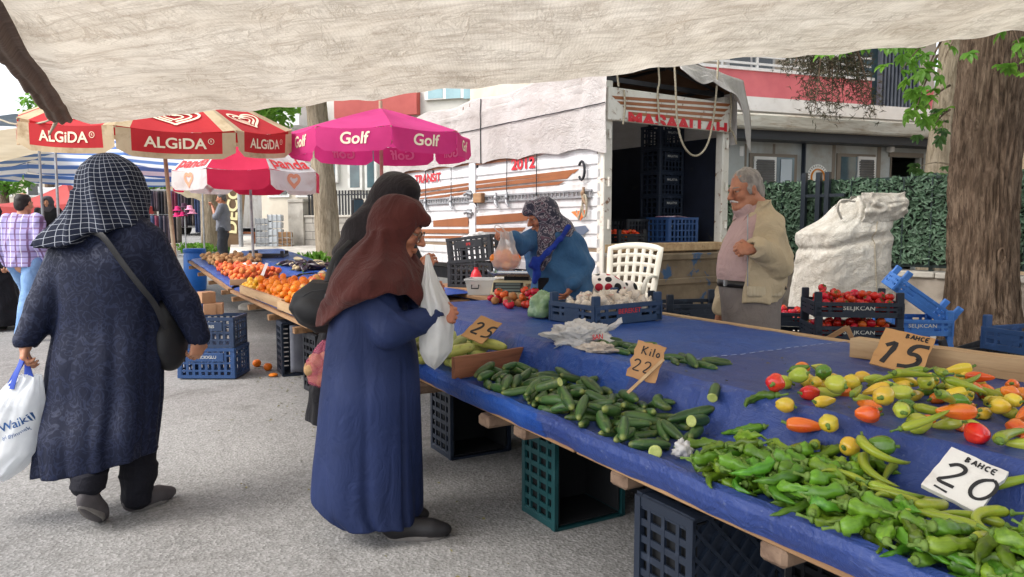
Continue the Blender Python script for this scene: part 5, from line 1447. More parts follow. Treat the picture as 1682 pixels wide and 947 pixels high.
def deep_crate(name,label,L,W,H,mat,text=None,tmat=None,group=None,slats=9,diag=False):
 o=thing(name,label,'crate',(0,0,0),0,group)
 for(a,b,n)in(((-L/2,-W/2),(L/2,-W/2),slats),((L/2,-W/2),(L/2,W/2),slats-3),((L/2,W/2),(-L/2,W/2),slats),((-L/2,W/2),(-L/2,-W/2),slats-3)):
  mb=MB(); panel(mb,(*a,0),(*b,0),H,.013,n,(.25,.5,.75)); mb.build('side_panel',mat,o,30)
 mb=MB()
 if diag:
  for i in range(-7,8):
   for s in(1,-1):
    x0,x1=i*.085-W/2*s,i*.085+W/2*s; ya,yb=-W/2,W/2
    def cl(x,y,ox,oy):
     if abs(x)<=L/2:return x,y
     xx=max(-L/2,min(L/2,x)); return xx,y+(oy-y)*(xx-x)/(ox-x)
    p,q=cl(x0,ya,x1,yb),cl(x1,yb,x0,ya)
    if(p[0]-q[0])**2+(p[1]-q[1])**2>.002 and abs(p[0])<=L/2+.001 and abs(p[1])<=W/2+.001 and abs(q[1])<=W/2+.001:mb.bar((*p,.008+.001*s),(*q,.008+.001*s),.012,.014)
  mb.box((0,0,.018),(L-.02,W-.02,.004))
 else:
  for i in range(11):mb.bar((-L/2+L*(i+.5)/11,-W/2,.008),(-L/2+L*(i+.5)/11,W/2,.008),.030,.012)
  for i in range(6):mb.bar((-L/2,-W/2+W*(i+.5)/6,.009),(L/2,-W/2+W*(i+.5)/6,.009),.014,.010)
 mb.build('base',mat,o,30)
 for sx in(-1,1):
  for sy in(-1,1):
   mb=MB(); x,y=sx*L/2,sy*W/2
   mb.box((x-sx*.016,y-sy*.002,H/2),(.036,.018,H),None,.004); mb.box((x-sx*.002,y-sy*.018,H/2),(.018,.036,H),None,.004)
   mb.build('corner_post',mat,o,30)
 if text:
  mb=MB(); mb.box((0,-W/2-.006,H*.70),(L*.62,.008,H*.3),None,.003); pl=mb.build('name_plate',mat,o,30)
  t=text_mb(text,H*.10,.01,sx=1.0); t.xf(Matrix.Translation((0,-W/2-.0115,H*.70))@Euler((R(90),0,0)).to_matrix().to_4x4()); t.build('lettering',tmat or M_letter,pl,0)
 return o
def tray_crate(name,label,L,W,H,mat,text=None,tmat=None,group=None,post=.075):
 o=thing(name,label,'crate',(0,0,0),0,group)
 for(a,b,n)in(((-L/2,-W/2),(L/2,-W/2),6),((L/2,-W/2),(L/2,W/2),4),((L/2,W/2),(-L/2,W/2),6),((-L/2,W/2),(-L/2,-W/2),4)):
  a,b=Vector((*a,0)),Vector((*b,0)); u_=Vector((0,0,1)); mb=MB(); d=b-a
  for z,h in((.02,.04),(H*.56,.022),(H-.014,.028)):mb.bar(a+u_*z,b+u_*z,.012 if z<H-.02 else .02,h,bev=.002)
  for i in range(n+1):p=a+d*(i/n); mb.bar(p,p+u_*H,.011,.022,up=d.normalized())
  q=a.lerp(b,.5); mb.box(q+u_*(H*.62),(.34*d.length if abs(d.x)>.1 else .010,.34*d.length if abs(d.y)>.1 else .010,H*.62))
  mb.build('side_panel',mat,o,30)
 mb=MB()
 for i in range(13):mb.bar((-L/2+L*(i+.5)/13,-W/2,.008),(-L/2+L*(i+.5)/13,W/2,.008),.02,.012)
 for i in range(8):mb.bar((-L/2,-W/2+W*(i+.5)/8,.009),(L/2,-W/2+W*(i+.5)/8,.009),.016,.010)
 mb.build('base',mat,o,30)
 for sx in(-1,1):
  for sy in(-1,1):
   mb=MB(); mb.box((sx*(L/2-.018),sy*(W/2-.012),(H+post)/2),(.052,.036,H+post),None,.006); mb.build('corner_post',mat,o,30)
 if text:
  t=text_mb(text,.030,.008,sx=1.2); t.xf(Matrix.Translation((0,-W/2-.0075,H*.62))@Euler((R(90),0,0)).to_matrix().to_4x4()); t.build('lettering',tmat or M_letter,o,0)
 return o
def put(o,p,rz=0.0,rx=0.0,ry=0.0):o.location=p; o.rotation_euler=(rx,ry,rz); return o
def shade_sheet(o,L,W,H):  # near-black inner sheets, added to stand in for the shade inside a crate
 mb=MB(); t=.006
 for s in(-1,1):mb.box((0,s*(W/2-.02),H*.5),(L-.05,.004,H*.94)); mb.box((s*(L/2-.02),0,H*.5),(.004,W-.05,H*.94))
 mb.box((0,0,.02),(L-.05,W-.05,.004)); mb.build('shade_sheet',M_shade,o,30); return o
M_shade=M('inner_shade_black',(.008,.009,.011),None,rough=.8)
def on_end(o,u,v,rz=SANG,z=0.0,flip=1):
 """stand a deep crate on its short end so that its open side looks along +u (flip=1) or its base does (flip=-1)"""
 Mx=Matrix.Rotation(rz,4,'Z')@(Matrix(((0,0,1,0),(0,1,0,0),(-1,0,0,0),(0,0,0,1)))if flip==1 else Matrix(((0,0,-1,0),(0,-1,0,0),(-1,0,0,0),(0,0,0,1))))
 o.rotation_euler=Mx.to_euler(); o.location=S(u,v,z); return o
for i,(u_,v_)in enumerate(((-4.3,2.45),(-3.5,2.5),(-2.75,2.55),(-2.2,2.4),(-1.55,2.45),(-.9,2.3))):  # extra crates, added to block light under the counter
 on_end(shade_sheet(deep_crate('deep_crate',['first','second','third','fourth','fifth','sixth'][i]+' black crate added deep under the counter to block light, counted from the street end',.455,.40,.29,M_char,slats=8),.455,.40,.29),u_,v_,z=.23,flip=-1)
on_end(shade_sheet(deep_crate('deep_crate','teal green crate stood on end under the cucumbers',.455,.37,.29,M_teal,slats=8),.455,.37,.29),-2.95,1.93,z=.23)
on_end(shade_sheet(deep_crate('deep_crate','dark navy crate stood on end under the zucchini',.455,.38,.29,M_nearblk,slats=8),.455,.38,.29),-4.08,1.96,z=.23)
on_end(shade_sheet(deep_crate('deep_crate','blue black crate with diagonal lattice base under the green peppers',.455,.40,.27,M_nearblk,slats=8,diag=True),.455,.40,.27),-1.62,1.76,z=.23,flip=-1)
on_end(deep_crate('deep_crate','black crate stood on end at the near corner of the orange counter',.47,.42,.29,M_char,slats=8),-6.10,1.72,SANG+.1,z=.24)
on_end(deep_crate('deep_crate','dark crate with grey sheet stood on end behind the blue stack',.47,.42,.29,M_nearblk,slats=8),-6.95,1.70,SANG-.05,z=.24)
mb=MB(); b_=S(-6.62,1.72,.25); mb.grid(lambda s,t:S(-6.63+.01*math.sin(s*9),1.53+.36*s,.04+.42*t+.01*nz(s*5,t*5))-b_,10,10); tag(mb.build('grey_sheet',M('grey_plastic_sheet',srgb(112,114,124),srgb(90,92,104),6,.6,.2,30),None,180,.004,loc=b_),'grey plastic sheet hanging over the open crate of the orange counter','plastic sheet')
cp=G(346,622,0); k0=None
for i,(mt_,lab,dx,da)in enumerate(((M_slate,'bottom blue crate of the stack beside the walking woman',0,.0),(M_navy,'navy crate holding brown cartons atop the stack beside the walking woman',-.01,.03))):
 o=deep_crate('deep_crate',lab,.5,.34,.265,mt_,'HACIOGLU' if i==0 else 'MARMARIS',M_letter); put(o,(cp.x+dx-.02,cp.y+.14,.012+i*.268),SANG+R(60)+da)
for i,(dx,dz,w)in enumerate(((-.05,.006,.16),(-.11,.106,.12))):
 o=thing('carton',('larger' if i==0 else 'smaller')+' brown cardboard carton on the blue crate stack','carton',(cp.x+dx+.05,cp.y+.12,.552+dz),.3+i*.4)
 mb=MB(); mb.box((0,0,.05),(w,.12,.098),None,.004); mb.box((0,-.0625,.05),(w*.3,.003,.098)); mb.build('box',M('brown_card',srgb(176,136,104),srgb(156,116,86),4,.85),o)
o=deep_crate('deep_crate','blue crate lying behind the walking woman further up the aisle',.5,.34,.265,M_slate); q=G(283,560,0); put(o,(q.x-.1,q.y+.4,terrain(q.x,q.y)),SANG+R(60))
o=deep_crate('deep_crate','second blue crate stacked behind the walking woman up the aisle',.5,.34,.265,M_slate); put(o,(q.x-.1,q.y+.42,terrain(q.x,q.y)+.268),SANG+R(58))
def stack(px,py_top,Y,n,rz,mat,labels,text,L=.6,W=.4,H=.135):
 p=P(px,368,Y); zt_=P(px,py_top,Y).z; out=[]
 for i in range(n):
  z=zt_-H-(n-1-i)*(H+.067)
  o=tray_crate('tray_crate',labels[i],L,W,H,mat,text); put(o,(p.x,p.y,z),rz+.02*math.sin(i*4)); out.append(o)
 return out
tomA=stack(1402,492,5.6,4,R(-8),M_nearblk,['lowest navy tray of the tomato stack on the ground','empty navy tray in the middle of the tomato stack','navy tray of mixed tomatoes under the topmost tray','topmost navy tray filled with red tomatoes by the white sack'],'SELJKCAN',L=.60,W=.42,H=.11)
stk=stack(1296,508,6.3,4,R(68),M_nearblk,['lowest navy tray hidden behind the man','second navy tray in the stack behind the man','third navy tray in the stack behind the man','top navy tray with a few tomatoes behind the man'],None,L=.5,W=.34,H=.11)
eb=stack(1505,520,6.15,4,R(-5),M_sky,['lowest bright blue tray beside the tree','second bright blue tray beside the tree','third bright blue tray beside the tree','upper bright blue tray beside the tree'],'SELJKCAN',L=.46,W=.40,H=.13)
o=tray_crate('tray_crate','bright blue empty tray tipped up against the tomato stack',.52,.36,.12,M_sky); put(o,P(1500,500,6.25),R(-10),R(6),R(36))
o=tray_crate('tray_crate','blue tray at the right edge behind the timber beam',.5,.36,.14,M_slate); put(o,P(1705,575,4.6),R(20))
o=tray_crate('tray_crate','black folding tray tilted behind the timber beam by the trunk',.52,.36,.14,M_char); put(o,P(1640,592,5.0),R(18),R(-14),R(-10))
o=tray_crate('tray_crate','dark tray behind the counter at the feet of the man',.55,.38,.12,M_nearblk); put(o,P(1135,520,5.75),R(12))
o=tray_crate('tray_crate','dark tray below the one at the feet of the man',.55,.38,.12,M_nearblk); put(o,P(1135,520,5.75)-Vector((0,0,.19)),R(14))
o=deep_crate('deep_crate','dark upturned crate holding up the trays near the man',.5,.36,.45,M_nearblk); put(o,Vector((P(1135,520,5.75).x,5.75,.0)),R(14))
o=thing('wooden_bracket','small brown wooden angle leaning behind the counter by the tomato trays','bracket',P(1378,560,4.9)); mb=MB(); q0=P(1378,560,4.9); mb.bar(P(1352,560,4.95)-q0,P(1392,537,4.9)-q0,.03,.03); mb.bar(P(1391,536,4.9)-q0,P(1404,566,4.88)-q0,.03,.03); mb.build('frame',M_wood,o)
zz=.752
blk=deep_crate('deep_crate','black crate at the bottom of the pair by the truck side',.46,.34,.24,M_char,slats=8); put(blk,S(-6.42,3.28,zz),SANG+R(38))
blk2=deep_crate('deep_crate','black crate with red lettering atop the pair by the truck',.46,.34,.24,M_char,'EFE',M_letred,slats=8); put(blk2,S(-6.40,3.28,zz+.245),SANG+R(38),R(0),R(-6))
bp_=P(442,421,11.4)
o=tray_crate('tray_crate','small black crate standing on the far blue cloth',.5,.3,.10,M_char,post=.05); put(o,(bp_.x,bp_.y,bp_.z-.06),R(3))
def tk(x,r,z):return ta+ts*x+Vector((ts.y,-ts.x,0))*r+Vector((0,0,z))
for i in range(5):put(deep_crate('deep_crate',['lowest','second','third','fourth','topmost'][i]+' lettered crate of the dark stack inside the truck',.42,.34,.29,M_nearblk,'MALATYA',M_letter,slats=7),tk(.78,1.72,BZ+.002+i*.292),tang-R(90))
put(deep_crate('deep_crate','slatted blue crate at the open rear of the truck bed',.5,.36,.31,M_slate,slats=8),tk(.30,1.42,BZ+.002),tang-R(90))
put(deep_crate('deep_crate','charcoal crate beside the slatted blue crate in the truck',.40,.34,.29,M_char,slats=8),tk(.62,1.02,BZ+.002),tang-R(90))
otr=put(tray_crate('tray_crate','black tray of orange tomatoes on the truck bed',.42,.34,.12,M_char,post=.05),tk(.32,.62,BZ+.002),tang-R(90))
for r_x,lab in((1.5,'tall dark stack of crates at the far side inside the truck'),):
 pass
o=thing('magazine','pink and white printed sheet lying on the slatted crate in the truck','paper',tk(.30,1.42,BZ+.316),tang-R(80)); mb=MB(); mb.grid(lambda a,b:(a*.36-.18,b*.26-.13,.004+.008*math.sin(a*5)),8,4); mb.build('sheet',M('printed_paper',srgb(232,214,220),srgb(206,120,150),9,.6),o,180,.003)
# ------------------------------------------------------------------ signs
M_card=M('cardboard',srgb(190,146,98),srgb(172,128,82),4,.85,.25,60,dirt=srgb(140,100,66),dscale=6,dlo=.58)
M_cardk=M('kraft_cardboard',srgb(182,140,98),srgb(160,118,80),4,.85,.25,60,dirt=srgb(130,92,60),dscale=6)
M_foam=M('white_foam_board',srgb(224,222,216),srgb(212,208,202),5,.7,.2,90,dirt=srgb(178,170,160),dscale=7)
M_ink=M('black_marker',(.02,.02,.022),None,rough=.7); M_inkg=M('faded_marker',srgb(96,76,58),None,rough=.8)
DIG={'1':[[(0,.72),(.30,1),(.16,0)]],'5':[[(.62,1),(.22,.98),(.14,.56),(.42,.62),(.60,.38),(.46,.08),(.06,.02)]],
  '2':[[(.04,.78),(.20,1),(.46,.94),(.50,.70),(.28,.34),(.02,.04),(.58,.06)]],
  '0':[[(.36,1),(.10,.80),(.04,.36),(.20,.04),(.46,.06),(.60,.44),(.54,.86),(.36,1)]],
  'B':[[(0,0),(0,1)],[(0,1),(.5,.8),(0,.52)],[(0,.52),(.55,.28),(0,0)]],'A':[[(0,0),(.28,1)],[(.28,1),(.6,0)],[(.1,.36),(.48,.36)]],
  'H':[[(0,0),(0,1)],[(.5,0),(.5,1)],[(0,.5),(.5,.5)]],'C':[[(.5,.9),(.15,.95),(0,.5),(.15,.05),(.52,.1)]],'E':[[(.5,1),(0,1),(0,0),(.5,0)],[(0,.5),(.4,.5)]],
  'K':[[(0,0),(0,1)],[(.5,1),(.02,.45)],[(.08,.5),(.52,0)]],'i':[[(.1,0),(.1,.55)],[(.1,.75),(.1,.82)]],'l':[[(.1,0),(.1,1)]],'o':[[(.25,.6),(.02,.32),(.25,0),(.48,.3),(.25,.6)]],'T':[[(0,1),(.6,1)],[(.3,1),(.3,0)]],'L':[[(0,1),(0,0),(.5,0)]]}
def write(s,x,y,h,adv=.72,sx=1.0,sh=0.0):
 out=[]
 for ch in s:
  for ln in DIG.get(ch,[]):out.append([(x+(px*sx+py*sh)*h,y+py*h)for px,py in ln])
  x+=adv*h*sx*(.45 if ch in 'il' else 1)
 return out
def sign(name,label,bl,br,tl,mat,thick,groups,ragged=.006,stick=None):
 bl,br,tl=Vector(bl),Vector(br),Vector(tl); x=(br-bl); W_=x.length; x.normalize(); y=(tl-bl); y=y-x*y.dot(x); H_=y.length; y.normalize(); n=x.cross(y)
 base=(bl+br)/2; o=thing(name,label,'price sign',base); o.rotation_euler=Matrix((x,y,n)).transposed().to_euler()
 pts=[]; c=[(-W_/2,0),(W_/2,0),(W_/2,H_),(-W_/2,H_)]
 for i in range(4):
  a,b=c[i],c[(i+1)%4]
  for k in range(7):f=k/7; pts.append((a[0]+(b[0]-a[0])*f+ragged*nz(i*3+k*.9,1,len(label)),a[1]+(b[1]-a[1])*f+ragged*nz(k*1.1,i*2.3,len(label))))
 mb=MB(); mb.prism(pts,-thick,0); bd=mb.build('board',mat,o,30)
 for(lines,w,m)in groups(W_,H_):
  s_=strokes_mb(lines,w); s_.xf(Matrix.Translation((-W_/2,0,.0008))); s_.build('lettering',m,bd,0)
 if stick:
  mb=MB(); inv=Matrix((x,y,n)); mb.bar(inv@(Vector(stick[0])-base),inv@(Vector(stick[1])-base),.012,.006); mb.build('stick',M_wood2,o)
 return o
sign('price_sign','brown cardboard price sign marked 15 leaning on the timber beam',P(1428,596,3.0),P(1512,617,2.88),P(1466,540,3.09),M_card,.006,
  lambda w,h:[(write('15',w*.10,h*.10,h*.62,.55,1.0,.12),.020,M_ink),(write('BAHCE',w*.46,h*.84,h*.11,.8,1.0),.005,M_ink),(write('T',w*.80,h*.22,h*.14),.007,M_ink)])
sign('price_sign','white foam price sign marked 20 stuck in the green peppers',P(1513,795,1.78),P(1606,842,1.68),P(1543,724,1.86),M_foam,.014,
  lambda w,h:[(write('20',w*.10,h*.20,h*.52,.86,1.08,.12),.0085,M_ink),(write('BAHCE',w*.34,h*.82,h*.11,.85,1.1),.0035,M_ink),([[(w*.18,h*.10),(w*.42,h*.08)]],.005,M_ink)])
sign('price_sign','kraft cardboard sign marked Kilo 22 on a thin stick',P(1028,616,2.86),P(1076,630,2.82),P(1060,561,2.93),M_cardk,.004,
  lambda w,h:[(write('Kilo',w*.26,h*.66,h*.22,.8),.005,M_ink),(write('22',w*.10,h*.18,h*.32,.8),.005,M_ink)],.01,(P(1090,590,2.86),P(1031,645,2.80)))
sign('price_sign','cardboard price sign marked 25 lying on the zucchini',P(757,550,3.84),P(792,564,3.78),P(788,517,3.98),M_card,.005,
  lambda w,h:[(write('25',w*.16,h*.22,h*.52,.85,.8),.013,M_ink)])
sign('price_card','white price card standing among the oranges on the blue cloth',P(428,452,8.9),P(433,453,8.9),P(441,432,9.0),M_foam,.004,lambda w,h:[])
o=sign('price_card','white sheet of paper lying behind the peaches',P(366,444,9.9),P(388,444,9.8),P(372,431,10.4),M_foam,.004,lambda w,h:[])
# ------------------------------------------------------------------ kitchen scale and tubs
scp=S(-5.20,3.02,.752); so=thing('market_scale','cream electronic market scale with steel tray in front of the seller','scale',scp,SANG+R(52))
M_scream=M('cream_plastic',srgb(222,208,168),srgb(206,190,150),4,.45)
mb=MB(); mb.loft([[(-.20,-.13,.02),(.20,-.13,.02),(.20,.13,.02),(-.20,.13,.02)],[(-.20,-.135,.05),(.20,-.135,.05),(.20,.13,.05),(-.20,.13,.05)],[(-.18,-.075,.15),(.18,-.075,.15),(.18,.12,.15),(-.18,.12,.15)]]); mb.build('body',M_scream,so,30)
mb=MB(); q_=Euler((R(-59),0,0)).to_matrix(); q_=Euler((R(59),0,0)).to_matrix(); mb.box((-.06,-.112,.098),(.24,.085,.006),q_,.002); dp=mb.build('display',M_black,so)
mb=MB()
for r_y in range(3):mb.box(Vector((-.06,-.112,.098))+q_@Vector((0,-.027+.027*r_y,.0035)),(.20,.018,.002),q_)
mb.build('display_window',M('grey_display',srgb(96,108,104),None,rough=.2),dp)
mb=MB(); mb.box(Vector((.12,-.112,.098)),(.08,.07,.006),q_,.002); mb.build('keypad',M('tan_keypad',srgb(170,140,100),srgb(90,80,70),60,.6),so)
mb=MB()
for x in(-.15,.15):
 for y in(-.1,.09):mb.tube([(x,y,0),(x,y,.03)],.015,8)
mb.build('foot',M_black,so)
mb=MB(); mb.box((0,.02,.165),(.2,.14,.03)); mb.build('tray_support',M_black,so)
mb=MB(); mb.grid(lambda a,b:(-.22+.44*a,-.14+.30*b,.185+.028*max(0,(abs(a-.5)*2-.86)/.14)+.028*max(0,(abs(b-.5)*2-.86)/.14)),30,30); mb.build('tray',M('steel_tray',srgb(176,178,180),None,rough=.25,metal=.9),so,40,.003)
def bin_(name,label,p,rz,L,W,H,mat,cat,lid=None):
 o=thing(name,label,cat,p,rz); mb=MB(); t=.008
 for i in range(2):
  a=t*i
 outer=[[(sx*(L/2-.02*(1-f)),sy*(W/2-.02*(1-f)),H*f)for sx,sy in((-1,-1),(1,-1),(1,1),(-1,1))]for f in(0,1)]
 inner=[[(sx*(L/2-.012-.02*(1-f)),sy*(W/2-.012-.02*(1-f)),max(.01,H*f))for sx,sy in((-1,-1),(1,-1),(1,1),(-1,1))]for f in(1,0)]
 mb.loft(outer+inner); mb.build('body',mat,o,30)
 mb=MB(); mb.bar((-L/2-.012,0,H-.01),(L/2+.012,0,H-.01),W+.024,.02);
 mb2=MB()
 for(a,b)in(((-L/2,-W/2),(L/2,-W/2)),((L/2,-W/2),(L/2,W/2)),((L/2,W/2),(-L/2,W/2)),((-L/2,W/2),(-L/2,-W/2))):mb2.bar((*a,H),(*b,H),.022,.018,bev=.004)
 mb2.build('rim',mat,o,30); return o
M_clear=M('clear_plastic',srgb(206,206,204),None,rough=.25,alpha=.55,rvar=0)
o=bin_('plastic_tub','clear plastic storage tub left of the scale',S(-5.62,2.98,.752),SANG+R(50),.36,.22,.13,M_clear,'tub')
mb=MB(); mb.tube([(-.12,-.116,.09),(-.12,-.13,.06),(-.06,-.13,.06),(-.06,-.116,.09)],.006,6); mb.build('handle',M_char,o)
M_pulp=M('egg_carton',srgb(206,200,188),srgb(186,178,166),6,.9); M_eggs=M('pale_egg',srgb(232,222,206),srgb(216,200,178),3,.5,rand=.06)
eo=thing('egg_tray','pulp tray of pale eggs behind the scale','egg tray',S(-5.72,3.32,.86),SANG+R(50)); mb=MB(); mb.grid(lambda a,b:(.36*a-.18,.3*b-.15,.02+.012*math.cos(a*12*PI)*math.cos(b*10*PI)),60,50); mb.build('tray',M_pulp,eo,180,.003)
mb=MB(); mb.box((0,0,-.05),(.32,.26,.1)); mb.build('lower_tray',M_pulp,eo)
for i in range(6):
 for j in range(5):
  mb=MB(); mb.ball((-.15+.06*i,-.12+.06*j,.045),(.022,.022,.029),10,8); mb.build('egg',M_eggs,eo,180)
ro_=thing('plastic_bottle','red plastic bottle with dark cap by the black crates','bottle',S(-6.05,3.08,.752),0); mb=MB(); mb.lathe([(.045,0),(.052,.01),(.052,.12),(.04,.16),(.018,.19),(.018,.22)],20); mb.build('body',M('red_plastic',srgb(206,40,52),None,rough=.35),ro_); mb=MB(); mb.lathe([(.022,.21),(.022,.24),(.018,.245)],16); mb.build('cap',M_char,ro_)
M_chair=M('ivory_plastic',srgb(208,204,192),srgb(196,190,176),3,.5,.05,30)
ch=P(1024,475,6.45); ch.z=.27; co=thing('plastic_chair','ivory plastic chair with lattice back beside the truck','chair',ch,R(-28))
def chb(a,b):
 w=.20+.035*b; x=(a-.5)*2*w; return Vector((x,.20+.13*b+.05*(1-(2*a-1)**2)*.7-.03,.42+.47*b-.03*(2*a-1)**2*b))
mb=MB(); pts=[chb(0,f)for f in np.linspace(0,1,8)]+[chb(f,1)for f in np.linspace(.1,.9,9)]+[chb(1,f)for f in np.linspace(1,0,8)]
mb.tube(pts,.030,8,sq=.45,up=(0,1,0))
for f in(.18,.34,.50,.66,.82):mb.tube([chb(f,q)for q in np.linspace(.03,.97,8)],.019,8,sq=.3,up=(0,1,0))
for f in(.08,.27,.46,.65,.82):mb.tube([chb(q,f)for q in np.linspace(.03,.97,8)],.019,8,sq=.3,up=(0,1,0))
mb.build('backrest',M_chair,co,60)
mb=MB(); mb.grid(lambda a,b:((a-.5)*.44,-.22+.44*b,.43+.01*math.cos(a*6)-.015*math.sin(PI*a)*math.sin(PI*b)),12,12); mb.build('seat',M_chair,co,180,.02)
for sx in(-1,1):
 for sy,y0 in((-1,-.2),(1,.2)):
  mb=MB(); mb.bar((sx*.19,y0,.42),(sx*.23,y0+sy*.05,0),.05,.04,up=(0,1,0),bev=.008); mb.build('leg',M_chair,co)
 mb=MB(); mb.tube(smooth_line([Vector((sx*.22,.22,.62)),Vector((sx*.25,0,.64)),Vector((sx*.25,-.18,.62)),Vector((sx*.23,-.2,.42))],2),.02,8,sq=.6); mb.build('armrest',M_chair,co,60)
o=thing('low_pallet','low wooden pallet under the plastic chair','pallet',(ch.x,ch.y,0),R(-28)); mb=MB()
for i in range(5):mb.box((0,-.32+.16*i,.256),(.7,.12,.025))
for x in(-.3,0,.3):mb.box((x,0,.122),(.09,.74,.243))
mb.build('boards',M_wood,o)
def dots_mat():
 m=bpy.data.materials.new('polka_dot_fabric'); t=NT(m); v=t.map('Object'); n=t.n.new('ShaderNodeTexVoronoi'); n.inputs['Scale'].default_value=13; n.inputs['Randomness'].default_value=.1; t.l.new(v,n.inputs['Vector'])
 d=t.ramp(n.outputs['Distance'],[(.42,1.),(.45,0.)]); bw=t.n.new('ShaderNodeRGBToBW'); t.l.new(n.outputs['Color'],bw.inputs[0]); c=t.ramp(bw.outputs[0],[(.48,srgb(170,28,50)),(.5,(.012,.012,.014))])
 t.setc(t.mix(d,srgb(226,216,208),c)); t.bsdf.inputs['Roughness'].default_value=.9; return m
cu_=P(996,466,6.2); fg=Fig(); fg.ell((0,0,0),(.19,.08,.10),Euler((R(-20),R(12),0)).to_matrix(),.02).ell((.17,.03,-.02),(.10,.06,.07),None,.02); fg.disp=waves(3,.008,26)
o=fg.build('cushion',dots_mat(),None,.009); o.location=cu_-Vector((0,.05,.02)); tag(o,'red, black and white polka dot cushion in front of the plastic chair','cushion')
# ------------------------------------------------------------------ the big white sack
M_sack=canvas_mat('woven_white_sack',srgb(212,208,199),srgb(196,190,180),srgb(146,132,114),.2)
sb=Vector((P(1386,368,7.15).x,7.15,0)); sO=thing('bulk_sack','big white woven sack slumped by the green fence','sack',sb,R(8))
KS=[(0,-.04,.43,.36),(.15,-.03,.46,.38),(.4,-.01,.45,.38),(.7,.0,.43,.36),(.95,-.01,.41,.34),(1.15,-.01,.41,.33),(1.28,.0,.42,.31),(1.38,.05,.38,.27),(1.48,.11,.32,.2),(1.56,.14,.28,.13),(1.62,.15,.25,.06)]
def sack(a,b):
 z=b*1.62; K=np.array(KS); cx,rx,ry=(np.interp(z,K[:,0],K[:,i])for i in(1,2,3)); t=2*PI*a; p=3.4
 c,s=math.cos(t),math.sin(t); r=(abs(c)**p+abs(s)**p)**(-1/p)
 x,y=cx+rx*r*c,ry*r*s
 diag=z-.22*x
 d=.022*nz(c*.9,s*.9+diag*2.6,3)-.026*abs(nz(c*1.2+diag,s*1.2+diag*7,7))*sstep(.55,1.1,z)-.020*abs(nz(c*3+z*1.5,s*3,z*3.2))-.012*abs(nz(c*8,s*8,z*9))-.035*math.exp(-((diag-1.2)/.035)**2)
 x+=c*d; y+=s*d; z-=.10*sstep(1.2,1.5,z)*(1 if c<-.2 else 0)*abs(c)+.03*nz(c*2,s*2,4)*b
 return Vector((x,y,z))
mb=MB(); mb.grid(sack,150,130,flip=False); mb.build('sack_body',M_sack,sO,180)
mb=MB(); mb.grid(lambda a,b:Vector((.02+.44*a+.05*nz(a*4,b*4),-.235-.05*math.sin(b*3)+.03*nz(a*5,b*6,3),1.64-.32*b+.09*a*b+.02*nz(a*6,1,5))),36,24); mb.build('folded_top',M_sack,sO,180,.006)
mb=MB(); mb.tube(smooth_line([Vector((-.16,-.22,1.40)),Vector((-.24,-.26,1.50)),Vector((-.20,-.26,1.58)),Vector((-.05,-.24,1.56))],2),.012,6); mb.build('lifting_loop',M_sack,sO,180)
mb=MB(); mb.tube([sack(.80,b)+Vector((0,-.004,0))for b in np.linspace(.02,.85,50)],.004,5); mb.build('side_seam',M_rope,sO,180)
bb=P(318,368,13.0); bb.z=terrain(bb.x,bb.y); bO=thing('blue_barrel','blue plastic barrel behind the far fruit counter','barrel',bb,0); mb=MB(); hB=P(318,409,13).z-bb.z; mb.lathe([(.15,0),(.17,.02),(.185,.15),(.19,hB*.5),(.185,hB-.12),(.17,hB-.04)],24); mb.build('body',M('blue_barrel_plastic',srgb(36,112,196),srgb(28,98,178),3,.4),bO)
mb=MB(); mb.lathe([(.185,hB-.06),(.19,hB-.05),(.19,hB),(.17,hB+.015),(.001,hB+.015)],24); mb.build('lid',M('blue_lid_plastic',srgb(30,92,170),None,rough=.4),bO)
mb=MB(); mb.box((0,-.19,hB*.72),(.1,.03,.05),None,.01); mb.build('handle',M_slate,bO)
o=thing('wooden_stool','small orange brown wooden stool near the grey post','stool',(P(406,368,20.5).x,20.5,terrain(P(406,368,20.5).x,20.5)+.12),.2); mb=MB(); mb.box((0,0,.42),(.42,.36,.05),None,.01); mb.build('seat',M('orange_wood',srgb(176,104,60),srgb(150,84,46),5,.6),o)
for x in(-.17,.17):
 for y in(-.14,.14):mb=MB(); mb.bar((x,y,0),(x*.95,y*.95,.4),.05,.05,up=(0,1,0)); mb.build('leg',M('orange_wood',srgb(168,98,56),None,rough=.6)if False else bpy.data.materials['orange_wood'],o)
for i,(px,lab,c)in enumerate(((434,'grey plastic chair stack near the stone wall',M_galv),(453,'pale plastic crate tower near the stone wall',M('pale_grey_plastic',srgb(190,194,198),None,rough=.5)),(468,'brown basket by the stone wall',M_wood))):
 b=P(px,368,19.8); b.z=terrain(b.x,b.y)+.12; o=thing(('chair_stack','crate_tower','basket')[i],lab,('chairs','crates','basket')[i],b,.1*i); mb=MB()
 H_=(.85,.95,.5)[i]
 for k in range(5 if i<2 else 3):mb.box((0,0,H_*(k+.5)/(5 if i<2 else 3)),(.36-.02*(k%2),.34,H_/5.6 if i<2 else H_/3.4),None,.02)
 mb.build('body',c,o)
 mb=MB()
 for x in(-.17,-.06,.06,.17):mb.bar((x,-.175,.03),(x,-.175,H_),.02,.012,up=(0,1,0))
 mb.build('ribs',M_galv,o)
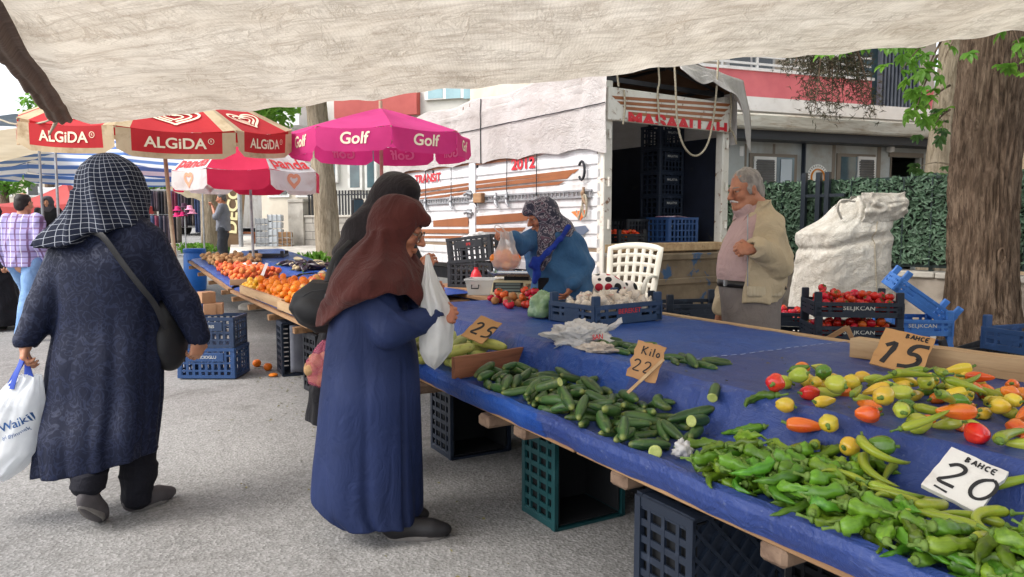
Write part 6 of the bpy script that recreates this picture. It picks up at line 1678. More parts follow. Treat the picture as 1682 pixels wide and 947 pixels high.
# ------------------------------------------------------------------ clothes rack, van, parked things up the street
rb=P(278,368,23); rb.z=terrain(rb.x,rb.y); ro2=thing('clothes_rack','long clothes rail hung with dark trousers and jeans up the street','clothes rack',rb,0)
mb=MB(); xa,xb=P(205,368,23).x-rb.x,P(330,368,23).x-rb.x; zr2=P(280,312,23).z-rb.z
mb.tube([(xa,0,0),(xa,0,zr2),(xb,0,zr2),(xb,0,0)],.025,6); mb.build('rail',M_galv,ro2)
r_=random.Random(4); cols=[M('denim_%d'%i,c,tuple(x*.7 for x in c),6,.9)for i,c in enumerate((srgb(60,62,80),srgb(96,84,92),srgb(46,46,54),srgb(108,98,92),srgb(70,84,120),srgb(130,60,80)))]
n_=17
for i in range(n_):
 x=xa+(xb-xa)*(i+.5)/n_; w=(xb-xa)/n_*.55; h=r_.uniform(.55,.85)if i<13 else r_.uniform(.8,1.3); mb=MB(); ph=r_.uniform(0,6)
 mb.grid(lambda a,b:Vector((x+(a-.5)*2*w*(1-.15*b),-.03+.05*math.sin(a*9+ph),zr2-.03-b*h)),8,6); mb.build('garment',cols[i%6],ro2,180,.03)
rb2=P(268,368,20.5); rb2.z=terrain(rb2.x,rb2.y); o=thing('jeans_rack','low rack of hanging jeans and skirts beside the umbrella pole','clothes rack',rb2,0)
z2=P(280,352,20.5).z-rb2.z; xa,xb=P(240,368,20.5).x-rb2.x,P(296,368,20.5).x-rb2.x; mb=MB(); mb.tube([(xa,0,0),(xa,0,z2),(xb,0,z2),(xb,0,0)],.025,6); mb.build('rail',M_galv,o)
for i in range(7):
 x=xa+(xb-xa)*(i+.5)/7; mb=MB(); ph=i; w=.09; mb.grid(lambda a,b:Vector((x+(a-.5)*2*w,-.03+.04*math.sin(a*8+ph),z2-.03-b*.75)),8,6); mb.build('garment',cols[(i+3)%6],o,180,.03)
hp_=P(304,368,19.5); hp_.z=terrain(hp_.x,hp_.y); o=thing('hat_stand','slim stand topped with pink and magenta hats','hat stand',hp_,0); mb=MB(); z3=P(304,345,19.5).z-hp_.z; mb.tube([(0,0,0),(0,0,z3+.1)],.02,6); mb.tube([(-.2,0,.02),(.2,0,.02)],.02,6); mb.tube([(0,-.2,.02),(0,.2,.02)],.02,6); mb.build('pole',M_galv,o)
mh=[M('magenta_felt',srgb(206,44,110),None,rough=.9),M('dark_felt',srgb(70,36,60),None,rough=.9),M('pale_pink_felt',srgb(226,150,180),None,rough=.9)]
for i,(dx,dz)in enumerate(((-.18,.02),(.02,.10),(.18,.04),(-.05,-.12),(.12,-.10),(.24,-.06),(-.2,-.14))):mb=MB(); mb.lathe([(.0,.09),(.06,.08),(.075,0),(.12,-.02),(.12,-.03),(.001,-.03)],14,(dx,-.05*(i%3),z3+dz)); mb.build('hat',mh[i%3],o)
vb=P(313,368,27.5); vb.z=terrain(vb.x,vb.y); vo=thing('delivery_van','white delivery van facing the market beyond the tree','van',vb,R(-12))
mb=MB();
def vr(y,hw,z0,z1,hw2):return[(-hw,y,z0),(-hw,y,z0+.5),(-hw2,y,z1),(hw2,y,z1),(hw,y,z0+.5),(hw,y,z0)]
mb.loft([vr(-.05,.86,.35,.95,.78),vr(.25,.95,.3,1.12,.88),vr(.9,.97,.3,1.3,.9),vr(1.5,.97,.3,2.0,.78),vr(5,.97,.3,2.15,.82)]); mb.build('body',M_tw,vo,40)
mb=MB(); mb.loft([[(-.74,.93,1.33),(.74,.93,1.33),(.66,1.42,1.9),(-.66,1.42,1.9)],[(-.74,.88,1.35),(.74,.88,1.35),(.66,1.38,1.93),(-.66,1.38,1.93)]]); mb.build('windscreen',M_glass,vo,30)
mb=MB(); mb.box((0,-.06,.52),(1.74,.2,.3),None,.05); mb.build('bumper',M_black,vo)
mb=MB(); mb.box((0,-.07,.78),(.9,.06,.12),None,.02); mb.build('grille',M_black,vo)
for s in(-1,1):
 mb=MB(); mb.ball((s*.68,-.02,.82),(.16,.08,.1)); mb.build('headlight',M_galv,vo)
 for y in(.85,3.9):
  mb=MB(); mb.lathe([(.2,-.1),(.31,-.1),(.33,0),(.31,.1),(.2,.1)],24); mb.xf(Matrix.Translation((s*.86,y,.33))@Euler((0,R(90),0)).to_matrix().to_4x4()); w=mb.build('wheel',M_black,vo)
  mb=MB(); mb.lathe([(.21,-.05),(.001,-.04)],16); mb.xf(Matrix.Translation((s*.90,y,.33))@Euler((0,R(90*s),0)).to_matrix().to_4x4()); mb.build('rim',M_galv,w)
 mb=MB(); mb.box((s*1.05,1.15,1.35),(.16,.08,.24),None,.03); mb.build('wing_mirror',M_black,vo)
# ------------------------------------------------------------------ people
def skin_mat(name,c1,c2):
 return M(name,c1,c2,14,.5,.12,160,bdist=.002,sss=.12,spec=.4,rvar=.08)
M_skin=skin_mat('olive_skin',srgb(198,146,116),srgb(184,128,100))
M_skin2=skin_mat('tanned_skin',srgb(182,122,92),srgb(166,104,78))
M_skin3=skin_mat('weathered_skin',srgb(184,128,100),srgb(166,108,82)); M_eye=M('eye_white',srgb(150,138,128),None,rough=.35,rvar=0); M_iris=M('dark_iris',(.02,.012,.008),None,rough=.1,rvar=0)
def knit(name,c1,c2,bs=420,bump=.35,rough=.85,sheen=.0,scale=4,spec=.2,wr=.5):
 m=M(name,c1,c2,scale,rough,0,bs,sheen=sheen*.25,spec=spec); t=NT(m); t.bsdf=m.node_tree.nodes['Principled BSDF']; wrinkles(t,bs,bump,wr); return m
def wrinkles(t,bs=420,bump=.35,wr=.5):
 v=t.map('Object',(1,1,.55)); n=t.noise(v,9,5,.55,1.2); rid=t.math('ABSOLUTE',t.math('SUBTRACT',n,.5)); b1=t.bump(rid,wr,.05)
 t.setn(t.bump(t.noise(t.map('Object'),bs,3),bump,.0015,b1))
def jacquard():
 m=bpy.data.materials.new('navy_jacquard'); t=NT(m); v=t.map('Object')
 n=t.n.new('ShaderNodeTexNoise'); n.inputs['Scale'].default_value=15; n.inputs['Detail'].default_value=1.0; n.inputs['Distortion'].default_value=2.4; t.l.new(v,n.inputs['Vector'])
 band=t.ramp(n.outputs[0],[(.44,0.),(.47,1.),(.53,1.),(.56,0.)])
 col=t.mix(band,srgb(17,23,44),srgb(24,32,58)); t.setc(col)
 t.l.new(t.ramp(band,[(0,.75),(1,.5)]),t.bsdf.inputs['Roughness']); t.bsdf.inputs['Specular IOR Level'].default_value=.25
 wrinkles(t,300,.25,.2); return m
def check_mat(name,base,line,cell,lw,coord='UV'):
 m=bpy.data.materials.new(name); t=NT(m); v=t.map(coord)
 nv=t.n.new('ShaderNodeTexNoise'); nv.inputs['Scale'].default_value=6; t.l.new(t.map('Object'),nv.inputs['Vector'])
 vm=t.n.new('ShaderNodeMix'); vm.data_type='VECTOR'; vm.inputs[0].default_value=.0; t.l.new(v,vm.inputs[4]); t.l.new(nv.outputs[1],vm.inputs[5])
 b=t.n.new('ShaderNodeTexBrick'); b.offset=0; b.inputs['Color1'].default_value=(*base,1); b.inputs['Color2'].default_value=(*[x*.75 for x in base],1); b.inputs['Mortar'].default_value=(*line,1)
 b.inputs['Scale'].default_value=1; b.inputs['Brick Width'].default_value=cell; b.inputs['Row Height'].default_value=cell; b.inputs['Mortar Size'].default_value=lw; b.inputs['Mortar Smooth'].default_value=.3
 t.l.new(vm.outputs[1],b.inputs['Vector']); t.setc(b.outputs[0]); t.bsdf.inputs['Roughness'].default_value=.85; t.bsdf.inputs['Specular IOR Level'].default_value=.2
 t.setn(t.bump(t.noise(t.map('Object'),300,3),.3,.002)); return m
class Person:
 def __init__(s,label,base,group=None):
  s.b=Vector(base); s.o=thing('person',label,'person',s.b,0,group)
 def L(s,px,py,Y):return P(px,py,Y)-s.b
M_shoe=M('black_shoe',srgb(44,42,44),srgb(32,31,33),9,.5,.2,80); M_sole=M('grey_sole',srgb(124,120,116),srgb(104,100,97),12,.8,.4,60)
M_shoeg=M('grey_canvas_shoe',srgb(84,80,82),srgb(70,66,68),9,.8,.3,200)
# --- 1: woman in a long navy coat walking away on the left
p=Person('woman walking away in a long navy coat and checked headscarf',(-1.80,3.42,0)); L=p.L
Yb=3.42
J=dict(head=L(187,305,3.46),neck=L(180,372,3.43),shL=L(106,420,3.42),shR=L(246,396,3.44),elL=L(76,505,3.36),elR=L(300,495,3.48),wrL=L(43,563,3.30),wrR=L(325,556,3.50),
   hipL=L(140,600,3.40),hipR=L(222,600,3.43),knL=L(150,700,3.36),knR=L(228,715,3.46),anL=Vector((L(148,832,3.2).x,-.215,.185)),anR=L(226,822,3.44),toL=Vector((L(148,866,3.2).x,-.155,.06)),toR=L(258,826,3.56))
fg=Fig(); W_,Mx=head(fg,L(187,312,3.46),(.45,.88,-.12),k=1.0); limbs(fg,J,1.0)
hand(fg,J['wrL'],L(38,590,3.28)-J['wrL'],(.75,.55,0),-1,.75,.95,.02,.7)
hand(fg,J['wrR'],L(322,586,3.50)-J['wrR'],(-.8,.4,.1),1,.75,.95,.02,.6)
b1=fg.build('body',M_skin,p.o,.0065)
M_coat=jacquard()
s1=358.0
rows=[(797,88,254),(770,88,260),(720,90,264),(660,93,267),(600,97,268),(540,102,264),(490,107,256),(450,104,257),(425,103,258),(402,104,260),(388,108,258),(374,118,252),(360,138,242),(348,160,226),(340,172,212)]
keys=[(L(0,y,Yb-.16*min(1,max(0,(y-420)/150))).z,(L(a,y,Yb).x+L(b,y,Yb).x)/2,-.035*(y>560)-.035*(y>700),(L(b,y,Yb).x-L(a,y,Yb).x)/2,.165-(0.03 if y<420 else 0)-(.03 if y<390 else 0)-(.02 if y<365 else 0)+(.015 if y>600 else 0)+(.02 if y>700 else 0))for y,a,b in rows]
zt0=keys[0][0]
def fold1(th,z):
 lo=np.clip((1.0-z)/.8,0,1)
 return(.004+.034*lo)*(np.abs(np.sin(th*4.5+1.6*np.sin(z*2.6)+.9*z))-.64)*(.55+.45*np.sin(th*2+1))+.010*lo*(np.abs(np.sin(th*8+3*z))-.6)-.030*lo*np.exp(-((th+1.05+.25*(z-.5))/.11)**2)
fg=Fig(); fg.loft(keys,.02,fold1,2.4)
fg.chain([J['shL']+Vector((.01,0,-.015)),J['elL'],J['wrL']+Vector((0,0,.012))],[.086,.070,.050],.02)
fg.chain([J['shR']+Vector((-.01,0,-.015)),J['elR'],J['wrR']+Vector((0,0,.012))],[.086,.070,.050],.02)
fg.cone(J['wrL']+Vector((0,0,-.01)),J['wrL']+Vector((-.01,0,-.06)),.038,.04,.008,-1); fg.cone(J['wrR']+Vector((0,0,-.01)),J['wrR']+Vector((0,0,-.06)),.038,.04,.008,-1)
fg.fn((-.5,-.6,.0),(.5,.6,.42),lambda X,Y,Z:Z-(.225+.19*(X+.27))+0*Y,.004,-1)
fg.disp=both(waves(12,.0032,26,7,(1,1,.5)),creases(5,.006,11,(1,1,.35)))
coat=fg.build('coat',M_coat,p.o,.008)
M_trous=knit('black_trousers',srgb(30,30,38),srgb(22,22,28))
fg=Fig()
for s_ in 'LR':
 a=J['an'+s_]; k=J['kn'+s_]
 fg.chain([k+Vector((0,0,.1)),k.lerp(a,.55),a+Vector((0,-.01,.035))],[.088,.076,.070],.02)
fg.disp=both(waves(4,.004,40),creases(9,.006,26,(.5,.5,1.6))); fg.build('trousers',M_trous,p.o,.007)
shoe(L(212,846,3.40)*1.0-Vector((0,0,L(212,846,3.40).z)),Vector((L(265,815,3.5).x,.16,0)),M_shoeg,M_sole,p.o)
tl_=Vector((L(148,870,3.2).x-.004,-.165,.0)); hl_=Vector((L(150,830,3.2).x,-.275,.185))
shoe(hl_-Vector((0,.03,.05)),tl_+Vector((0,.03,.0)),M_shoeg,M_sole,p.o,up=(0,.75,.66))
def sph_uv(c,sc_=1.0):
 c=np.array(c)
 def f(V):
  d=V-c; r=np.linalg.norm(d,axis=1); th=np.arctan2(d[:,0],-d[:,1]); ph=np.arctan2(d[:,2],np.hypot(d[:,0],d[:,1]))
  return np.stack([th*.15*sc_+.35*ph*.1,ph*.2*sc_+d[:,2]*.35],1)
 return f
fg=Fig(); hc=L(186,310,3.46)
fg.ell(L(180,306,3.45),(.140,.136,.145),None,.03)
def cape(fg,L,Y,rows,cut,k=.03,pw=2.2):
 fg.loft([(L(0,y,Y).z,(L(a,y,Y).x+L(b,y,Y).x)/2,cy,(L(b,y,Y).x-L(a,y,Y).x)/2,ry)for y,a,b,ry,cy in rows],k,lambda th,z:.006*np.sin(th*9+4*np.sin(z*9)),pw)
 cx_=np.array([L(x,0,Y).x for x,_ in cut]); cz_=np.array([L(0,y,Y).z for _,y in cut])
 fg.fn((cx_[0]-.2,-.6,cz_.min()-.3),(cx_[-1]+.2,.6,cz_.max()+.02),lambda X,Y_,Z:Z-np.interp(X,cx_,cz_)+0*Y_,.004,-1)
cape(fg,L,3.43,[(318,120,228,.135,.03),(340,115,232,.14,.02),(358,104,236,.15,.01),(374,88,238,.165,0),(390,72,234,.175,0),(415,60,226,.18,0)],
  [(58,401),(90,405),(118,405),(140,396),(158,384),(175,380),(200,374),(225,364),(248,350)])
fg.ell(hc+Vector((.068,.125,-.01)),(.075,.09,.105),None,.03,-1)
fg.disp=both(waves(21,.006,22,6),creases(14,.013,15,(1.2,1,1)))
fg.build('headscarf',check_mat('checked_scarf',srgb(22,28,46),srgb(150,154,164),.026,.0011),p.o,.0065,sph_uv(hc-Vector((0.03,0,.10))))
mb=MB(); f,l,u=frame_of((.45,.88,-.12)); gl=lambda x,y,z:hc+f*x+l*y+u*z
mb.tube([gl(.02,-.083,.0),gl(.10,-.072,.0)],.0045,6); mb.tube([gl(.103,-.035-.026*math.cos(t),.022*math.sin(t)-.004)for t in np.linspace(0,6.28,16)],.003,6); mb.build('glasses',M_black,p.o,60)
M_bagb=M('black_nylon',srgb(30,30,33),srgb(22,22,25),8,.6,.3,200)
mb=MB(); stp=[L(150,378,3.30),L(168,385,3.25),L(198,428,3.245),L(230,470,3.25),L(256,500,3.29),L(272,540,3.36)]
stp=smooth_line(stp,2); mb.tube(stp,.016,8,sq=.25,up=(0,-1,0)); mb.build('bag_strap',M_bagb,p.o,60)
bg=thing('shoulder_bag','black shoulder bag hanging at the hip of the woman in navy','bag',p.b+L(272,545,3.46)); fg=Fig()
o_=L(272,545,3.46); fg.cone((-.01,.02,.10),(.0,.02,-.10),.045,.075,.03).ell((.01,.02,-.06),(.06,.12,.11),None,.04); fg.disp=waves(3,.005,30); fg.build('bag_body',M_bagb,bg,.008)
M_pbag=M('white_plastic_bag',srgb(236,238,240),srgb(222,226,230),5,.35,.15,30,trans=.35,spec=.5)
sbp=P(30,700,3.26); hz_=P(38,594,3.28)
so_=thing('shopping_bag','white plastic shopping bag with blue handles and blue lettering','shopping bag',P(28,780,3.26)); so_.location.z=P(28,785,3.26).z; B0=Vector(so_.location)
def sbag(a,b):
 t=2*PI*a; py=788-b*172; xl_=np.interp(py,[600,640,680,730,770,790],[42,6,-12,-36,-56,-58]); xr_=np.interp(py,[600,612,640,690,740,775,790],[58,66,68,68,62,30,8])
 cxp,w=(xl_+xr_)/2,(xr_-xl_)/2; c,s_=math.cos(t),math.sin(t); e=2.8; r=(abs(c)**e+abs(s_)**e)**(-1/e)
 q=P(cxp+w*c*r,py,3.26); dpt=.085*(1-.65*sstep(.72,1,b))*(1-.6*(1-sstep(0,.1,b)))
 q.y+=dpt*s_*r+.012*nz(c*2.5,s_*2,b*4)+.006*nz(c*7,s_*7,b*9); q.z+=.012*nz(c*4,s_*3,b*3+5); return q-B0
mb=MB(); mb.grid(sbag,72,48); mb.grid(lambda a,b:sbag(a,0)*(1-b)+(P(-20,786,3.26)-B0)*b,72,3); mb.build('bag_body',M_pbag,so_,180)
mb=MB(); hp0=P(40,592,3.275)-B0
for(x,y,dy)in((22,632,-.03),(34,634,-.06),(48,625,.02),(30,628,.05)):mb.tube(smooth_line([P(x,y,3.26)-B0+Vector((0,dy,0)),(P(x,y,3.26)-B0).lerp(hp0,.5)+Vector((0,dy*.8,0)),hp0+Vector((0,dy*.3,0)),hp0+Vector((0,0,.035))],2),.012,6,sq=.25,up=(0,1,0))
mb.build('handle',M('royal_blue_strap',srgb(44,74,170),None,rough=.6),so_,60)
def onbag(mb2,cx,cy,ang,name,mat):
 c_,s2=math.cos(ang),math.sin(ang); out=[]
 for x,y,z in mb2.v:
  X=cx+(x*c_-y*s2)*376; Yp=cy-(x*s2+y*c_)*376
  b=(788-Yp)/172; py=Yp; xl_=np.interp(py,[600,640,680,730,770,790],[42,6,-12,-36,-56,-58]); xr_=np.interp(py,[600,612,640,690,740,775,790],[58,66,68,68,62,30,8]); w=(xr_-xl_)/2
  cc=max(-.97,min(.97,(X-(xl_+xr_)/2)/w)); best=None
  lo_,hi_=PI,2*PI
  for _ in range(26):
   t=(lo_+hi_)/2; c,s_=math.cos(t),math.sin(t); r=(abs(c)**2.8+abs(s_)**2.8)**(-1/2.8)
   if c*r<cc:lo_=t
   else:hi_=t
  q=sbag(t/(2*PI),b); out.append(q+Vector((0,-.004,0)))
 m_=MB(); m_.add(out,mb2.f); m_.build(name,mat,so_,0)
M_lcb=M('blue_print',srgb(40,84,140),None,rough=.6)
onbag(text_mb('LC Waikiki',.036,.012,sx=1.05),36,690,.36,'lettering',M_lcb); onbag(text_mb('iyi giyinmek',.017,.003),44,704,.36,'small_lettering',M_lcb)
# --- 2: woman in the brown headscarf leaning to the counter
p=Person('woman in a brown headscarf and long blue coat leaning over the counter',(-.58,3.2,0)); L=p.L; Yb=3.2
J=dict(head=L(662,372,3.2),neck=L(632,428,3.2),shR=L(612,472,3.06),shL=L(630,466,3.36),elR=L(640,545,3.0),elL=L(668,520,3.40),wrR=L(714,520,3.06),wrL=L(700,478,3.36),
   hipR=L(606,640,3.10),hipL=L(606,640,3.30),knR=L(615,750,3.10),knL=L(610,750,3.30),anR=L(628,858,3.10),anL=L(600,845,3.30),toR=L(700,872,3.13),toL=L(660,860,3.32))
for k_,z_ in(('anR',.09),('anL',.09),('toR',.035),('toL',.035)):J[k_].z=z_
fg=Fig(); fw2=(.95,-.06,-.30); hc=L(655,374,3.2); W_,Mx=head(fg,hc,fw2,0,1.0,True,False); limbs(fg,J,.95)
hand(fg,J['wrR'],(1,.1,.12),(.0,.9,-.3),1,.9,.9,.02,.7)
hand(fg,J['wrL'],(.8,-.2,.25),(0,-.9,-.3),-1,.9,.9,.02,.7)
b2=fg.build('body',M_skin2,p.o,.0055); eyes(W_,1.0,b2,M_eye,M_iris)
rows=[(868,555,693),(855,522,694),(830,514,694),(780,518,694),(720,526,693),(660,531,692),(600,535,690),(560,538,684),(520,543,672),(490,550,664),(462,566,658),(440,590,650)]
keys=[(L(0,y,Yb-.17*min(1,max(0,(y-480)/150))).z,(L(a+3,y,Yb).x+L(b-3,y,Yb).x)/2,0,(L(b-3,y,Yb).x-L(a+3,y,Yb).x)/2,.20+(.03 if y>650 else 0)-(.05 if y<480 else 0))for y,a,b in rows]
def fold2(th,z):
 lo=np.clip((.95-z)/.9,0,1)
 return(.002+.018*lo)*(np.abs(np.sin(th*3.5+1.2*np.sin(z*2.2)+.8))-.64)*(.6+.4*np.sin(th*3+2))+.004*lo*(np.abs(np.sin(th*9-1.5*z))-.6)-.022*np.clip((.86-z)/.3,0,1)*np.exp(-((th+.72)/.05)**2)-.016*lo*np.exp(-((th+1.45+.2*(z-.4))/.09)**2)
M_robe=knit('slate_blue_coat',srgb(28,42,82),srgb(22,35,70),500,.25,.7,.0,2.2,.3,.28)
fg=Fig(); fg.loft(keys,.02,fold2,2.3)
fg.chain([J['shR'],J['elR'],J['wrR']+Vector((-.005,0,0))],[.082,.068,.050],.02)
fg.chain([J['shL'],J['elL'],J['wrL']+Vector((-.005,0,0))],[.080,.066,.048],.02)
fg.fn((-2,-2,-1),(2,2,.42),lambda X,Y,Z:-(Z-(.045-.28*np.clip(X-.03,-.4,.09)))+0*Y,.006,-1)if False else None
fg.cone(J['wrR']+Vector((.012,0,0)),J['wrR']+Vector((.08,.01,.01)),.040,.042,.008,-1); fg.cone(J['wrL']+Vector((.012,0,0)),J['wrL']+Vector((.08,-.01,.02)),.038,.04,.008,-1)
def hemcut(X,Y,Z):return(.195-.52*(X+.26))-Z+0*Y
def hemkeep(X,Y,Z):
 return np.maximum(.015+np.clip((-.02-X),0,.3)*.62-Z,-.2)+0*Y
fg.fn((-.6,-.6,-.2),(.6,.6,.30),lambda X,Y,Z:-hemkeep(X,Y,Z),.004,-1)
fg.disp=both(waves(31,.003,20,7,(1,1,.35)),creases(25,.005,10,(1,1,.22)),lambda X,Y,Z:-.010*np.exp(-((np.abs(np.sin(19*(X-.05)+24*Z)))/.22)**2)*np.clip((Z-.86)/.1,0,1)*np.clip((X+.02)/.1,0,1))
fg.build('coat',M_robe,p.o,.0075)
sh_a=Vector((L(622,0,3.10).x,-.10,0)); shoe(sh_a,sh_a+Vector((.255,.03,0)),M_shoe,M_sole,p.o)
sh_b=Vector((L(592,0,3.3).x,.12,0)); shoe(sh_b,sh_b+Vector((.25,-.02,0)),M_shoe,M_sole,p.o)
M_brownscarf=knit('brown_scarf_cloth',srgb(78,34,29),srgb(64,27,24),260,.45,.9,.3,3)
fg=Fig()
fg.ell(W_(-.020,0,.016),(.118,.100,.116),Mx,.02)
cape(fg,L,3.2,[(380,613,664,.10,0),(400,592,672,.12,0),(420,570,684,.16,0),(440,556,696,.215,0),(455,550,699,.24,-.02),(480,543,704,.255,-.03),(505,534,706,.22,0),(535,526,704,.22,0)],
  [(520,527),(533,524),(548,514),(570,500),(592,489),(618,474),(648,470),(672,477),(690,494),(708,506)],.04)
fg.ell(W_(.135,0,-.035),(.095,.088,.098),Mx,.008,-1)
fg.cone(W_(.040,.03,.075),W_(.100,0,.066),.040,.016,.03); fg.cone(W_(.040,-.03,.075),W_(.100,0,.066),.040,.016,.03)
fg.disp=both(waves(41,.004,20,6),creases(33,.011,13,(1.5,1,.7)),creases(17,.006,26,(1.4,1,.6)))
fg.build('headscarf',M_brownscarf,p.o,.0065)
mb=MB()
for s_ in(1,-1):mb.tube([W_(.104-.012*abs(math.cos(t))*0,s_*.033+.023*math.cos(t),-.004+.019*math.sin(t))for t in np.linspace(0,6.28,17)],.0022,6); mb.tube([W_(.100,s_*.056,0),W_(.03,s_*.072,.004)],.002,6)
mb.tube([W_(.106,.01,.002),W_(.106,-.01,.002)],.002,6); mb.build('glasses',M('thin_metal_frame',srgb(120,104,90),None,rough=.3,metal=.8),p.o,60)
M_thin=M('thin_white_bag',srgb(240,240,238),srgb(226,226,224),6,.35,.4,20,bdist=.01,trans=.45,alpha=.86,spec=.5)
def limp_bag(name,label,rows,Y,dep,mat,seed,tail=None,nn=64,mm=40):
 """rows: (py, left px, right px) from top to bottom"""
 y0,y1=rows[0][0],rows[-1][0]; base=P((rows[-1][1]+rows[-1][2])/2,y1,Y); o=thing(name,label,'plastic bag',base); A=np.array(rows,float)
 def f(a,b):
  py=y0+(y1-y0)*b; l_,r_=np.interp(py,A[:,0],A[:,1]),np.interp(py,A[:,0],A[:,2]); t=2*PI*a; c,s_=math.cos(t),math.sin(t); w=(r_-l_)/2
  d=dep*min(1,w/(A[:,2]-A[:,1]).max()*2.4); pl=1+.10*math.sin(t*9+4*nz(b*3,seed))*(1-b)+.10*nz(c*2+seed,s_*2,b*5)+.05*nz(c*6,s_*6,b*12+seed)
  q=P((l_+r_)/2+w*c*pl,py,Y); q.y+=d*s_*pl; q.z+=.01*nz(c*3,s_*3,b*3+seed); return q-base
 mb=MB(); mb.grid(f,nn,mm); mb.grid(lambda a,b:f(a,1)*(1-b)+Vector((0,0,-.01))*b,nn,3); mb.build('bag_film',mat,o,180); return o,base
limp_bag('plastic_bag','thin white carrier bag held open by the woman in brown headscarf',[(418,699,705),(440,697,712),(470,692,724),(500,690,738),(540,688,746),(575,690,742),(596,700,726),(603,710,718)],3.10,.09,M_thin,3)
# --- 3: person in black behind her
p=Person('woman in black with a dark head covering standing behind the brown headscarf',(-.78,3.98,0)); L=p.L; Yb=3.98
J=dict(head=L(648,322,3.98),neck=L(628,378,3.98),shL=L(585,402,4.05),shR=L(655,410,3.86),elL=L(570,480,4.1),elR=L(690,470,3.75),wrL=L(560,545,4.05),wrR=L(697,452,3.68),
   hipL=L(575,560,4.05),hipR=L(630,560,3.92),knL=L(572,680,4.05),knR=L(630,680,3.92),anL=Vector((-.22,.05,.09)),anR=Vector((-.05,-.05,.09)),toL=Vector((-.10,.16,.035)),toR=Vector((.10,.06,.035)))
fg=Fig(); fw3=(.75,.62,-.25); hc=L(650,322,3.98); W3,M3=head(fg,hc,fw3); limbs(fg,J,.95)
hand(fg,J['wrR'],(.25,-.1,.9),(.5,.8,0),1,.6,.9,.05,.4); hand(fg,J['wrL'],(0,0,-1),(.8,.5,0),-1,.8,.9,.02,.6)
fg.build('body',M_skin2,p.o,.007)
M_blackc=knit('black_cloth',srgb(32,31,36),srgb(24,23,27),300,.3,.85,.2,3)
rows=[(686,508,650),(640,512,655),(580,520,660),(520,532,660),(470,542,665),(430,552,668),(405,566,662),(385,590,655),(365,615,650)]
keys=[(L(0,y,Yb).z,(L(a,y,Yb).x+L(b,y,Yb).x)/2,0,(L(b,y,Yb).x-L(a,y,Yb).x)/2,.17-(.05 if y<400 else 0))for y,a,b in rows]
fg=Fig(); fg.loft(keys,.02,lambda th,z:.008*np.sin(th*8+z*2),2.3)
for s_ in 'LR':fg.chain([J['sh'+s_],J['el'+s_],J['wr'+s_]],[.085,.075,.05],.03)
fg.disp=both(waves(8,.004,26),creases(3,.008,13)); fg.build('robe',M_blackc,p.o,.009)
fg=Fig(); fg.chain([L(600,640,Yb),Vector((-.2,.03,.5)),Vector((-.2,.04,.1))],[.10,.09,.08],.03); fg.chain([L(640,640,Yb),Vector((-.05,-.03,.5)),Vector((-.04,-.04,.1))],[.10,.09,.08],.03); fg.build('trousers',M_blackc,p.o,.01)
shoe(Vector((-.26,.0,0)),Vector((-.06,.16,0)),M_shoe,M_sole,p.o); shoe(Vector((-.1,-.1,0)),Vector((.1,.06,0)),M_shoe,M_sole,p.o)
fg=Fig(); fg.ell(L(648,322,3.98),(.128,.128,.128),None,.03).ell(L(662,310,3.92),(.09,.09,.085),None,.03).cone(L(640,345,3.97),L(618,385,3.98),.12,.17,.05)
fg.ell(L(605,392,3.98),(.20,.16,.07),Euler((0,R(-25),0)).to_matrix(),.05); fg.ell(W3(.115,0,-.02),(.06,.06,.09),M3,.02,-1)
fg.disp=both(waves(2,.004,30),creases(6,.012,18,(.6,.6,2.0))); fg.build('headscarf',knit('brown_black_scarf',srgb(40,32,34),srgb(28,22,25),300,.4,.8,.3,4),p.o,.007)
bk=P(522,555,3.72); bo=thing('rucksack','black rucksack hanging low behind the women','rucksack',bk); fg=Fig()
l_=lambda x,y,Y:P(x,y,Y)-bk
fg.loft([(l_(0,542,3.72).z,.05,0,.05,.06),(l_(0,530,3.72).z,.02,0,.10,.085),(l_(0,505,3.72).z,-.01,0,.125,.095),(l_(0,480,3.72).z,.01,0,.115,.09),(l_(0,462,3.72).z,.05,0,.075,.06)],.02,None,3.2).ell(l_(512,512,3.64),(.085,.04,.065),Euler((0,R(22),0)).to_matrix(),.012)
fg.disp=both(waves(5,.006,22),creases(8,.008,20)); fg.build('rucksack_body',M_bagb,bo,.008)
mb=MB(); mb.tube(smooth_line([l_(536,462,3.66),l_(548,420,3.72),l_(575,395,3.80)],2),.016,8,sq=.3); mb.build('strap',M_bagb,bo,60)
mb=MB(); mb.tube([l_(498,486,3.60),l_(512,478,3.585),l_(530,476,3.58),l_(546,484,3.6)],.003,6); mb.build('zip',M_dark,bo); mb=MB(); mb.box(l_(534,490,3.575),(.007,.005,.045),(0,.2,0)); mb.build('zip_pull',M_galv,bo)
M_net=M('pink_thin_bag',srgb(236,130,160),srgb(226,104,142),6,.4,.3,30,trans=.4,alpha=.38)
nb_,nbb=limp_bag('plastic_bag','pink thin bag of potatoes hanging behind the blue coat',[(558,530,541),(572,518,546),(590,506,552),(612,503,556),(626,508,552),(631,516,546)],3.70,.07,M_net,7)
M_pot=M('potato_skin',srgb(190,152,106),srgb(164,126,84),12,.8,.3,90,rand=.12)
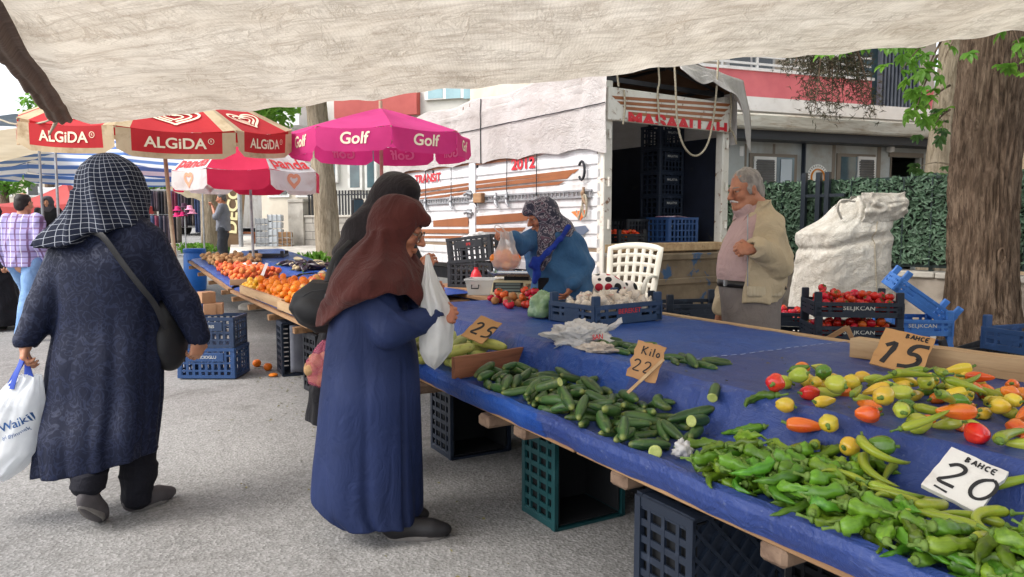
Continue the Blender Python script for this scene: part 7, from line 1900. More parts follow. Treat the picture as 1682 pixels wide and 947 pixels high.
# --- 4: the seller
p=Person('market seller in a blue jumper and patterned headscarf holding up a bag of oranges',(P(915,368,5.6).x,5.6,0)); L=p.L; Yb=5.6
J=dict(head=L(890,350,5.5),neck=L(908,384,5.58),shR=L(878,390,5.52),shL=L(938,396,5.62),elR=L(856,402,5.42),elL=L(962,436,5.58),wrR=L(838,389,5.34),wrL=L(938,472,5.42),
   hipL=L(945,490,5.7),hipR=L(905,490,5.65),knL=Vector((.12,.08,.48)),knR=Vector((-.06,.03,.48)),anL=Vector((.12,.1,.09)),anR=Vector((-.06,.05,.09)),toL=Vector((.02,-.06,.035)),toR=Vector((-.16,-.1,.035)))
fg=Fig(); fw4=(-.86,-.42,-.30); hc=L(889,354,5.5); W4,M4=head(fg,hc,fw4,0,1.0,True,False); limbs(fg,J,.95)
hand(fg,J['wrR'],(-.85,-.25,.30),(0,.5,-.7),-1,.8,.92,.05,.6); hand(fg,J['wrL'],(-.5,-.35,-.75),(-.7,.3,.4),1,.4,.92,.1,.4)
b4=fg.build('body',M_skin2,p.o,.006); eyes(W4,1.0,b4,M_eye,M_iris)
rows=[(505,872,975),(480,876,972),(460,874,970),(440,868,968),(420,864,964),(402,864,958),(388,872,950),(376,886,938),(368,898,928)]
keys=[(L(0,y,Yb).z,(L(a,y,Yb).x+L(b,y,Yb).x)/2,-.02,(L(b,y,Yb).x-L(a,y,Yb).x)/2,.155-(.05 if y<380 else 0))for y,a,b in rows]
M_jump=knit('steel_blue_jumper',srgb(62,104,146),srgb(50,88,128),380,.35,.85,.3,4)
fg=Fig(); fg.loft(keys,.03,lambda th,z:.008*np.sin(th*5+z*22),2.3)
fg.chain([J['shR'],J['elR'],J['wrR']+Vector((.03,0,0))],[.076,.064,.044],.02); fg.chain([J['shL'],J['elL'],J['wrL']+Vector((.01,0,.03))],[.076,.066,.048],.02)
fg.cone(J['wrR']+Vector((.015,0,0)),J['wrR']+Vector((-.06,0,.02)),.035,.035,.006,-1)
fg.disp=both(waves(51,.005,22),creases(52,.011,15,(1,1,1.2))); fg.build('jumper',M_jump,p.o,.008)
fg=Fig(); k3=[(.02,.03,.06,.22,.18),(.5,.03,.05,.21,.18),(J['hipL'].z+.10,.03,.02,.20,.165)]; fg.loft(k3,.03,lambda th,z:.012*np.sin(th*8),2.2); fg.build('skirt',M_blackc,p.o,.012)
mb=MB(); mb.grid(lambda a,b:L(884+44*a,456+26*b,5.435)+Vector((0,.02*math.cos((a-.5)*3),.004*math.sin(a*14)*b)),14,8); mb.build('apron',M_blackc,p.o,180,.012)
for a_ in((-.15,-.05),(.03,-.0)):shoe(Vector((a_[0]+.12,a_[1]+.12,0)),Vector((a_[0],a_[1]-.08,0)),M_shoe,M_sole,p.o)
def floral():
 m=bpy.data.materials.new('patterned_scarf'); t=NT(m); v=t.map('Object'); n=t.n.new('ShaderNodeTexNoise'); n.inputs['Scale'].default_value=17; n.inputs['Detail'].default_value=2; n.inputs['Distortion'].default_value=2; t.l.new(v,n.inputs['Vector'])
 a=t.ramp(n.outputs[0],[(.40,srgb(34,34,56)),(.47,srgb(40,38,62)),(.53,srgb(168,158,166)),(.57,srgb(36,34,56)),(.66,srgb(96,66,84))]); t.setc(a); t.bsdf.inputs['Roughness'].default_value=.7; t.bsdf.inputs['Sheen Weight'].default_value=.2
 t.setn(t.bump(t.noise(v,200,3),.3,.002)); return m
fg=Fig(); fg.ell(W4(-.020,0,.016),(.122,.104,.120),M4,.02).chain([W4(-.03,0,-.05),L(914,380,5.58)],[.102,.135],.03)
fg.ell(L(925,384,5.62),(.11,.16,.045),Euler((0,R(25),0)).to_matrix(),.03); fg.chain([W4(-.01,0,-.10),L(899,396,5.46),L(894,420,5.42),L(890,442,5.41)],[.084,.070,.035,.010],.03)
fg.ell(W4(.135,0,-.035),(.095,.088,.098),M4,.008,-1); fg.cone(W4(.06,0,.085),W4(.112,0,.062),.05,.016,.012)
fg.disp=both(waves(61,.005,24),creases(62,.011,17)); fg.build('headscarf',floral(),p.o,.007)
M_royal=knit('royal_blue_cloth',srgb(34,62,160),srgb(26,48,136),300,.3,.8,.2)
fg=Fig(); fg.chain([L(934,372,5.44),L(920,392,5.40),L(900,414,5.375),L(882,430,5.385)],[.014,.013,.015,.022],.02); fg.chain([L(880,428,5.39),L(882,450,5.40),L(878,462,5.40)],[.024,.018,.012],.02); fg.chain([L(880,428,5.39),L(872,436,5.38)],[.026,.02],.02); fg.disp=creases(7,.009,40); fg.build('neck_cloth',M_royal,p.o,.007)
M_film=M('clear_carrier_film',srgb(236,232,228),srgb(220,214,208),6,.3,.4,24,bdist=.01,trans=.3,alpha=.42,spec=.6)
ob_,obb=limp_bag('plastic_bag','thin carrier bag of oranges held up by the seller',[(380,822,840),(392,822,844),(404,818,846),(416,811,851),(428,807,856),(438,811,853),(443,820,844)],5.28,.09,M_film,5)
mb=MB(); mb.tube(smooth_line([P(824,384,5.28)-obb,P(812,376,5.27)-obb,P(814,368,5.27)-obb,P(826,374,5.28)-obb,P(834,386,5.28)-obb],2),.014,8,sq=.35); mb.build('handle',M_film,ob_,180)
# --- 5: man in the cream jacket
p=Person('grey haired man with a moustache in a cream jacket standing behind the counter',(P(1238,368,4.85).x,4.85,0)); L=p.L; Yb=4.85
J=dict(head=L(1224,308,4.82),neck=L(1246,342,4.85),shL=L(1264,366,4.70),shR=L(1226,362,5.0),elL=L(1280,430,4.68),elR=L(1200,440,5.06),wrL=L(1236,409,4.55),wrR=L(1184,512,4.98),
   hipL=L(1248,500,4.78),hipR=L(1232,500,4.96),knL=L(1244,600,4.76),knR=L(1226,600,4.96),anL=Vector((.0,-.10,.09)),anR=Vector((-.05,.10,.09)),toL=Vector((-.17,-.13,.035)),toR=Vector((-.22,.07,.035)))
fg=Fig(); fw5=(-.93,-.36,-.20); hc=L(1223,310,4.82); W5,M5=head(fg,hc,fw5,0,1.06,True,True); limbs(fg,J,1.05)
fg.cone(W5(-.03,0,-.06),J['neck']+Vector((0,0,-.02)),.066,.068,.03); fg.ell(W5(.05,0,-.10),(.045,.05,.03),M5,.03)
hand(fg,J['wrL'],(-1,-.12,.03),(.0,.75,-.5),-1,1.25,1.05,.0,.9); hand(fg,J['wrR'],(-.1,0,-1),(.3,-.9,0),-1,.5,1.0,.05,.3)
b5=fg.build('body',M_skin3,p.o,.0055); eyes(W5,1.06,b5,M_eye,M_iris)
M_hairg=M('grey_hair',srgb(150,144,138),srgb(112,106,102),30,.7,.7,120,stretch=(1,1,.4),sheen=.2)
fg=Fig(); E5=lambda q,r,k_=.02,op=1:fg.ell(W5(*q),tuple(x*1.06 for x in r),M5,k_,op)
E5((-.022,0,.036),(.096,.080,.090)); E5((-.075,0,-.03),(.045,.066,.07),.03)
for s_ in(1,-1):E5((.012,s_*.072,-.005),(.018,.012,.03),.015)
E5((.098,0,-.02),(.075,.11,.098),.012,-1)
for s_ in(1,-1):E5((-.004,s_*.082,-.018),(.020,.02,.030),.006,-1)
fg.disp=both(waves(71,.0022,140,7),creases(72,.003,90)); fg.build('hair',M_hairg,p.o,.0045)
fg=Fig()
for s_ in(1,-1):fg.cone(W5(.105,s_*.006,-.054),W5(.088,s_*.032,-.066),.0085,.005,.006)
fg.disp=waves(5,.001,200); fg.build('moustache',M('white_hair',srgb(206,200,194),None,rough=.8),p.o,.0035)
fg=Fig()
for s_ in(1,-1):fg.cone(W5(.094,s_*.018,.021),W5(.076,s_*.050,.022),.0052,.0035,.004)
fg.build('eyebrows',M_hairg,p.o,.0035)
M_shirt=knit('pink_white_shirt',srgb(190,162,158),srgb(178,150,148),400,.3,.85,.1,4)
rows=[(459,1183,1288),(452,1180,1288),(440,1179,1290),(420,1181,1292),(400,1188,1290),(380,1198,1286),(362,1208,1280),(348,1222,1272),(338,1234,1262)]
def kk(rows,ry,cy=0.0):return[(L(0,y,Yb).z,(L(a,y,Yb).x+L(b,y,Yb).x)/2,cy,(L(b,y,Yb).x-L(a,y,Yb).x)/2,ry-(.05 if y<360 else 0)-(.04 if y<345 else 0))for y,a,b in rows]
fg=Fig(); fg.loft(kk(rows,.165),.03,None,2.1); fg.cone(W5(.02,0,-.115),J['neck']+Vector((.0,0,-.045)),.066,.082,.03)
fg.cone(W5(.04,0,-.075),W5(.0,0,-.10),.058,.060,.012,-1); fg.disp=both(waves(81,.004,24),creases(82,.007,16)); fg.build('shirt',M_shirt,p.o,.0075)
mb=MB(); mb.grid(lambda a,b:L(1194+26*a-14*(b-.2)*(1-a)*0-10*b*(b>.0),362+92*b,4.735-.035*math.sin(b*PI)-.03*a)+Vector((-.002,0,0)),3,14); mb.build('placket',M_shirt,p.o,180,.006)if False else None
mb=MB()
for s_ in(1,-1):mb.loft([[W5(.055,s_*.005,-.155),W5(.075,s_*.052,-.18),W5(.035,s_*.07,-.135),W5(.02,s_*.055,-.12)],[W5(.061,s_*.005,-.153),W5(.081,s_*.052,-.178),W5(.041,s_*.073,-.132),W5(.026,s_*.058,-.117)]])
mb.build('collar',M_shirt,p.o,60)
M_jack=knit('cream_jacket',srgb(190,174,146),srgb(176,160,132),300,.3,.8,.1,3)
rows=[(490,1184,1274),(478,1182,1278),(462,1182,1287),(440,1182,1293),(415,1186,1294),(392,1194,1290),(372,1204,1282),(356,1216,1272),(344,1230,1264),(334,1240,1256)]
fg=Fig(); fg.loft(kk(rows,.190),.02,None,2.2)
fg.chain([J['shL']+Vector((.0,.02,-.02)),J['elL'],J['wrL']+Vector((.03,.01,0))],[.086,.074,.058],.02); fg.chain([J['shR']+Vector((0,-.02,-.02)),J['elR'],J['wrR']+Vector((.0,0,.04))],[.086,.074,.058],.02)
cxn=L(1228,400,Yb).x
def opening(X,Y,Z):
 near=L(1226,400,4.7).x+.05*np.clip((Z-.95)/.4,0,1); far=L(1176,400,5.0).x-.04
 edge=np.where(Y<.055,near,near+(far-near)*np.clip((Y-.055)/.06,0,1))+.0*Z
 return X-edge
fg.fn((-.6,-.22,.55),(.2,.3,1.66),lambda X,Y,Z:np.maximum(opening(X,Y,Z),-(Y+.30))if False else opening(X,Y,Z),.008,-1)
fg.chain([J['shL']+Vector((.0,.02,-.02)),J['elL'],J['wrL']+Vector((.03,.01,0))],[.085,.074,.058],.02)
fg.cone(J['wrL']+Vector((.02,0,0)),J['wrL']+Vector((-.1,-.01,0)),.045,.048,.006,-1)
fg.ell(W5(.03,0,-.055),(.09,.09,.105),M5,.008,-1)
fg.disp=both(waves(91,.005,20),creases(92,.017,13,(1.2,1.2,.7)),creases(93,.009,26)); jk=fg.build('jacket',M_jack,p.o,.0075)
mb=MB(); mb.tube([L(1228,y,4.655-.02*math.sin((y-350)/140*PI))for y in range(352,486,8)],.004,6); mb.build('zip',M_galv,jk,60)
mb=MB(); ncx=W5(-.01,0,-.13)
def jcol(a,b):
 t=-2.35+4.7*a; r=.078+.030*b+.012*abs(math.sin(t*.5)); f_,l_=Vector((-.93,-.36,0)),Vector((.36,-.93,0)); dr=-f_*math.cos(t)+l_*math.sin(t)
 return Vector(ncx)+Vector((.012,.0,0))+dr*r+Vector((0,0,.02-.085*b-.05*(1-math.cos(t))*.5))
mb.grid(jcol,40,8); mb.build('jacket_collar',M_jack,jk,180,.008)
mb=MB(); mb.grid(lambda a,b:L(1228+56*a,470+17*b,4.64+.05*a*a)+Vector((0,.004*math.sin(a*60),0)),30,4); mb.build('waistband',knit('cream_rib',srgb(198,186,160),srgb(184,170,146),300,.4),jk,180,.01)
M_grey=knit('grey_trousers',srgb(124,116,112),srgb(108,101,98),420,.3,.85,.1)
fg=Fig(); rows=[(540,1188,1276),(510,1187,1280),(480,1184,1286),(456,1184,1286)]; fg.loft(kk(rows,.165),.03,None,2.2)
for s_ in 'LR':fg.chain([J['hip'+s_]+Vector((0,0,-.06)),J['kn'+s_],J['an'+s_]+Vector((0,0,.02))],[.12,.10,.085],.04)
fg.disp=both(waves(6,.004,24),creases(7,.008,14)); fg.build('trousers',M_grey,p.o,.009)
mb=MB(); bp5=[]
for t in np.linspace(0,2*PI,40,endpoint=False):bp5.append(L(1235,466,Yb)+Vector((.216*math.cos(t),.172*math.sin(t),-.010*math.cos(t))))
mb.loft([[q+Vector((0,0,.022))for q in bp5],[q+Vector((0,0,-.022))for q in bp5]],(False,False)); bl_=mb.build('belt',M('black_leather',(.015,.014,.014),None,rough=.35),p.o,60,.012)
mb=MB(); qb=L(1193,464,4.72); mb.box(qb+Vector((-.012,-.02,0)),(.012,.05,.042),(0,0,R(-35)),.004); mb.build('buckle',M_galv,bl_)
for s_ in 'LR':a_=Vector((J['an'+s_].x+.06,J['an'+s_].y,0)); shoe(a_,a_+Vector((-.27,-.03,0)),M_shoe,M_sole,p.o)
# --- the others up the street, one builder
def passer(label,px,Y,h,fwd,shirt,trous,hair,skin,pose='stand',robe=None,vox=.012,gz=None,hair_bald=False,scarf=None,arm=None):
 b=P(px,368,Y); b.z=terrain(b.x,b.y)if gz is None else gz; p=Person(label,b); k=h/1.72
 f=Vector((*fwd,0)).normalized(); l=Vector((-f.y,f.x,0)); q=lambda x,y,z:(f*x+l*y)*k+Vector((0,0,z*k))
 st=.16 if pose=='walk' else .02
 J=dict(head=q(.02,0,1.60),neck=q(-.01,0,1.44),shL=q(-.01,.19,1.40),shR=q(-.01,-.19,1.40),elL=q(-.05,.26,1.12),elR=q(-.05,-.26,1.12),wrL=q(.06,.27,.88),wrR=q(.06,-.27,.88),hipL=q(0,.10,.90),hipR=q(0,-.10,.90),
    knL=q(st+.03,.11,.50),knR=q(-st+.05,-.11,.50),anL=q(st+.02,.11,.08),anR=q(-st*1.6,-.11,.10),toL=q(st+.19,.13,.03),toR=q(-st*1.6+.17,-.12,.035))
 if arm=='mouth':J['elL']=q(.12,.24,1.16); J['wrL']=q(.22,.06,1.42); J['elR']=q(.12,-.22,1.16); J['wrR']=q(.22,-.06,1.40)
 fg=Fig(); hc=q(.03,0,1.595); W,Mx=head(fg,hc,(f.x,f.y,-.25 if arm else-.05),0,k); limbs(fg,J,k*.96)
 for s_,sd in(('L',1),('R',-1)):
  dd=J['wr'+s_]-J['el'+s_]; hand(fg,J['wr'+s_],dd,l*-sd if arm is None else f,sd*(1 if arm is None else 1),.7,k*.95,.02,.6)
 body=fg.build('body',skin,p.o,vox*.62)
 fg=Fig(); sh=(J['shL']+J['shR'])/2; up=Vector((0,0,1))
 Mz=[[f[i],l[i],up[i]]for i in range(3)]
 ang=math.atan2(l.y,l.x)
 if robe:
  fg.loft([(.06,0,0,.30*k,.24*k),(.5*k,0,0,.27*k,.21*k),(.95*k,0,0,.25*k,.18*k),(1.3*k,0,0,.24*k,.15*k),(1.42*k,0,0,.18*k,.11*k),(1.48*k,0,0,.09*k,.08*k)],.03,lambda th,z:.012*np.sin(th*7+z*3)*np.clip(1.2-z,0,1),2.2,1,ang)
  sl=1.0
 else:
  fg.loft([(.86*k,0,0,.205*k,.150*k),(1.0*k,0,0,.20*k,.150*k),(1.25*k,0,0,.215*k,.148*k),(1.40*k,0,0,.20*k,.11*k),(1.47*k,0,0,.09*k,.085*k)],.03,None,2.3,1,ang); sl=.55 if arm else .98
 for s_ in 'LR':
  e=J['el'+s_].lerp(J['wr'+s_],max(0,(sl-.5)*2)); fg.chain([J['sh'+s_],J['sh'+s_].lerp(J['el'+s_],min(1,sl*2)),e],[.078*k,.066*k,.050*k if sl>.6 else .06*k],.03)
 fg.disp=both(waves(3,.005,22),creases(4,.010,14)); fg.build('robe' if robe else 'shirt',robe or shirt,p.o,vox)
 if not robe:
  fg=Fig(); fg.cone(J['hipL'],J['hipR'],.115*k,.115*k,.04)
  for s_ in 'LR':fg.chain([J['hip'+s_],J['kn'+s_],J['an'+s_]],[.108*k,.082*k,.066*k],.03)
  fg.disp=both(waves(5,.004,26),creases(6,.008,16)); fg.build('trousers',trous,p.o,vox)
 fg=Fig()
 if scarf is not None:
  fg.ell(W(-.015,0,.01),(.125*k,)*3,None,.03).cone(W(-.02,0,-.06),tuple(J['neck']+Vector((0,0,-.03))),.11*k,.15*k,.05); fg.ell(W(.11,0,-.03),(.06*k,.065*k,.09*k),Mx,.02,-1); fg.disp=creases(5,.01,20); fg.build('headscarf',scarf,p.o,vox*.8)
 else:
  fg.ell(W(-.02,0,.034),(.096*k,.080*k,.090*k),Mx,.02).ell(W(-.07,0,-.03),(.045*k,.066*k,.065*k),Mx,.03).ell(W(.10,0,-.02),(.078*k,.11*k,.098*k),Mx,.012,-1)
  if hair_bald:fg.ell(W(-.02,0,.125),(.07*k,.065*k,.03*k),Mx,.01,-1)
  fg.disp=waves(5,.002,120); fg.build('hair',hair,p.o,vox*.6)
 for s_ in 'LR':
  a,t=Vector(J['an'+s_]),Vector(J['to'+s_]); a=a-(t-a).normalized()*.06; a.z=0.0; t.z=0.0
  shoe(a,t,M_shoe,M_sole,p.o)
 return p
def plaid():
 m=bpy.data.materials.new('lilac_plaid'); t=NT(m); v=t.map('Object'); sep=t.n.new('ShaderNodeSeparateXYZ'); t.l.new(v,sep.inputs[0]); col=srgb(168,158,206)
 def line(sock,f,ph,w):return t.ramp(t.math('FRACT',t.math('ADD',t.math('MULTIPLY',sock,f),ph)),[(w,1.),(w+.02,0.)])
 c=t.mix(line(sep.outputs[0],7.5,.1,.16),col,srgb(112,84,122)); c=t.mix(t.math('MULTIPLY',line(sep.outputs[2],7.5,.3,.13),.8),c,srgb(122,92,128)); c=t.mix(line(sep.outputs[0],7.5,.6,.05),c,srgb(230,228,240)); c=t.mix(line(sep.outputs[2],7.5,.75,.05),c,srgb(80,62,96))
 t.setc(c); t.bsdf.inputs['Roughness'].default_value=.85; return m
M_jean=knit('light_blue_jeans',srgb(128,160,200),srgb(104,138,182),400,.3,.85,.1,4); M_hairb=M('dark_hair',srgb(40,32,30),srgb(26,21,20),30,.6,.6,120)
M_hairs=M('grey_black_hair',srgb(96,92,90),srgb(62,58,57),30,.7,.6,120)
passer('man walking away in a lilac plaid shirt and light blue jeans',38,8.75,1.72,(.12,1),plaid(),M_jean,M_hairb,M_skin,'walk',hair_bald=True)
passer('dark clothed woman partly out of view beside the plaid shirted man',-14,9.4,1.62,(-.2,-1),None,None,None,M_skin,'stand',robe=M_blackc,scarf=M_blackc)
passer('man in a grey shirt eating with his hand at his mouth by the mottled tree',367,16.6,1.66,(-.98,-.2),knit('grey_cotton',srgb(120,122,130),srgb(104,106,114)),knit('charcoal_trousers',srgb(60,62,68),srgb(48,50,55)),M_hairs,M_skin2,'stand',arm='mouth',vox=.015)
passer('woman in a dark robe among the stalls behind the plaid shirted man',80,15.5,1.60,(.3,-1),None,None,None,M_skin,'stand',robe=M_blackc,scarf=knit('grey_scarf',srgb(84,80,86),srgb(70,66,72)),vox=.018)
passer('shopper in a dark jacket far up the street near the clothes rack',216,19.0,1.66,(.2,-1),knit('dark_jacket',srgb(50,46,52),srgb(40,37,42)),M_trous,M_hairb,M_skin,'stand',vox=.018)
wp=fc.q(1480,300); wpos=fc.a+fc.x*wp[0]-fc.n*.6
pw=passer('person standing inside the dark office doorway',1480,wpos.y,1.65,(-.5,-.8),knit('dark_sweater',srgb(60,50,60),srgb(48,40,48)),M_trous,M_hairb,M_skin2,'stand',vox=.018,gz=.55)
# ------------------------------------------------------------------ produce: every piece dropped onto what lies below it
class Heap:
 def __init__(s,org,ang,a0,a1,b0,b1,base,cell=.006):
  s.org,s.ang,s.a0,s.b0,s.cell=Vector(org),ang,a0,b0,cell
  s.na,s.nb=int((a1-a0)/cell)+1,int((b1-b0)/cell)+1
  s.H=np.array([[base(a0+i*cell,b0+j*cell)for j in range(s.nb)]for i in range(s.na)],np.float64)
  s.Rz=Matrix.Rotation(ang,3,'Z')
 def rest(s,a,b,r):
  i0,i1=int((a-r-s.a0)/s.cell),int((a+r-s.a0)/s.cell)+2; j0,j1=int((b-r-s.b0)/s.cell),int((b+r-s.b0)/s.cell)+2
  if i0<0 or j0<0 or i1>s.na or j1>s.nb:return None
  A=s.a0+s.cell*np.arange(i0,i1)[:,None]-a; B=s.b0+s.cell*np.arange(j0,j1)[None]-b
  q=r*r-A*A-B*B; m=q>0
  return(i0,i1,j0,j1,np.where(m,np.sqrt(np.maximum(q,0)),-1e3))
 def drop(s,circ,pick,tries=7,maxt=.35,sink=.006,flat=False,zmax=9):
  best=None
  for _ in range(tries):
   c=pick()
   if c is None:continue
   a,b,yaw=c; cy,sy=math.cos(yaw),math.sin(yaw); pts,ok=[],True
   for(x,y,r)in circ:
    pa,pb=a+x*cy-y*sy,b+x*sy+y*cy; w=s.rest(pa,pb,r)
    if w is None:ok=False; break
    h=s.H[w[0]:w[1],w[2]:w[3]]; pts.append((x,float((h+w[4]).max()),w))
   if not ok:continue
   xs=np.array([q[0]for q in pts]); zs=np.array([q[1]for q in pts])
   sl=0.0
   if not flat and xs.max()-xs.min()>.03:
    sl=float(np.clip(np.polyfit(xs,zs,1)[0],-maxt,maxt))
   z0=float((zs-sl*xs).max())
   if best is None or z0<best[0]:best=(z0,a,b,yaw,sl,pts)
  if best is None:return None
  z0,a,b,yaw,sl,pts=best; z0-=sink
  if z0>(min(zmax,.69)if zmax<1 and-1.32<a<-.78 and b<1.75 else zmax):return None
  for(x,_,w)in pts:
   h=s.H[w[0]:w[1],w[2]:w[3]]; np.maximum(h,z0+sl*x+w[4],out=h)
  loc=s.org+s.Rz@Vector((a,b,z0)); rot=Matrix.Rotation(s.ang+yaw,3,'Z')@Matrix.Rotation(-math.atan(sl),3,'Y')
  return loc,rot
def place(proto,loc,rot,roll=0.0,sc_=1.0,first=set()):
 """proto itself is used once, every further piece is a copy with copies of its parts"""
 o=proto if proto.name not in first else dup(proto)
 first.add(proto.name)
 o.location=loc; o.rotation_euler=(rot@Matrix.Rotation(roll,3,'X')).to_euler(); o.scale=(sc_,)*3
 return o
def veg_mat(name,c1,c2,tip=None,rough=.35,stretch=(.3,3,3),rand=.12,hr=.012,bump=.15,bs=60,tipw=.10,dirt=None):
 m=bpy.data.materials.new(name); t=NT(m); v=t.map('Object',stretch)
 col=t.mix(t.ramp(t.noise(v,22,4,.6),[(.36,0.),(.66,1.)]),c1,c2)
 if tip is not None:
  sep=t.n.new('ShaderNodeSeparateXYZ'); t.l.new(t.tc.outputs['Generated'],sep.inputs[0])
  f=t.math('ADD',t.ramp(sep.outputs[0],[(0.,1.),(tipw,0.)]),t.ramp(sep.outputs[0],[(1-tipw*.6,0.),(1.,.7)])); col=t.mix(f,col,tip)
 if dirt is not None:col=t.mix(t.math('MULTIPLY',t.ramp(t.noise(t.map('Object'),30,4),[(.58,0.),(.7,1.)]),.6),col,dirt)
 oi=t.n.new('ShaderNodeObjectInfo'); rn=oi.outputs['Random']
 col=t.hsv(col,t.math('ADD',t.math('MULTIPLY',rn,2*rand),1-rand),t.math('ADD',t.math('MULTIPLY',t.math('FRACT',t.math('MULTIPLY',rn,7.3)),2*hr),.5-hr))
 t.setc(col); t.bsdf.inputs['Roughness'].default_value=rough; t.bsdf.inputs['Specular IOR Level'].default_value=.45
 t.setn(t.bump(t.noise(v,bs,4),bump,.004)); return m
M_cuc=veg_mat('cucumber_skin',srgb(66,98,46),srgb(34,62,30),srgb(124,132,66),rough=.42,rand=.24,hr=.015,bump=.3,dirt=srgb(112,122,66))
M_cucin=M('cucumber_flesh',srgb(190,196,120),srgb(160,172,90),40,.4)
M_zuc=veg_mat('zucchini_skin',srgb(172,172,92),srgb(146,154,78),srgb(120,140,60),rough=.45,dirt=srgb(120,116,60))
M_gpep=veg_mat('green_pepper_skin',srgb(100,138,34),srgb(70,108,26),None,rough=.36,rand=.38,hr=.03)
M_lpep=veg_mat('lime_pepper_skin',srgb(146,158,48),srgb(120,144,40),None,rough=.28,rand=.12,hr=.015)
M_stem=M('pepper_stem',srgb(110,136,60),srgb(86,116,44),20,.6)
M_orange=M('orange_peel',srgb(240,142,34),srgb(232,124,22),18,.45,.25,220,bdist=.002,rand=.08,hrand=.008)
M_peach=M('apricot_skin',srgb(226,130,62),srgb(204,84,50),26,.6,rand=.1,hrand=.015); M_apple=M('apple_skin',srgb(214,70,56),srgb(226,190,96),22,.35,rand=.1,hrand=.02)
M_lemon=M('yellow_fruit',srgb(238,190,54),srgb(228,168,40),18,.45,.2,200,rand=.06)
M_tom=M('tomato_skin',srgb(204,44,34),srgb(186,30,26),12,.22,rand=.12,hrand=.012); M_tomo=M('orange_tomato_skin',srgb(226,100,44),srgb(208,70,34),12,.25,rand=.1,hrand=.012)
M_calyx=M('green_calyx',srgb(70,100,40),None,rough=.7)
M_egg=M('eggplant_skin',srgb(48,34,48),srgb(34,24,36),12,.2); M_eggp=M('eggplant_pale',srgb(206,194,160),srgb(176,160,120),14,.5)
M_garlic=M('garlic_skin',srgb(226,216,202),srgb(204,188,172),26,.6,.2,120,rand=.08)
def body_tube(cl,rad,n=12,ridges=0,ra=.0,wr=0.0,seed=0,wf=18):
 """cl centre line points in the xy plane; ridged and wrinkled radius"""
 mb=MB(); rings=[]; N_=len(cl)
 for i,(x,y)in enumerate(cl):
  a,b=cl[max(i-1,0)],cl[min(i+1,N_-1)]; d=Vector((b[0]-a[0],b[1]-a[1],0)).normalized(); nn=Vector((-d.y,d.x,0)); ring=[]
  for k in range(n):
   t=2*PI*k/n; r=rad[i]*(1+ra*math.cos(ridges*t+seed)+wr*noise.noise(Vector((math.cos(t)*1.5+seed*7,math.sin(t)*1.5,i/N_*wf))))
   ring.append(Vector((x,y,0))+nn*(r*math.cos(t))+Vector((0,0,r*math.sin(t))))
  rings.append(ring)
 mb.loft(rings); return mb
def arc_line(L,bend,n,wob=0.0,seed=0):
 """arc of length L turning by bend radians, centred"""
 pts,x,y,th=[],0.0,0.0,-bend/2
 for i in range(n):
  pts.append((x,y)); x+=L/(n-1)*math.cos(th); y+=L/(n-1)*math.sin(th); th+=bend/(n-1)+wob*noise.noise(Vector((i*.6,seed,0)))
 mx,my=sum(p[0]for p in pts)/n,sum(p[1]for p in pts)/n
 return[(p[0]-mx,p[1]-my)for p in pts]
def veg(name,label,cat,group,L,r,bend,mat,prof,n=16,seg=12,ridges=0,ra=0.0,wr=0.0,seed=0,stem=None,wob=0.0,wf=18,stem_l=.035):
 cl=arc_line(L,bend,n,wob,seed); rad=[max(.0012,r*prof(i/(n-1)))for i in range(n)]
 o=body_tube(cl,rad,seg,ridges,ra,wr,seed,wf).build(name,mat,None,180); tag(o,label,cat,group)
 if stem:
  a,b=Vector((*cl[0],0)),Vector((*cl[1],0)); d=(a-b).normalized(); q=Vector((-d.y,d.x,.4))
  mb=MB(); mb.tube([a-d*.004,a+d*.003,a+d*.007,a+d*stem_l*.5+q*.003,a+d*stem_l+q*.010],[rad[1]*.9,rad[1]*.75,.0045,.0033,.0045],8); mb.build('stem',stem,o,180)
 st_=max(1,n//6); circ=[(cl[i][0],cl[i][1],max(.004,rad[i]))for i in range(1,n-1,st_)]
 return o,circ
def cucp(t):return min(1,(math.sin(PI*min(1,max(0,t*.98+.01))))**.38)*(1-.12*(t-.5))
def pepp(t):return(min(1,(t/.10))**.6 if t<.1 else 1.0)*(1-t)**.55*1.12 if t<1 else .02
r_=random.Random(21)
def yawr():return r_.uniform(0,2*PI)
ST=Heap((0,0,0),SANG,-3.95,.3,1.40,3.42,prof_z)
CL='dark green cucumber in the heap under the Kilo sign'; CG='cucumbers heaped on the lower tier'
CUC=[veg('cucumber',CL,'cucumber',CG,L,r,b,M_cuc,cucp,16,12,5,.035,.10,s_,wf=6)for s_,(L,r,b)in enumerate(((.18,.0225,.15),(.16,.0215,.3),(.20,.024,.1),(.14,.020,.5),(.15,.022,-.2),(.17,.019,.35),(.125,.0195,2.6),(.14,.019,1.7),(.19,.021,.2)))]
wts=[14,14,11,14,13,11,3,5,9]
def wpick(items,w):return r_.choices(items,w)[0]
def pick_c():
 for _ in range(30):
  f=r_.random(); u=-3.12+1.36*f; v=1.545+r_.random()*.36
  dens=1.0 if u<-2.15 else max(.12,1-(u+2.15)/.35)
  if u>-2.1 and v>1.80:dens*=.25
  if u<-2.85 and v<1.62:dens*=.3
  if r_.random()<dens:return u,v,r_.choice((r_.gauss(0.2,.6),r_.gauss(2.4,.6),yawr()))
def drops(heap,items,w,n,pick,tries=6,roll=True,scr=(.9,1.1),maxt=.35,zmax=9):
 out=[]
 for i in range(n):
  o,c=wpick(items,w); s_=r_.uniform(*scr); q=heap.drop([(x*s_,y*s_,r*s_)for x,y,r in c],pick,tries,maxt,zmax=zmax)
  if q is None:continue
  bent=max(abs(y)for x,y,r in c)>.012
  out.append(place(o,q[0],q[1],(r_.choice((0,PI))if bent else r_.uniform(0,6.28))if roll else 0,s_))
 return out
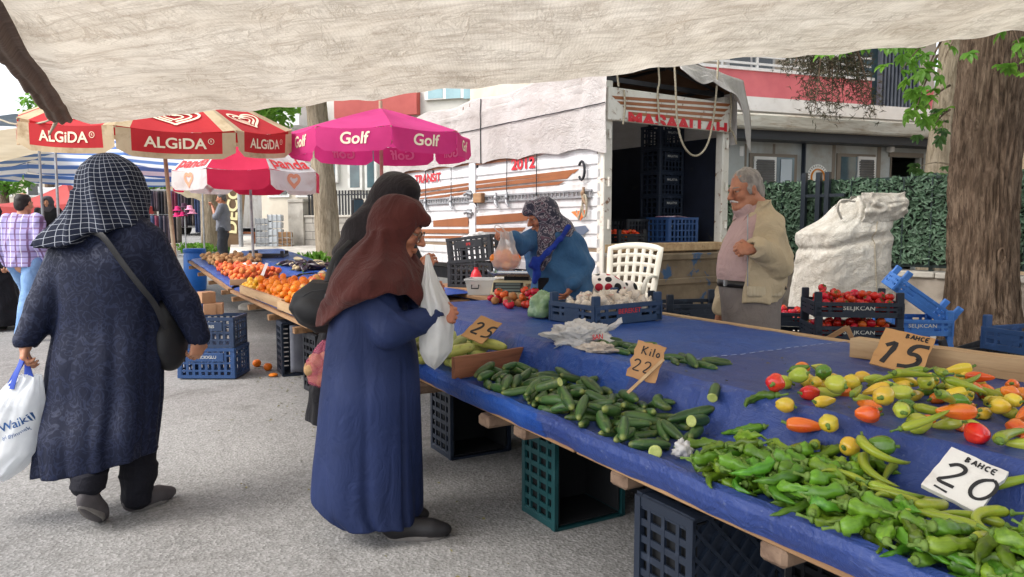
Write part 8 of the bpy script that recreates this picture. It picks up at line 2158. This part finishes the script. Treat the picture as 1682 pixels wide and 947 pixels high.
drops(ST,CUC,wts,108,pick_c,6,scr=(.75,1.05),maxt=.28)
UL='dark green cucumber on the upper tier behind the Kilo sign'
CUU=[(tag(dup(o),UL,'cucumber','cucumbers strewn on the upper tier'),c)for o,c in(CUC[0],CUC[1],CUC[3],CUC[5],CUC[4])]
def pick_u():
 t=r_.random(); u=-3.0+.75*t; return u,2.10+.20*r_.random()+(.05 if t>.6 else 0),r_.gauss(.15,.7)
drops(ST,CUU,[1]*5,20,pick_u,4,scr=(.75,1.0))
def cut_piece(L,r):
 mb=MB(); n=14; rings=[]
 for i,(x,f)in enumerate(((-L/2,.30),(-L/2+.006,.75),(-L/2+.02,.98),(0,1),(L/2-.001,.98))):rings.append([(x,r*f*math.cos(2*PI*k/n),r*f*math.sin(2*PI*k/n))for k in range(n)])
 mb.loft(rings,(True,False)); o=mb.build('cut_cucumber',M_cuc,None,60); m2=MB(); m2.loft([[(L/2-.001,r*.98*math.cos(2*PI*k/n),r*.98*math.sin(2*PI*k/n))for k in range(n)],[(L/2+.001,r*.8*math.cos(2*PI*k/n),r*.8*math.sin(2*PI*k/n))for k in range(n)]],(False,True)); m2.build('cut_face',M_cucin,o,0); return o
for(px,py,L,r,yw,lab)in((1076,742,.06,.022,-1.75,'short cut cucumber stub with pale end facing out at the front edge'),(1148,712,.10,.021,-2.4,'cut cucumber beside the last ones at the far right of the heap'),(1172,700,.09,.019,-2.0,'thin cut cucumber lying behind the fat one at the right end'),(900,612,.12,.018,-.6,'cut cucumber on the upper tier near the rag')):
 o=cut_piece(L,r); g_=G(px,py,.625 if py>650 else .77); u_,v_=toS(g_); q=ST.drop([(x,0,r)for x in(-L*.35,0,L*.35)],lambda:(u_,v_,yw-SANG),1)
 if q:tag(place(o,q[0],q[1]),lab,'cucumber')
ZL='pale green zucchini heaped around the 25 sign'; ZG='zucchini on the lower tier'
ZUC=[veg('zucchini',ZL,'zucchini',ZG,L,r,b,M_zuc,lambda t:min(1,(math.sin(PI*(t*.96+.02)))**.33)*(.86+.2*t),14,12,5,.05,.08,s_+3,M_stem,wf=4,stem_l=.02)for s_,(L,r,b)in enumerate(((.20,.029,.1),(.18,.027,.25),(.22,.030,.05),(.17,.026,.4)))]
def pick_z():return r_.uniform(-3.90,-3.32),r_.uniform(1.56,1.86)if r_.random()<.8 else r_.uniform(1.9,2.2),r_.gauss(1.9,.5)if r_.random()<.6 else r_.gauss(.3,.6)
drops(ST,ZUC,[1]*4,34,pick_z,5,roll=True,maxt=.25,zmax=.73)
GL='wrinkled green pepper in the big heap by the white 20 sign'; GG='green peppers heaped on the lower tier'
GP=[veg('green_pepper',GL,'pepper',GG,L,r,b,M_gpep,pepp,16,12,3,.16,.70,s_+1,M_stem,wob=1.0,wf=10)for s_,(L,r,b)in enumerate(((.14,.018,.9),(.16,.017,-1.5),(.12,.021,.5),(.16,.016,2.6),(.13,.019,1.4),(.18,.015,-1.0),(.11,.021,.4),(.16,.015,3.6),(.15,.018,.3)))]
def pick_g():
 for _ in range(30):
  u=-1.56+1.05*r_.random()**.9; f=sstep(-1.58,-1.28,u); v=1.535+r_.random()*(.10+.36*f)
  if-1.24<u<-.80 and 1.66<v<1.98:continue
  return u,v,yawr()
drops(ST,GP,[1]*9,260,pick_g,8,roll=False,scr=(.75,1.05),maxt=.22,zmax=.705)
drops(ST,GP,[1]*9,40,lambda:(r_.uniform(-.74,-.5),r_.uniform(1.56,1.95),yawr()),6,roll=False,scr=(.75,1.0),maxt=.22,zmax=.74)
LL='long lime green pepper lying on the green pepper heap'; LG='long lime peppers among the green ones'
LP=[veg('lime_pepper',LL,'pepper',LG,L,r,b,M_lpep,pepp,18,10,3,.05,.14,s_+2,M_stem,wob=.1,wf=5)for s_,(L,r,b)in enumerate(((.19,.0165,.5),(.20,.0155,1.6),(.17,.018,-.8),(.22,.015,3.2),(.16,.017,.25)))]
def pick_l():
 if r_.random()<.8:return r_.uniform(-1.25,-.62),r_.uniform(1.54,1.69),yawr()
 return r_.uniform(-1.5,-1.2),r_.uniform(1.6,1.9),yawr()
drops(ST,LP,[1]*5,52,pick_l,5,roll=False,scr=(.72,1.0),maxt=.18,zmax=.70)
drops(ST,LP,[1]*5,44,lambda:(r_.uniform(-1.28,-.62),r_.uniform(1.54,1.74),yawr()),4,roll=False,scr=(.75,1.0),maxt=.2,zmax=.70)
OP=[(tag(dup(o),'single green pepper lying in the gap between the cucumbers and the green peppers','pepper','stray green peppers'),c)for o,c in(GP[0],GP[1],GP[5],GP[3])]
spots=iter(((1190,742),(1175,748),(1215,722),(1243,720),(1228,770),(1160,738)))
def at_px(px,py,z,yaw):u_,v_=toS(G(px,py,z)); return lambda:(u_,v_,yaw)
for k,(px,py)in enumerate(spots):
 o,c=OP[k%4]; q=ST.drop(c,at_px(px,py,.625,1.2+k*1.1),1)
 if q:place(o,q[0],q[1])
def bell(name,L,r,lob,seed,mats,squash=1.0,taper=.25):
 mb=MB(); n,m_=30,15; rings=[]
 for i in range(m_):
  t=i/(m_-1); x=L*(t-.5); s_=(math.sin(PI*min(1,max(0,.04+t*.93))))**.48*(1-taper*t); ring=[]
  for k in range(n):
   a=2*PI*k/n; rr=r*s_*(1-.15*(1-abs(math.cos(lob*a/2+seed)))**2.0*(.5+.7*abs(t-.45))+.10*noise.noise(Vector((math.cos(a)*1.3+seed,math.sin(a)*1.3,t*2.2))))
   dx=-.10*L*(1-min(1,rr/(r*.5)))if t<.15 else 0
   ring.append((x-dx*.9+.03*L*math.cos(lob*a/2+seed)**2*(1 if t>.8 else 0),rr*math.cos(a),rr*math.sin(a)*squash))
  rings.append(ring)
 mb.loft(rings); o=mb.build(name,mats,None,180)
 st=MB(); st.tube([(-L*.42,0,0),(-L*.46,0,0),(-L*.50,.002,.001),(-L*.62,.006,.004)],[r*.30,r*.24,.005,.0055],8); st.build('stem',M_stem,o,180)
 return o,[(x,0,r*.9)for x in(-L*.28,0,L*.26)]
def bmat(nm,a,b):return M(nm,a,b,9,.24,rand=.10,hrand=.012,spec=.5,coat=.15)
BC={'yellow':bmat('yellow_pepper_skin',srgb(222,182,52),srgb(204,186,62)),'orange':bmat('orange_pepper_skin',srgb(230,130,38),srgb(222,96,36)),'red':bmat('red_pepper_skin',srgb(206,48,32),srgb(216,84,36)),'lime green':bmat('pale_lime_pepper_skin',srgb(186,188,70),srgb(160,178,56)),'dark green':bmat('bell_green_skin',srgb(92,132,36),srgb(66,108,30))}
BP={}
for c_,m_ in BC.items():
 BP[c_]=[]
 for s_,(L,r,lob,tp)in enumerate(((.080,.036,3,.25),(.115,.032,3,.45),(.070,.036,4,.15),(.10,.030,3,.55))):
  o,c=bell('bell_pepper',L,r,lob,s_*1.7+len(c_),m_,.94,tp); tag(o,c_+' bell pepper scattered below the cardboard 15 sign','pepper',c_+' bell peppers on the upper tier'); BP[c_].append((o,c))
fixed=[(1318,592,'orange',0,.5),(1347,590,'lime green',3,2.0),(1273,636,'red',2,1.0),(1290,650,'yellow',2,2.6),(1330,636,'red',0,.2),(1322,663,'orange',1,-.4),(1362,673,'yellow',0,1.1),(1398,685,'yellow',2,.6),(1360,622,'yellow',1,.1),(1372,640,'lime green',2,2.2),(1355,652,'yellow',3,.4),
   (1427,655,'orange',3,1.8),(1425,675,'orange',0,2.8),(1450,676,'yellow',2,.9),(1448,700,'dark green',0,2.9),(1510,690,'lime green',0,.3),(1455,640,'yellow',3,1.0),(1562,621,'orange',0,4.4),(1545,640,'orange',3,.3),(1620,634,'orange',0,4.6),(1618,664,'yellow',3,.6),(1655,662,'lime green',3,1.6),
   (1605,706,'red',0,4.5),(1668,692,'orange',0,1.5),(1562,724,'dark green',3,1.2),(1584,612,'yellow',0,.2),(1488,660,'dark green',2,2.0),(1565,670,'yellow',1,2.6),(1570,700,'orange',1,3.0),(1678,640,'orange',2,.8),(1502,635,'yellow',3,.5),(1520,638,'lime green',2,1.4),(1480,652,'lime green',0,2.2),(1478,690,'lime green',3,1.2)]
for px,py,c_,k,yw in fixed:
 o,c=BP[c_][k]; q=ST.drop(c,at_px(px,py+10,.78,yw-SANG),1,flat=True)
 if q:place(o,q[0],q[1],r_.uniform(0,6.28),r_.uniform(.8,1.0))
def pick_b():
 u,v=r_.uniform(-1.85,-1.0),r_.uniform(2.12,2.80)
 return None if(v>2.52 and-2.0<u<-1.55)else(u,v,yawr())
pool=[(BP[c_][k],w)for c_,w in(('yellow',3),('orange',1.6),('lime green',3),('dark green',1.0),('red',.12))for k in range(4)]
drops(ST,[x[0]for x in pool],[x[1]for x in pool],84,pick_b,3,scr=(.62,.95),zmax=.83)
LP2=[(tag(dup(o),'long lime pepper among the coloured peppers on the upper tier','pepper','long lime peppers on the upper tier'),c)for o,c in LP]
for px,py,yw in((1408,652,.9),(1500,648,-.15),(1660,720,.5),(1450,714,-.6),(1668,755,-.2),(1545,690,.3),(1520,712,.1),(1592,660,.2),(1540,655,1.2),(1610,645,2.0),(1555,705,.8),(1580,640,.1),(1475,638,2.8)):
 o,c=LP2[r_.randrange(5)]; q=ST.drop(c,at_px(px,py+6,.775,yw-SANG),1)
 if q:place(o,q[0],q[1],0,r_.uniform(.7,.95))
M_scrap=M('dry_leaf_bits',srgb(120,108,70),srgb(92,96,50),30,.9); mb=MB()
for i in range(70):
 u_,v_=(r_.uniform(-2.4,-1.5),r_.uniform(2.0,2.7))if i%3 else(r_.uniform(-2.0,-1.5),r_.uniform(1.56,1.85)); c=Vector((u_,v_,prof_z(u_,v_)+.007)); q=Euler((r_.uniform(-.4,.4),r_.uniform(-.4,.4),yawr())).to_matrix(); leaf(mb,c,q,r_.uniform(.008,.022),r_.uniform(.002,.005))
o=mb.build('leaf_scraps',M_scrap,cnt,0)
o['kind']='stuff'
def crumple(name,label,cat,c,rx,ry,rz,mat,seed,amp=.35,nn=(48,30),fr=1.6):
 mb=MB()
 def f(a,b):
  t,ph=2*PI*a,PI*b; d=Vector((math.sin(ph)*math.cos(t),math.sin(ph)*math.sin(t),-math.cos(ph)))
  w=1+amp*noise.noise(d*fr+Vector((seed,0,0)))-amp*.7*abs(noise.noise(d*fr*2.3+Vector((seed,3,1))))+amp*.25*noise.noise(d*fr*5+Vector((0,seed,2)))
  z=d.z*rz*w; return Vector((d.x*rx*w,d.y*ry*w,max(z,-rz*.55)))
 mb.grid(f,*nn); o=mb.build(name,mat,None,180,loc=c); return tag(o,label,cat),o
M_crum=M('crumpled_white_film',srgb(232,230,228),srgb(214,212,210),8,.35,.5,26,bdist=.012,trans=.3,spec=.5)
g_=S(-3.05,2.13,.752); _,o=crumple('crumpled_bag','crumpled white plastic bag with a red print behind the divider plank','plastic bag',g_+Vector((0,0,.036)),.17,.12,.075,M_crum,4,.5,(90,56),2.2); o.rotation_euler=(0,0,SANG+1.6)
mb=MB();
def wing(a,b):return Vector((.10+.16*a,-.04+.06*b*(1-.4*a)+.01*math.sin(a*8),.0+.07*a+.015*math.sin(b*9+a*4)))
mb.grid(wing,14,8); mb.build('handle',M_crum,o,180); mb=MB(); tq=text_mb('SAN',.026,.02,shear=.3); tq.xf(Matrix.Translation((.02,-.122,.012))@Euler((R(70),0,0)).to_matrix().to_4x4()); tq.build('red_print',M_redv,o,0)
g_=G(1122,748,.62); crumple('tissue','small crumpled white tissue at the end of the cucumber heap','tissue',g_+Vector((0,0,.018)),.030,.024,.034,M_crum,9,.6,(30,20),2)
g_=G(982,577,.765); _,o=crumple('rag','dirty white rag behind the cucumbers on the upper tier','rag',g_+Vector((0,0,.014)),.085,.035,.028,M('dirty_rag',srgb(206,196,184),srgb(166,152,140),18,.9,.5,60),12,.6,(40,24),2.4); o.rotation_euler=(0,0,R(-20))
g_=G(888,524,.755); crumple('bag_of_greens','thin clear bag of green vegetables beside the garlic crate','bag',g_+Vector((.02,.09,.065)),.10,.09,.105,M('misty_green_film',srgb(150,176,140),srgb(108,146,98),9,.3,.4,26,bdist=.01,spec=.6),6,.28,(50,34),1.8)
gp=G(985,532,.755); gt=put(tray_crate('tray_crate','dark blue tray of garlic bulbs in film standing on the counter',.56,.40,.12,plast('deep_blue_plastic',srgb(36,62,96)),'BEREKET',M_letred,None,.055),(gp.x+.06,gp.y+.20,.757),R(37))
HG=Heap(gt.location,R(37),-.27,.27,-.19,.19,lambda a,b:.055)
def garlic(seed):
 mb=MB(); mb.lathe([(.004,-.024),(.018,-.022),(.028,-.008),(.026,.006),(.014,.018),(.006,.028),(.004,.038)],18,fn=lambda t,f:1+.06*math.cos(7*t+seed)); return mb
gm=garlic(0).mesh('garlic_bulb',M_garlic,180); GB=bpy.data.objects.new('garlic_bulb',gm); C.objects.link(GB); tag(GB,'white garlic bulb in the blue tray on the counter','garlic','garlic bulbs in the tray')
for i in range(88):
 q=HG.drop([(0,0,.026)],lambda:(r_.uniform(-.235,.235),r_.uniform(-.155,.155),0),4)
 if q:place(GB,q[0],Euler((r_.uniform(-.9,.9),r_.uniform(-.9,.9),yawr())).to_matrix(),0,r_.uniform(.85,1.15))
fO=thing('plastic_film','clear plastic film with red print spread over the garlic','plastic film',gt.location+Vector((0,0,.12)),R(37)); mb=MB()
mb.grid(lambda a,b:(.50*a-.25,.34*b-.17,HG.H[min(HG.na-1,max(0,int((.50*a-.25-HG.a0)/.006))),min(HG.nb-1,max(0,int((.34*b-.17-HG.b0)/.006)))]*.5+.05-.12+.022+.012*nz(a*7,b*5,3)+.006*nz(a*18,b*14,1)),60,44); mb.build('film',M('clear_film',srgb(232,228,224),None,rough=.15,alpha=.28,spec=.8,rvar=0,bump=.5,bscale=22,bdist=.01),fO,180)
for(x,y)in((.06,-.02),(-.12,.06)):tq=text_mb('NUR',.035,.03,shear=.2); tq.xf(Matrix.Translation((x,y,.035))); tq.build('red_print',M_redv,fO,0)
def round_fruit(name,r,mat,label,cat,group,calyx=False,sq=.86,seed=0):
 mb=MB(); n,k=16,10; rings=[]
 for i in range(k+1):
  ph=PI*i/k; rr=max(.0008,math.sin(ph))*r; z=-math.cos(ph)*r*sq; z-=.25*r*math.exp(-((ph-PI)/.35)**2)
  rings.append([(rr*math.cos(2*PI*j/n)*(1+.035*math.cos(5*2*PI*j/n+seed)),rr*math.sin(2*PI*j/n)*(1+.03*math.cos(3*2*PI*j/n)),z)for j in range(n)])
 mb.loft(rings); o=mb.build(name,mat,None,180); tag(o,label,cat,group)
 if calyx:
  cx=MB()
  for j in range(5):a=2*PI*j/5; leaf(cx,Vector((0,0,r*sq*.80)),Euler((0,-.25,a)).to_matrix(),r*.7,r*.12)
  cx.tube([(0,0,r*sq*.72),(.001,0,r*sq*1.05)],.0018,5); cx.build('calyx',M_calyx,o,0)
 return o
def fill(tray,ang,L,W,z,items,w,n,r,tries=4):
 h_=Heap(tray.location,ang,-L/2+.02,L/2-.02,-W/2+.02,W/2-.02,lambda a,b:z)
 for i in range(n):
  o=wpick(items,w); s_=r_.uniform(.85,1.12); q=h_.drop([(0,0,r*s_*.94)],lambda:(r_.uniform(-L/2+.05,L/2-.05),r_.uniform(-W/2+.05,W/2-.05),0),tries)
  if q:place(o,q[0],Euler((r_.uniform(-1,1),r_.uniform(-1,1),yawr())).to_matrix(),0,s_)
T1=round_fruit('tomato',.031,M_tom,'red tomato in the topmost navy tray beside the tree','tomato','tomatoes in the topmost tray',True)
fill(tomA[3],tomA[3].rotation_euler.z,.60,.42,.03,[T1],[1],95,.031)
T2=round_fruit('tomato',.031,M_tom,'red tomato in the tray under the topmost one','tomato','tomatoes in the second tray',True); T3=round_fruit('tomato',.031,M_tomo,'orange tomato in the tray under the topmost one','tomato','orange tomatoes in the second tray',True)
fill(tomA[2],tomA[2].rotation_euler.z,.60,.42,.03,[T2,T3],[5,1],62,.031)
T4=round_fruit('tomato',.03,M_tom,'red tomato in the tray behind the man','tomato','tomatoes behind the man'); fill(stk[3],stk[3].rotation_euler.z,.5,.34,.03,[T4],[1],34,.03)
T5=round_fruit('tomato',.03,M_tomo,'orange tomato in the black tray on the truck bed','tomato','tomatoes on the truck bed'); fill(otr,otr.rotation_euler.z,.42,.34,.04,[T5],[1],44,.03)
T6=round_fruit('tomato',.034,M_tom,'red tomato in the small pile below the scale','tomato','tomatoes below the scale',True); T7=round_fruit('onion',.034,M('onion_skin',srgb(190,130,70),srgb(150,96,52),20,.5),'brown onion in the small pile below the scale','onion','onions below the scale',False,1.0); T8=round_fruit('tomato',.034,M_tomo,'orange tomato in the small pile below the scale','tomato','orange tomatoes below the scale',True)
HS=Heap((0,0,0),SANG,-5.2,-3.9,2.2,2.78,lambda a,b:.755)
cu,cv=toS(G(868,503,.76))
for i in range(22):
 q=HS.drop([(0,0,.032)],lambda:(min(-4.0,max(-5.1,cu+r_.gauss(-.04,.17))),min(2.72,max(2.3,cv+r_.gauss(.03,.08))),0),3)
 if q:place(wpick([T6,T7,T8],[5,3,1.6]),q[0],Euler((r_.uniform(-.6,.6),r_.uniform(-.6,.6),yawr())).to_matrix(),0,r_.uniform(.85,1.1))
for(o_,dx,dz,lab)in((blk2,0,.20,'pale crumpled bags filling the upper black crate'),(blk,.05,.18,'crumpled bags in the lower black crate')):
 c=o_.matrix_world.translation if False else Vector(o_.location); crumple('crumpled_bag',lab,'plastic bag',c+Vector((-.02,0,dz)),.15,.12,.075,M_crum,3+dx*50,.5,(44,28),2)
HO=Heap((0,0,0),SANG,-9.25,-5.6,1.44,2.95,lambda a,b:zt2(a,b)+(.03 if b<1.53 else 0),.01)
OL='orange in the big heap on the second counter'; OO=round_fruit('orange',.040,M_orange,OL,'orange','oranges on the second counter',False,.95)
def pick_o():
 u=-8.3+2.55*r_.random(); return u,1.57+r_.random()**1.1*.62,0
def drop_round(h,proto,n,r,pick,tries=4,scr=(.88,1.1)):
 for i in range(n):
  s_=r_.uniform(*scr); q=h.drop([(0,0,r*s_*.96)],pick,tries)
  if q:place(proto,q[0],Euler((r_.uniform(-2,2),r_.uniform(-2,2),yawr())).to_matrix(),0,s_)
drop_round(HO,OO,270,.040,pick_o,4)
AP=round_fruit('apple',.036,M_apple,'red and yellow apple at the near corner of the orange heap','apple','apples at the corner of the second counter',False,.92)
drop_round(HO,AP,34,.036,lambda:(r_.uniform(-6.25,-5.75),r_.uniform(1.55,1.72),0),3)
YL=round_fruit('lemon',.034,M_lemon,'yellow lemon at the far end of the orange heap','lemon','lemons beside the oranges',False,1.15)
drop_round(HO,YL,36,.034,lambda:(r_.uniform(-9.1,-8.2),r_.uniform(1.58,1.9),0),3)
EP=[veg('eggplant','dark eggplant on the back of the second counter','eggplant','eggplants on the second counter',.22,.036,b,M_egg,lambda t:min(1,math.sin(PI*(t*.95+.03))**.5)*(.6+.5*t),12,12,0,0,.05,2,M_calyx)for b in(.2,.5)]
EW=[veg('eggplant','pale streaked eggplant on the back of the second counter','eggplant','pale eggplants on the second counter',.20,.034,.2,M_eggp,lambda t:min(1,math.sin(PI*(t*.95+.03))**.5)*(.6+.5*t),12,12,0,0,.05,4,M_calyx)]
drops(HO,EP+EW,[3,3,4],48,lambda:(r_.uniform(-8.9,-6.3),r_.uniform(2.42,2.85),yawr()),4)
HP=Heap((0,0,0),SANG,-13.2,-9.3,1.44,2.95,lambda a,b:zt2(a,b),.012)
PE=round_fruit('apricot',.038,M_peach,'orange red apricot heaped on the farther counter','apricot','apricots on the farther counter',False,.96)
drop_round(HP,PE,170,.038,lambda:(r_.uniform(-11.3,-9.5),1.58+r_.random()*.5,0),4)
PO=tag(body_tube([(x,.006*math.sin(x*60))for x in np.linspace(-.045,.045,9)],[.004,.022,.03,.034,.035,.034,.03,.022,.004],12,0,0,.2,3,4).build('potato',M_pot,None,180),'brown potato heaped on the far end of the farther counter','potato','potatoes on the farther counter')
drops(HP,[(PO,[(-.025,0,.028),(0,0,.034),(.025,0,.028)])],[1],110,lambda:(r_.uniform(-13.0,-11.2),1.6+r_.random()*.6,yawr()),3)
drops(HP,EP+EW,[3,3,4],36,lambda:(r_.uniform(-10.8,-9.5),r_.uniform(2.35,2.85),yawr()),4)
for k,(px,py,lab)in enumerate(((422,596,'single orange fallen between the crates on the road'),(440,602,'second orange fallen on the road by the dark crate'),(449,612,'squashed orange half lying on the road'))):
 g_=G(px,py,.036); o=place(OO,g_ if k<2 else Vector((g_.x,g_.y,.018)),Matrix.Identity(3)); tag(o,lab,'orange'); del o['group']
 if k==2:o.scale=(1,1,.45)
rb3=random.Random(2)
OB=round_fruit('orange',.036,M_orange,'orange inside the thin bag the seller holds up','orange','oranges in the held bag',False,.95)
for(dx,dy)in((818,432),(832,436),(844,432),(812,424),(825,425),(838,424),(848,424),(832,416),(822,417)):
 q=P(dx,dy,5.28+rb3.uniform(-.04,.04)); place(OB,q,Euler((rb3.uniform(-2,2),0,0)).to_matrix(),0,.95)
PB=tag(dup(PO),'potato inside the pink thin bag','potato','potatoes in the pink bag')
for(dx,dy)in((516,618),(530,622),(543,616),(512,604),(528,606),(542,602),(520,592),(536,588)):
 place(PB,P(dx,dy,3.70+rb3.uniform(-.03,.03)),Euler((rb3.uniform(-1,1),rb3.uniform(-1,1),yawr())).to_matrix(),0,rb3.uniform(.95,1.15))
mb=MB()
for i in range(260):
 u_,v_=r_.uniform(-7.2,-4.6),r_.uniform(1.2,2.0);
 if i%4==0:u_,v_=r_.uniform(-5.5,-1),r_.uniform(.6,1.6)
 c=S(u_,v_,.004); leaf(mb,c,Euler((r_.uniform(-.4,.4),r_.uniform(-.4,.4),yawr())).to_matrix(),r_.uniform(.01,.04),r_.uniform(.003,.008))
stuff(mb.build('road_litter',M_scrap,None,0),'dry leaf scraps littering the road by the counters','litter')
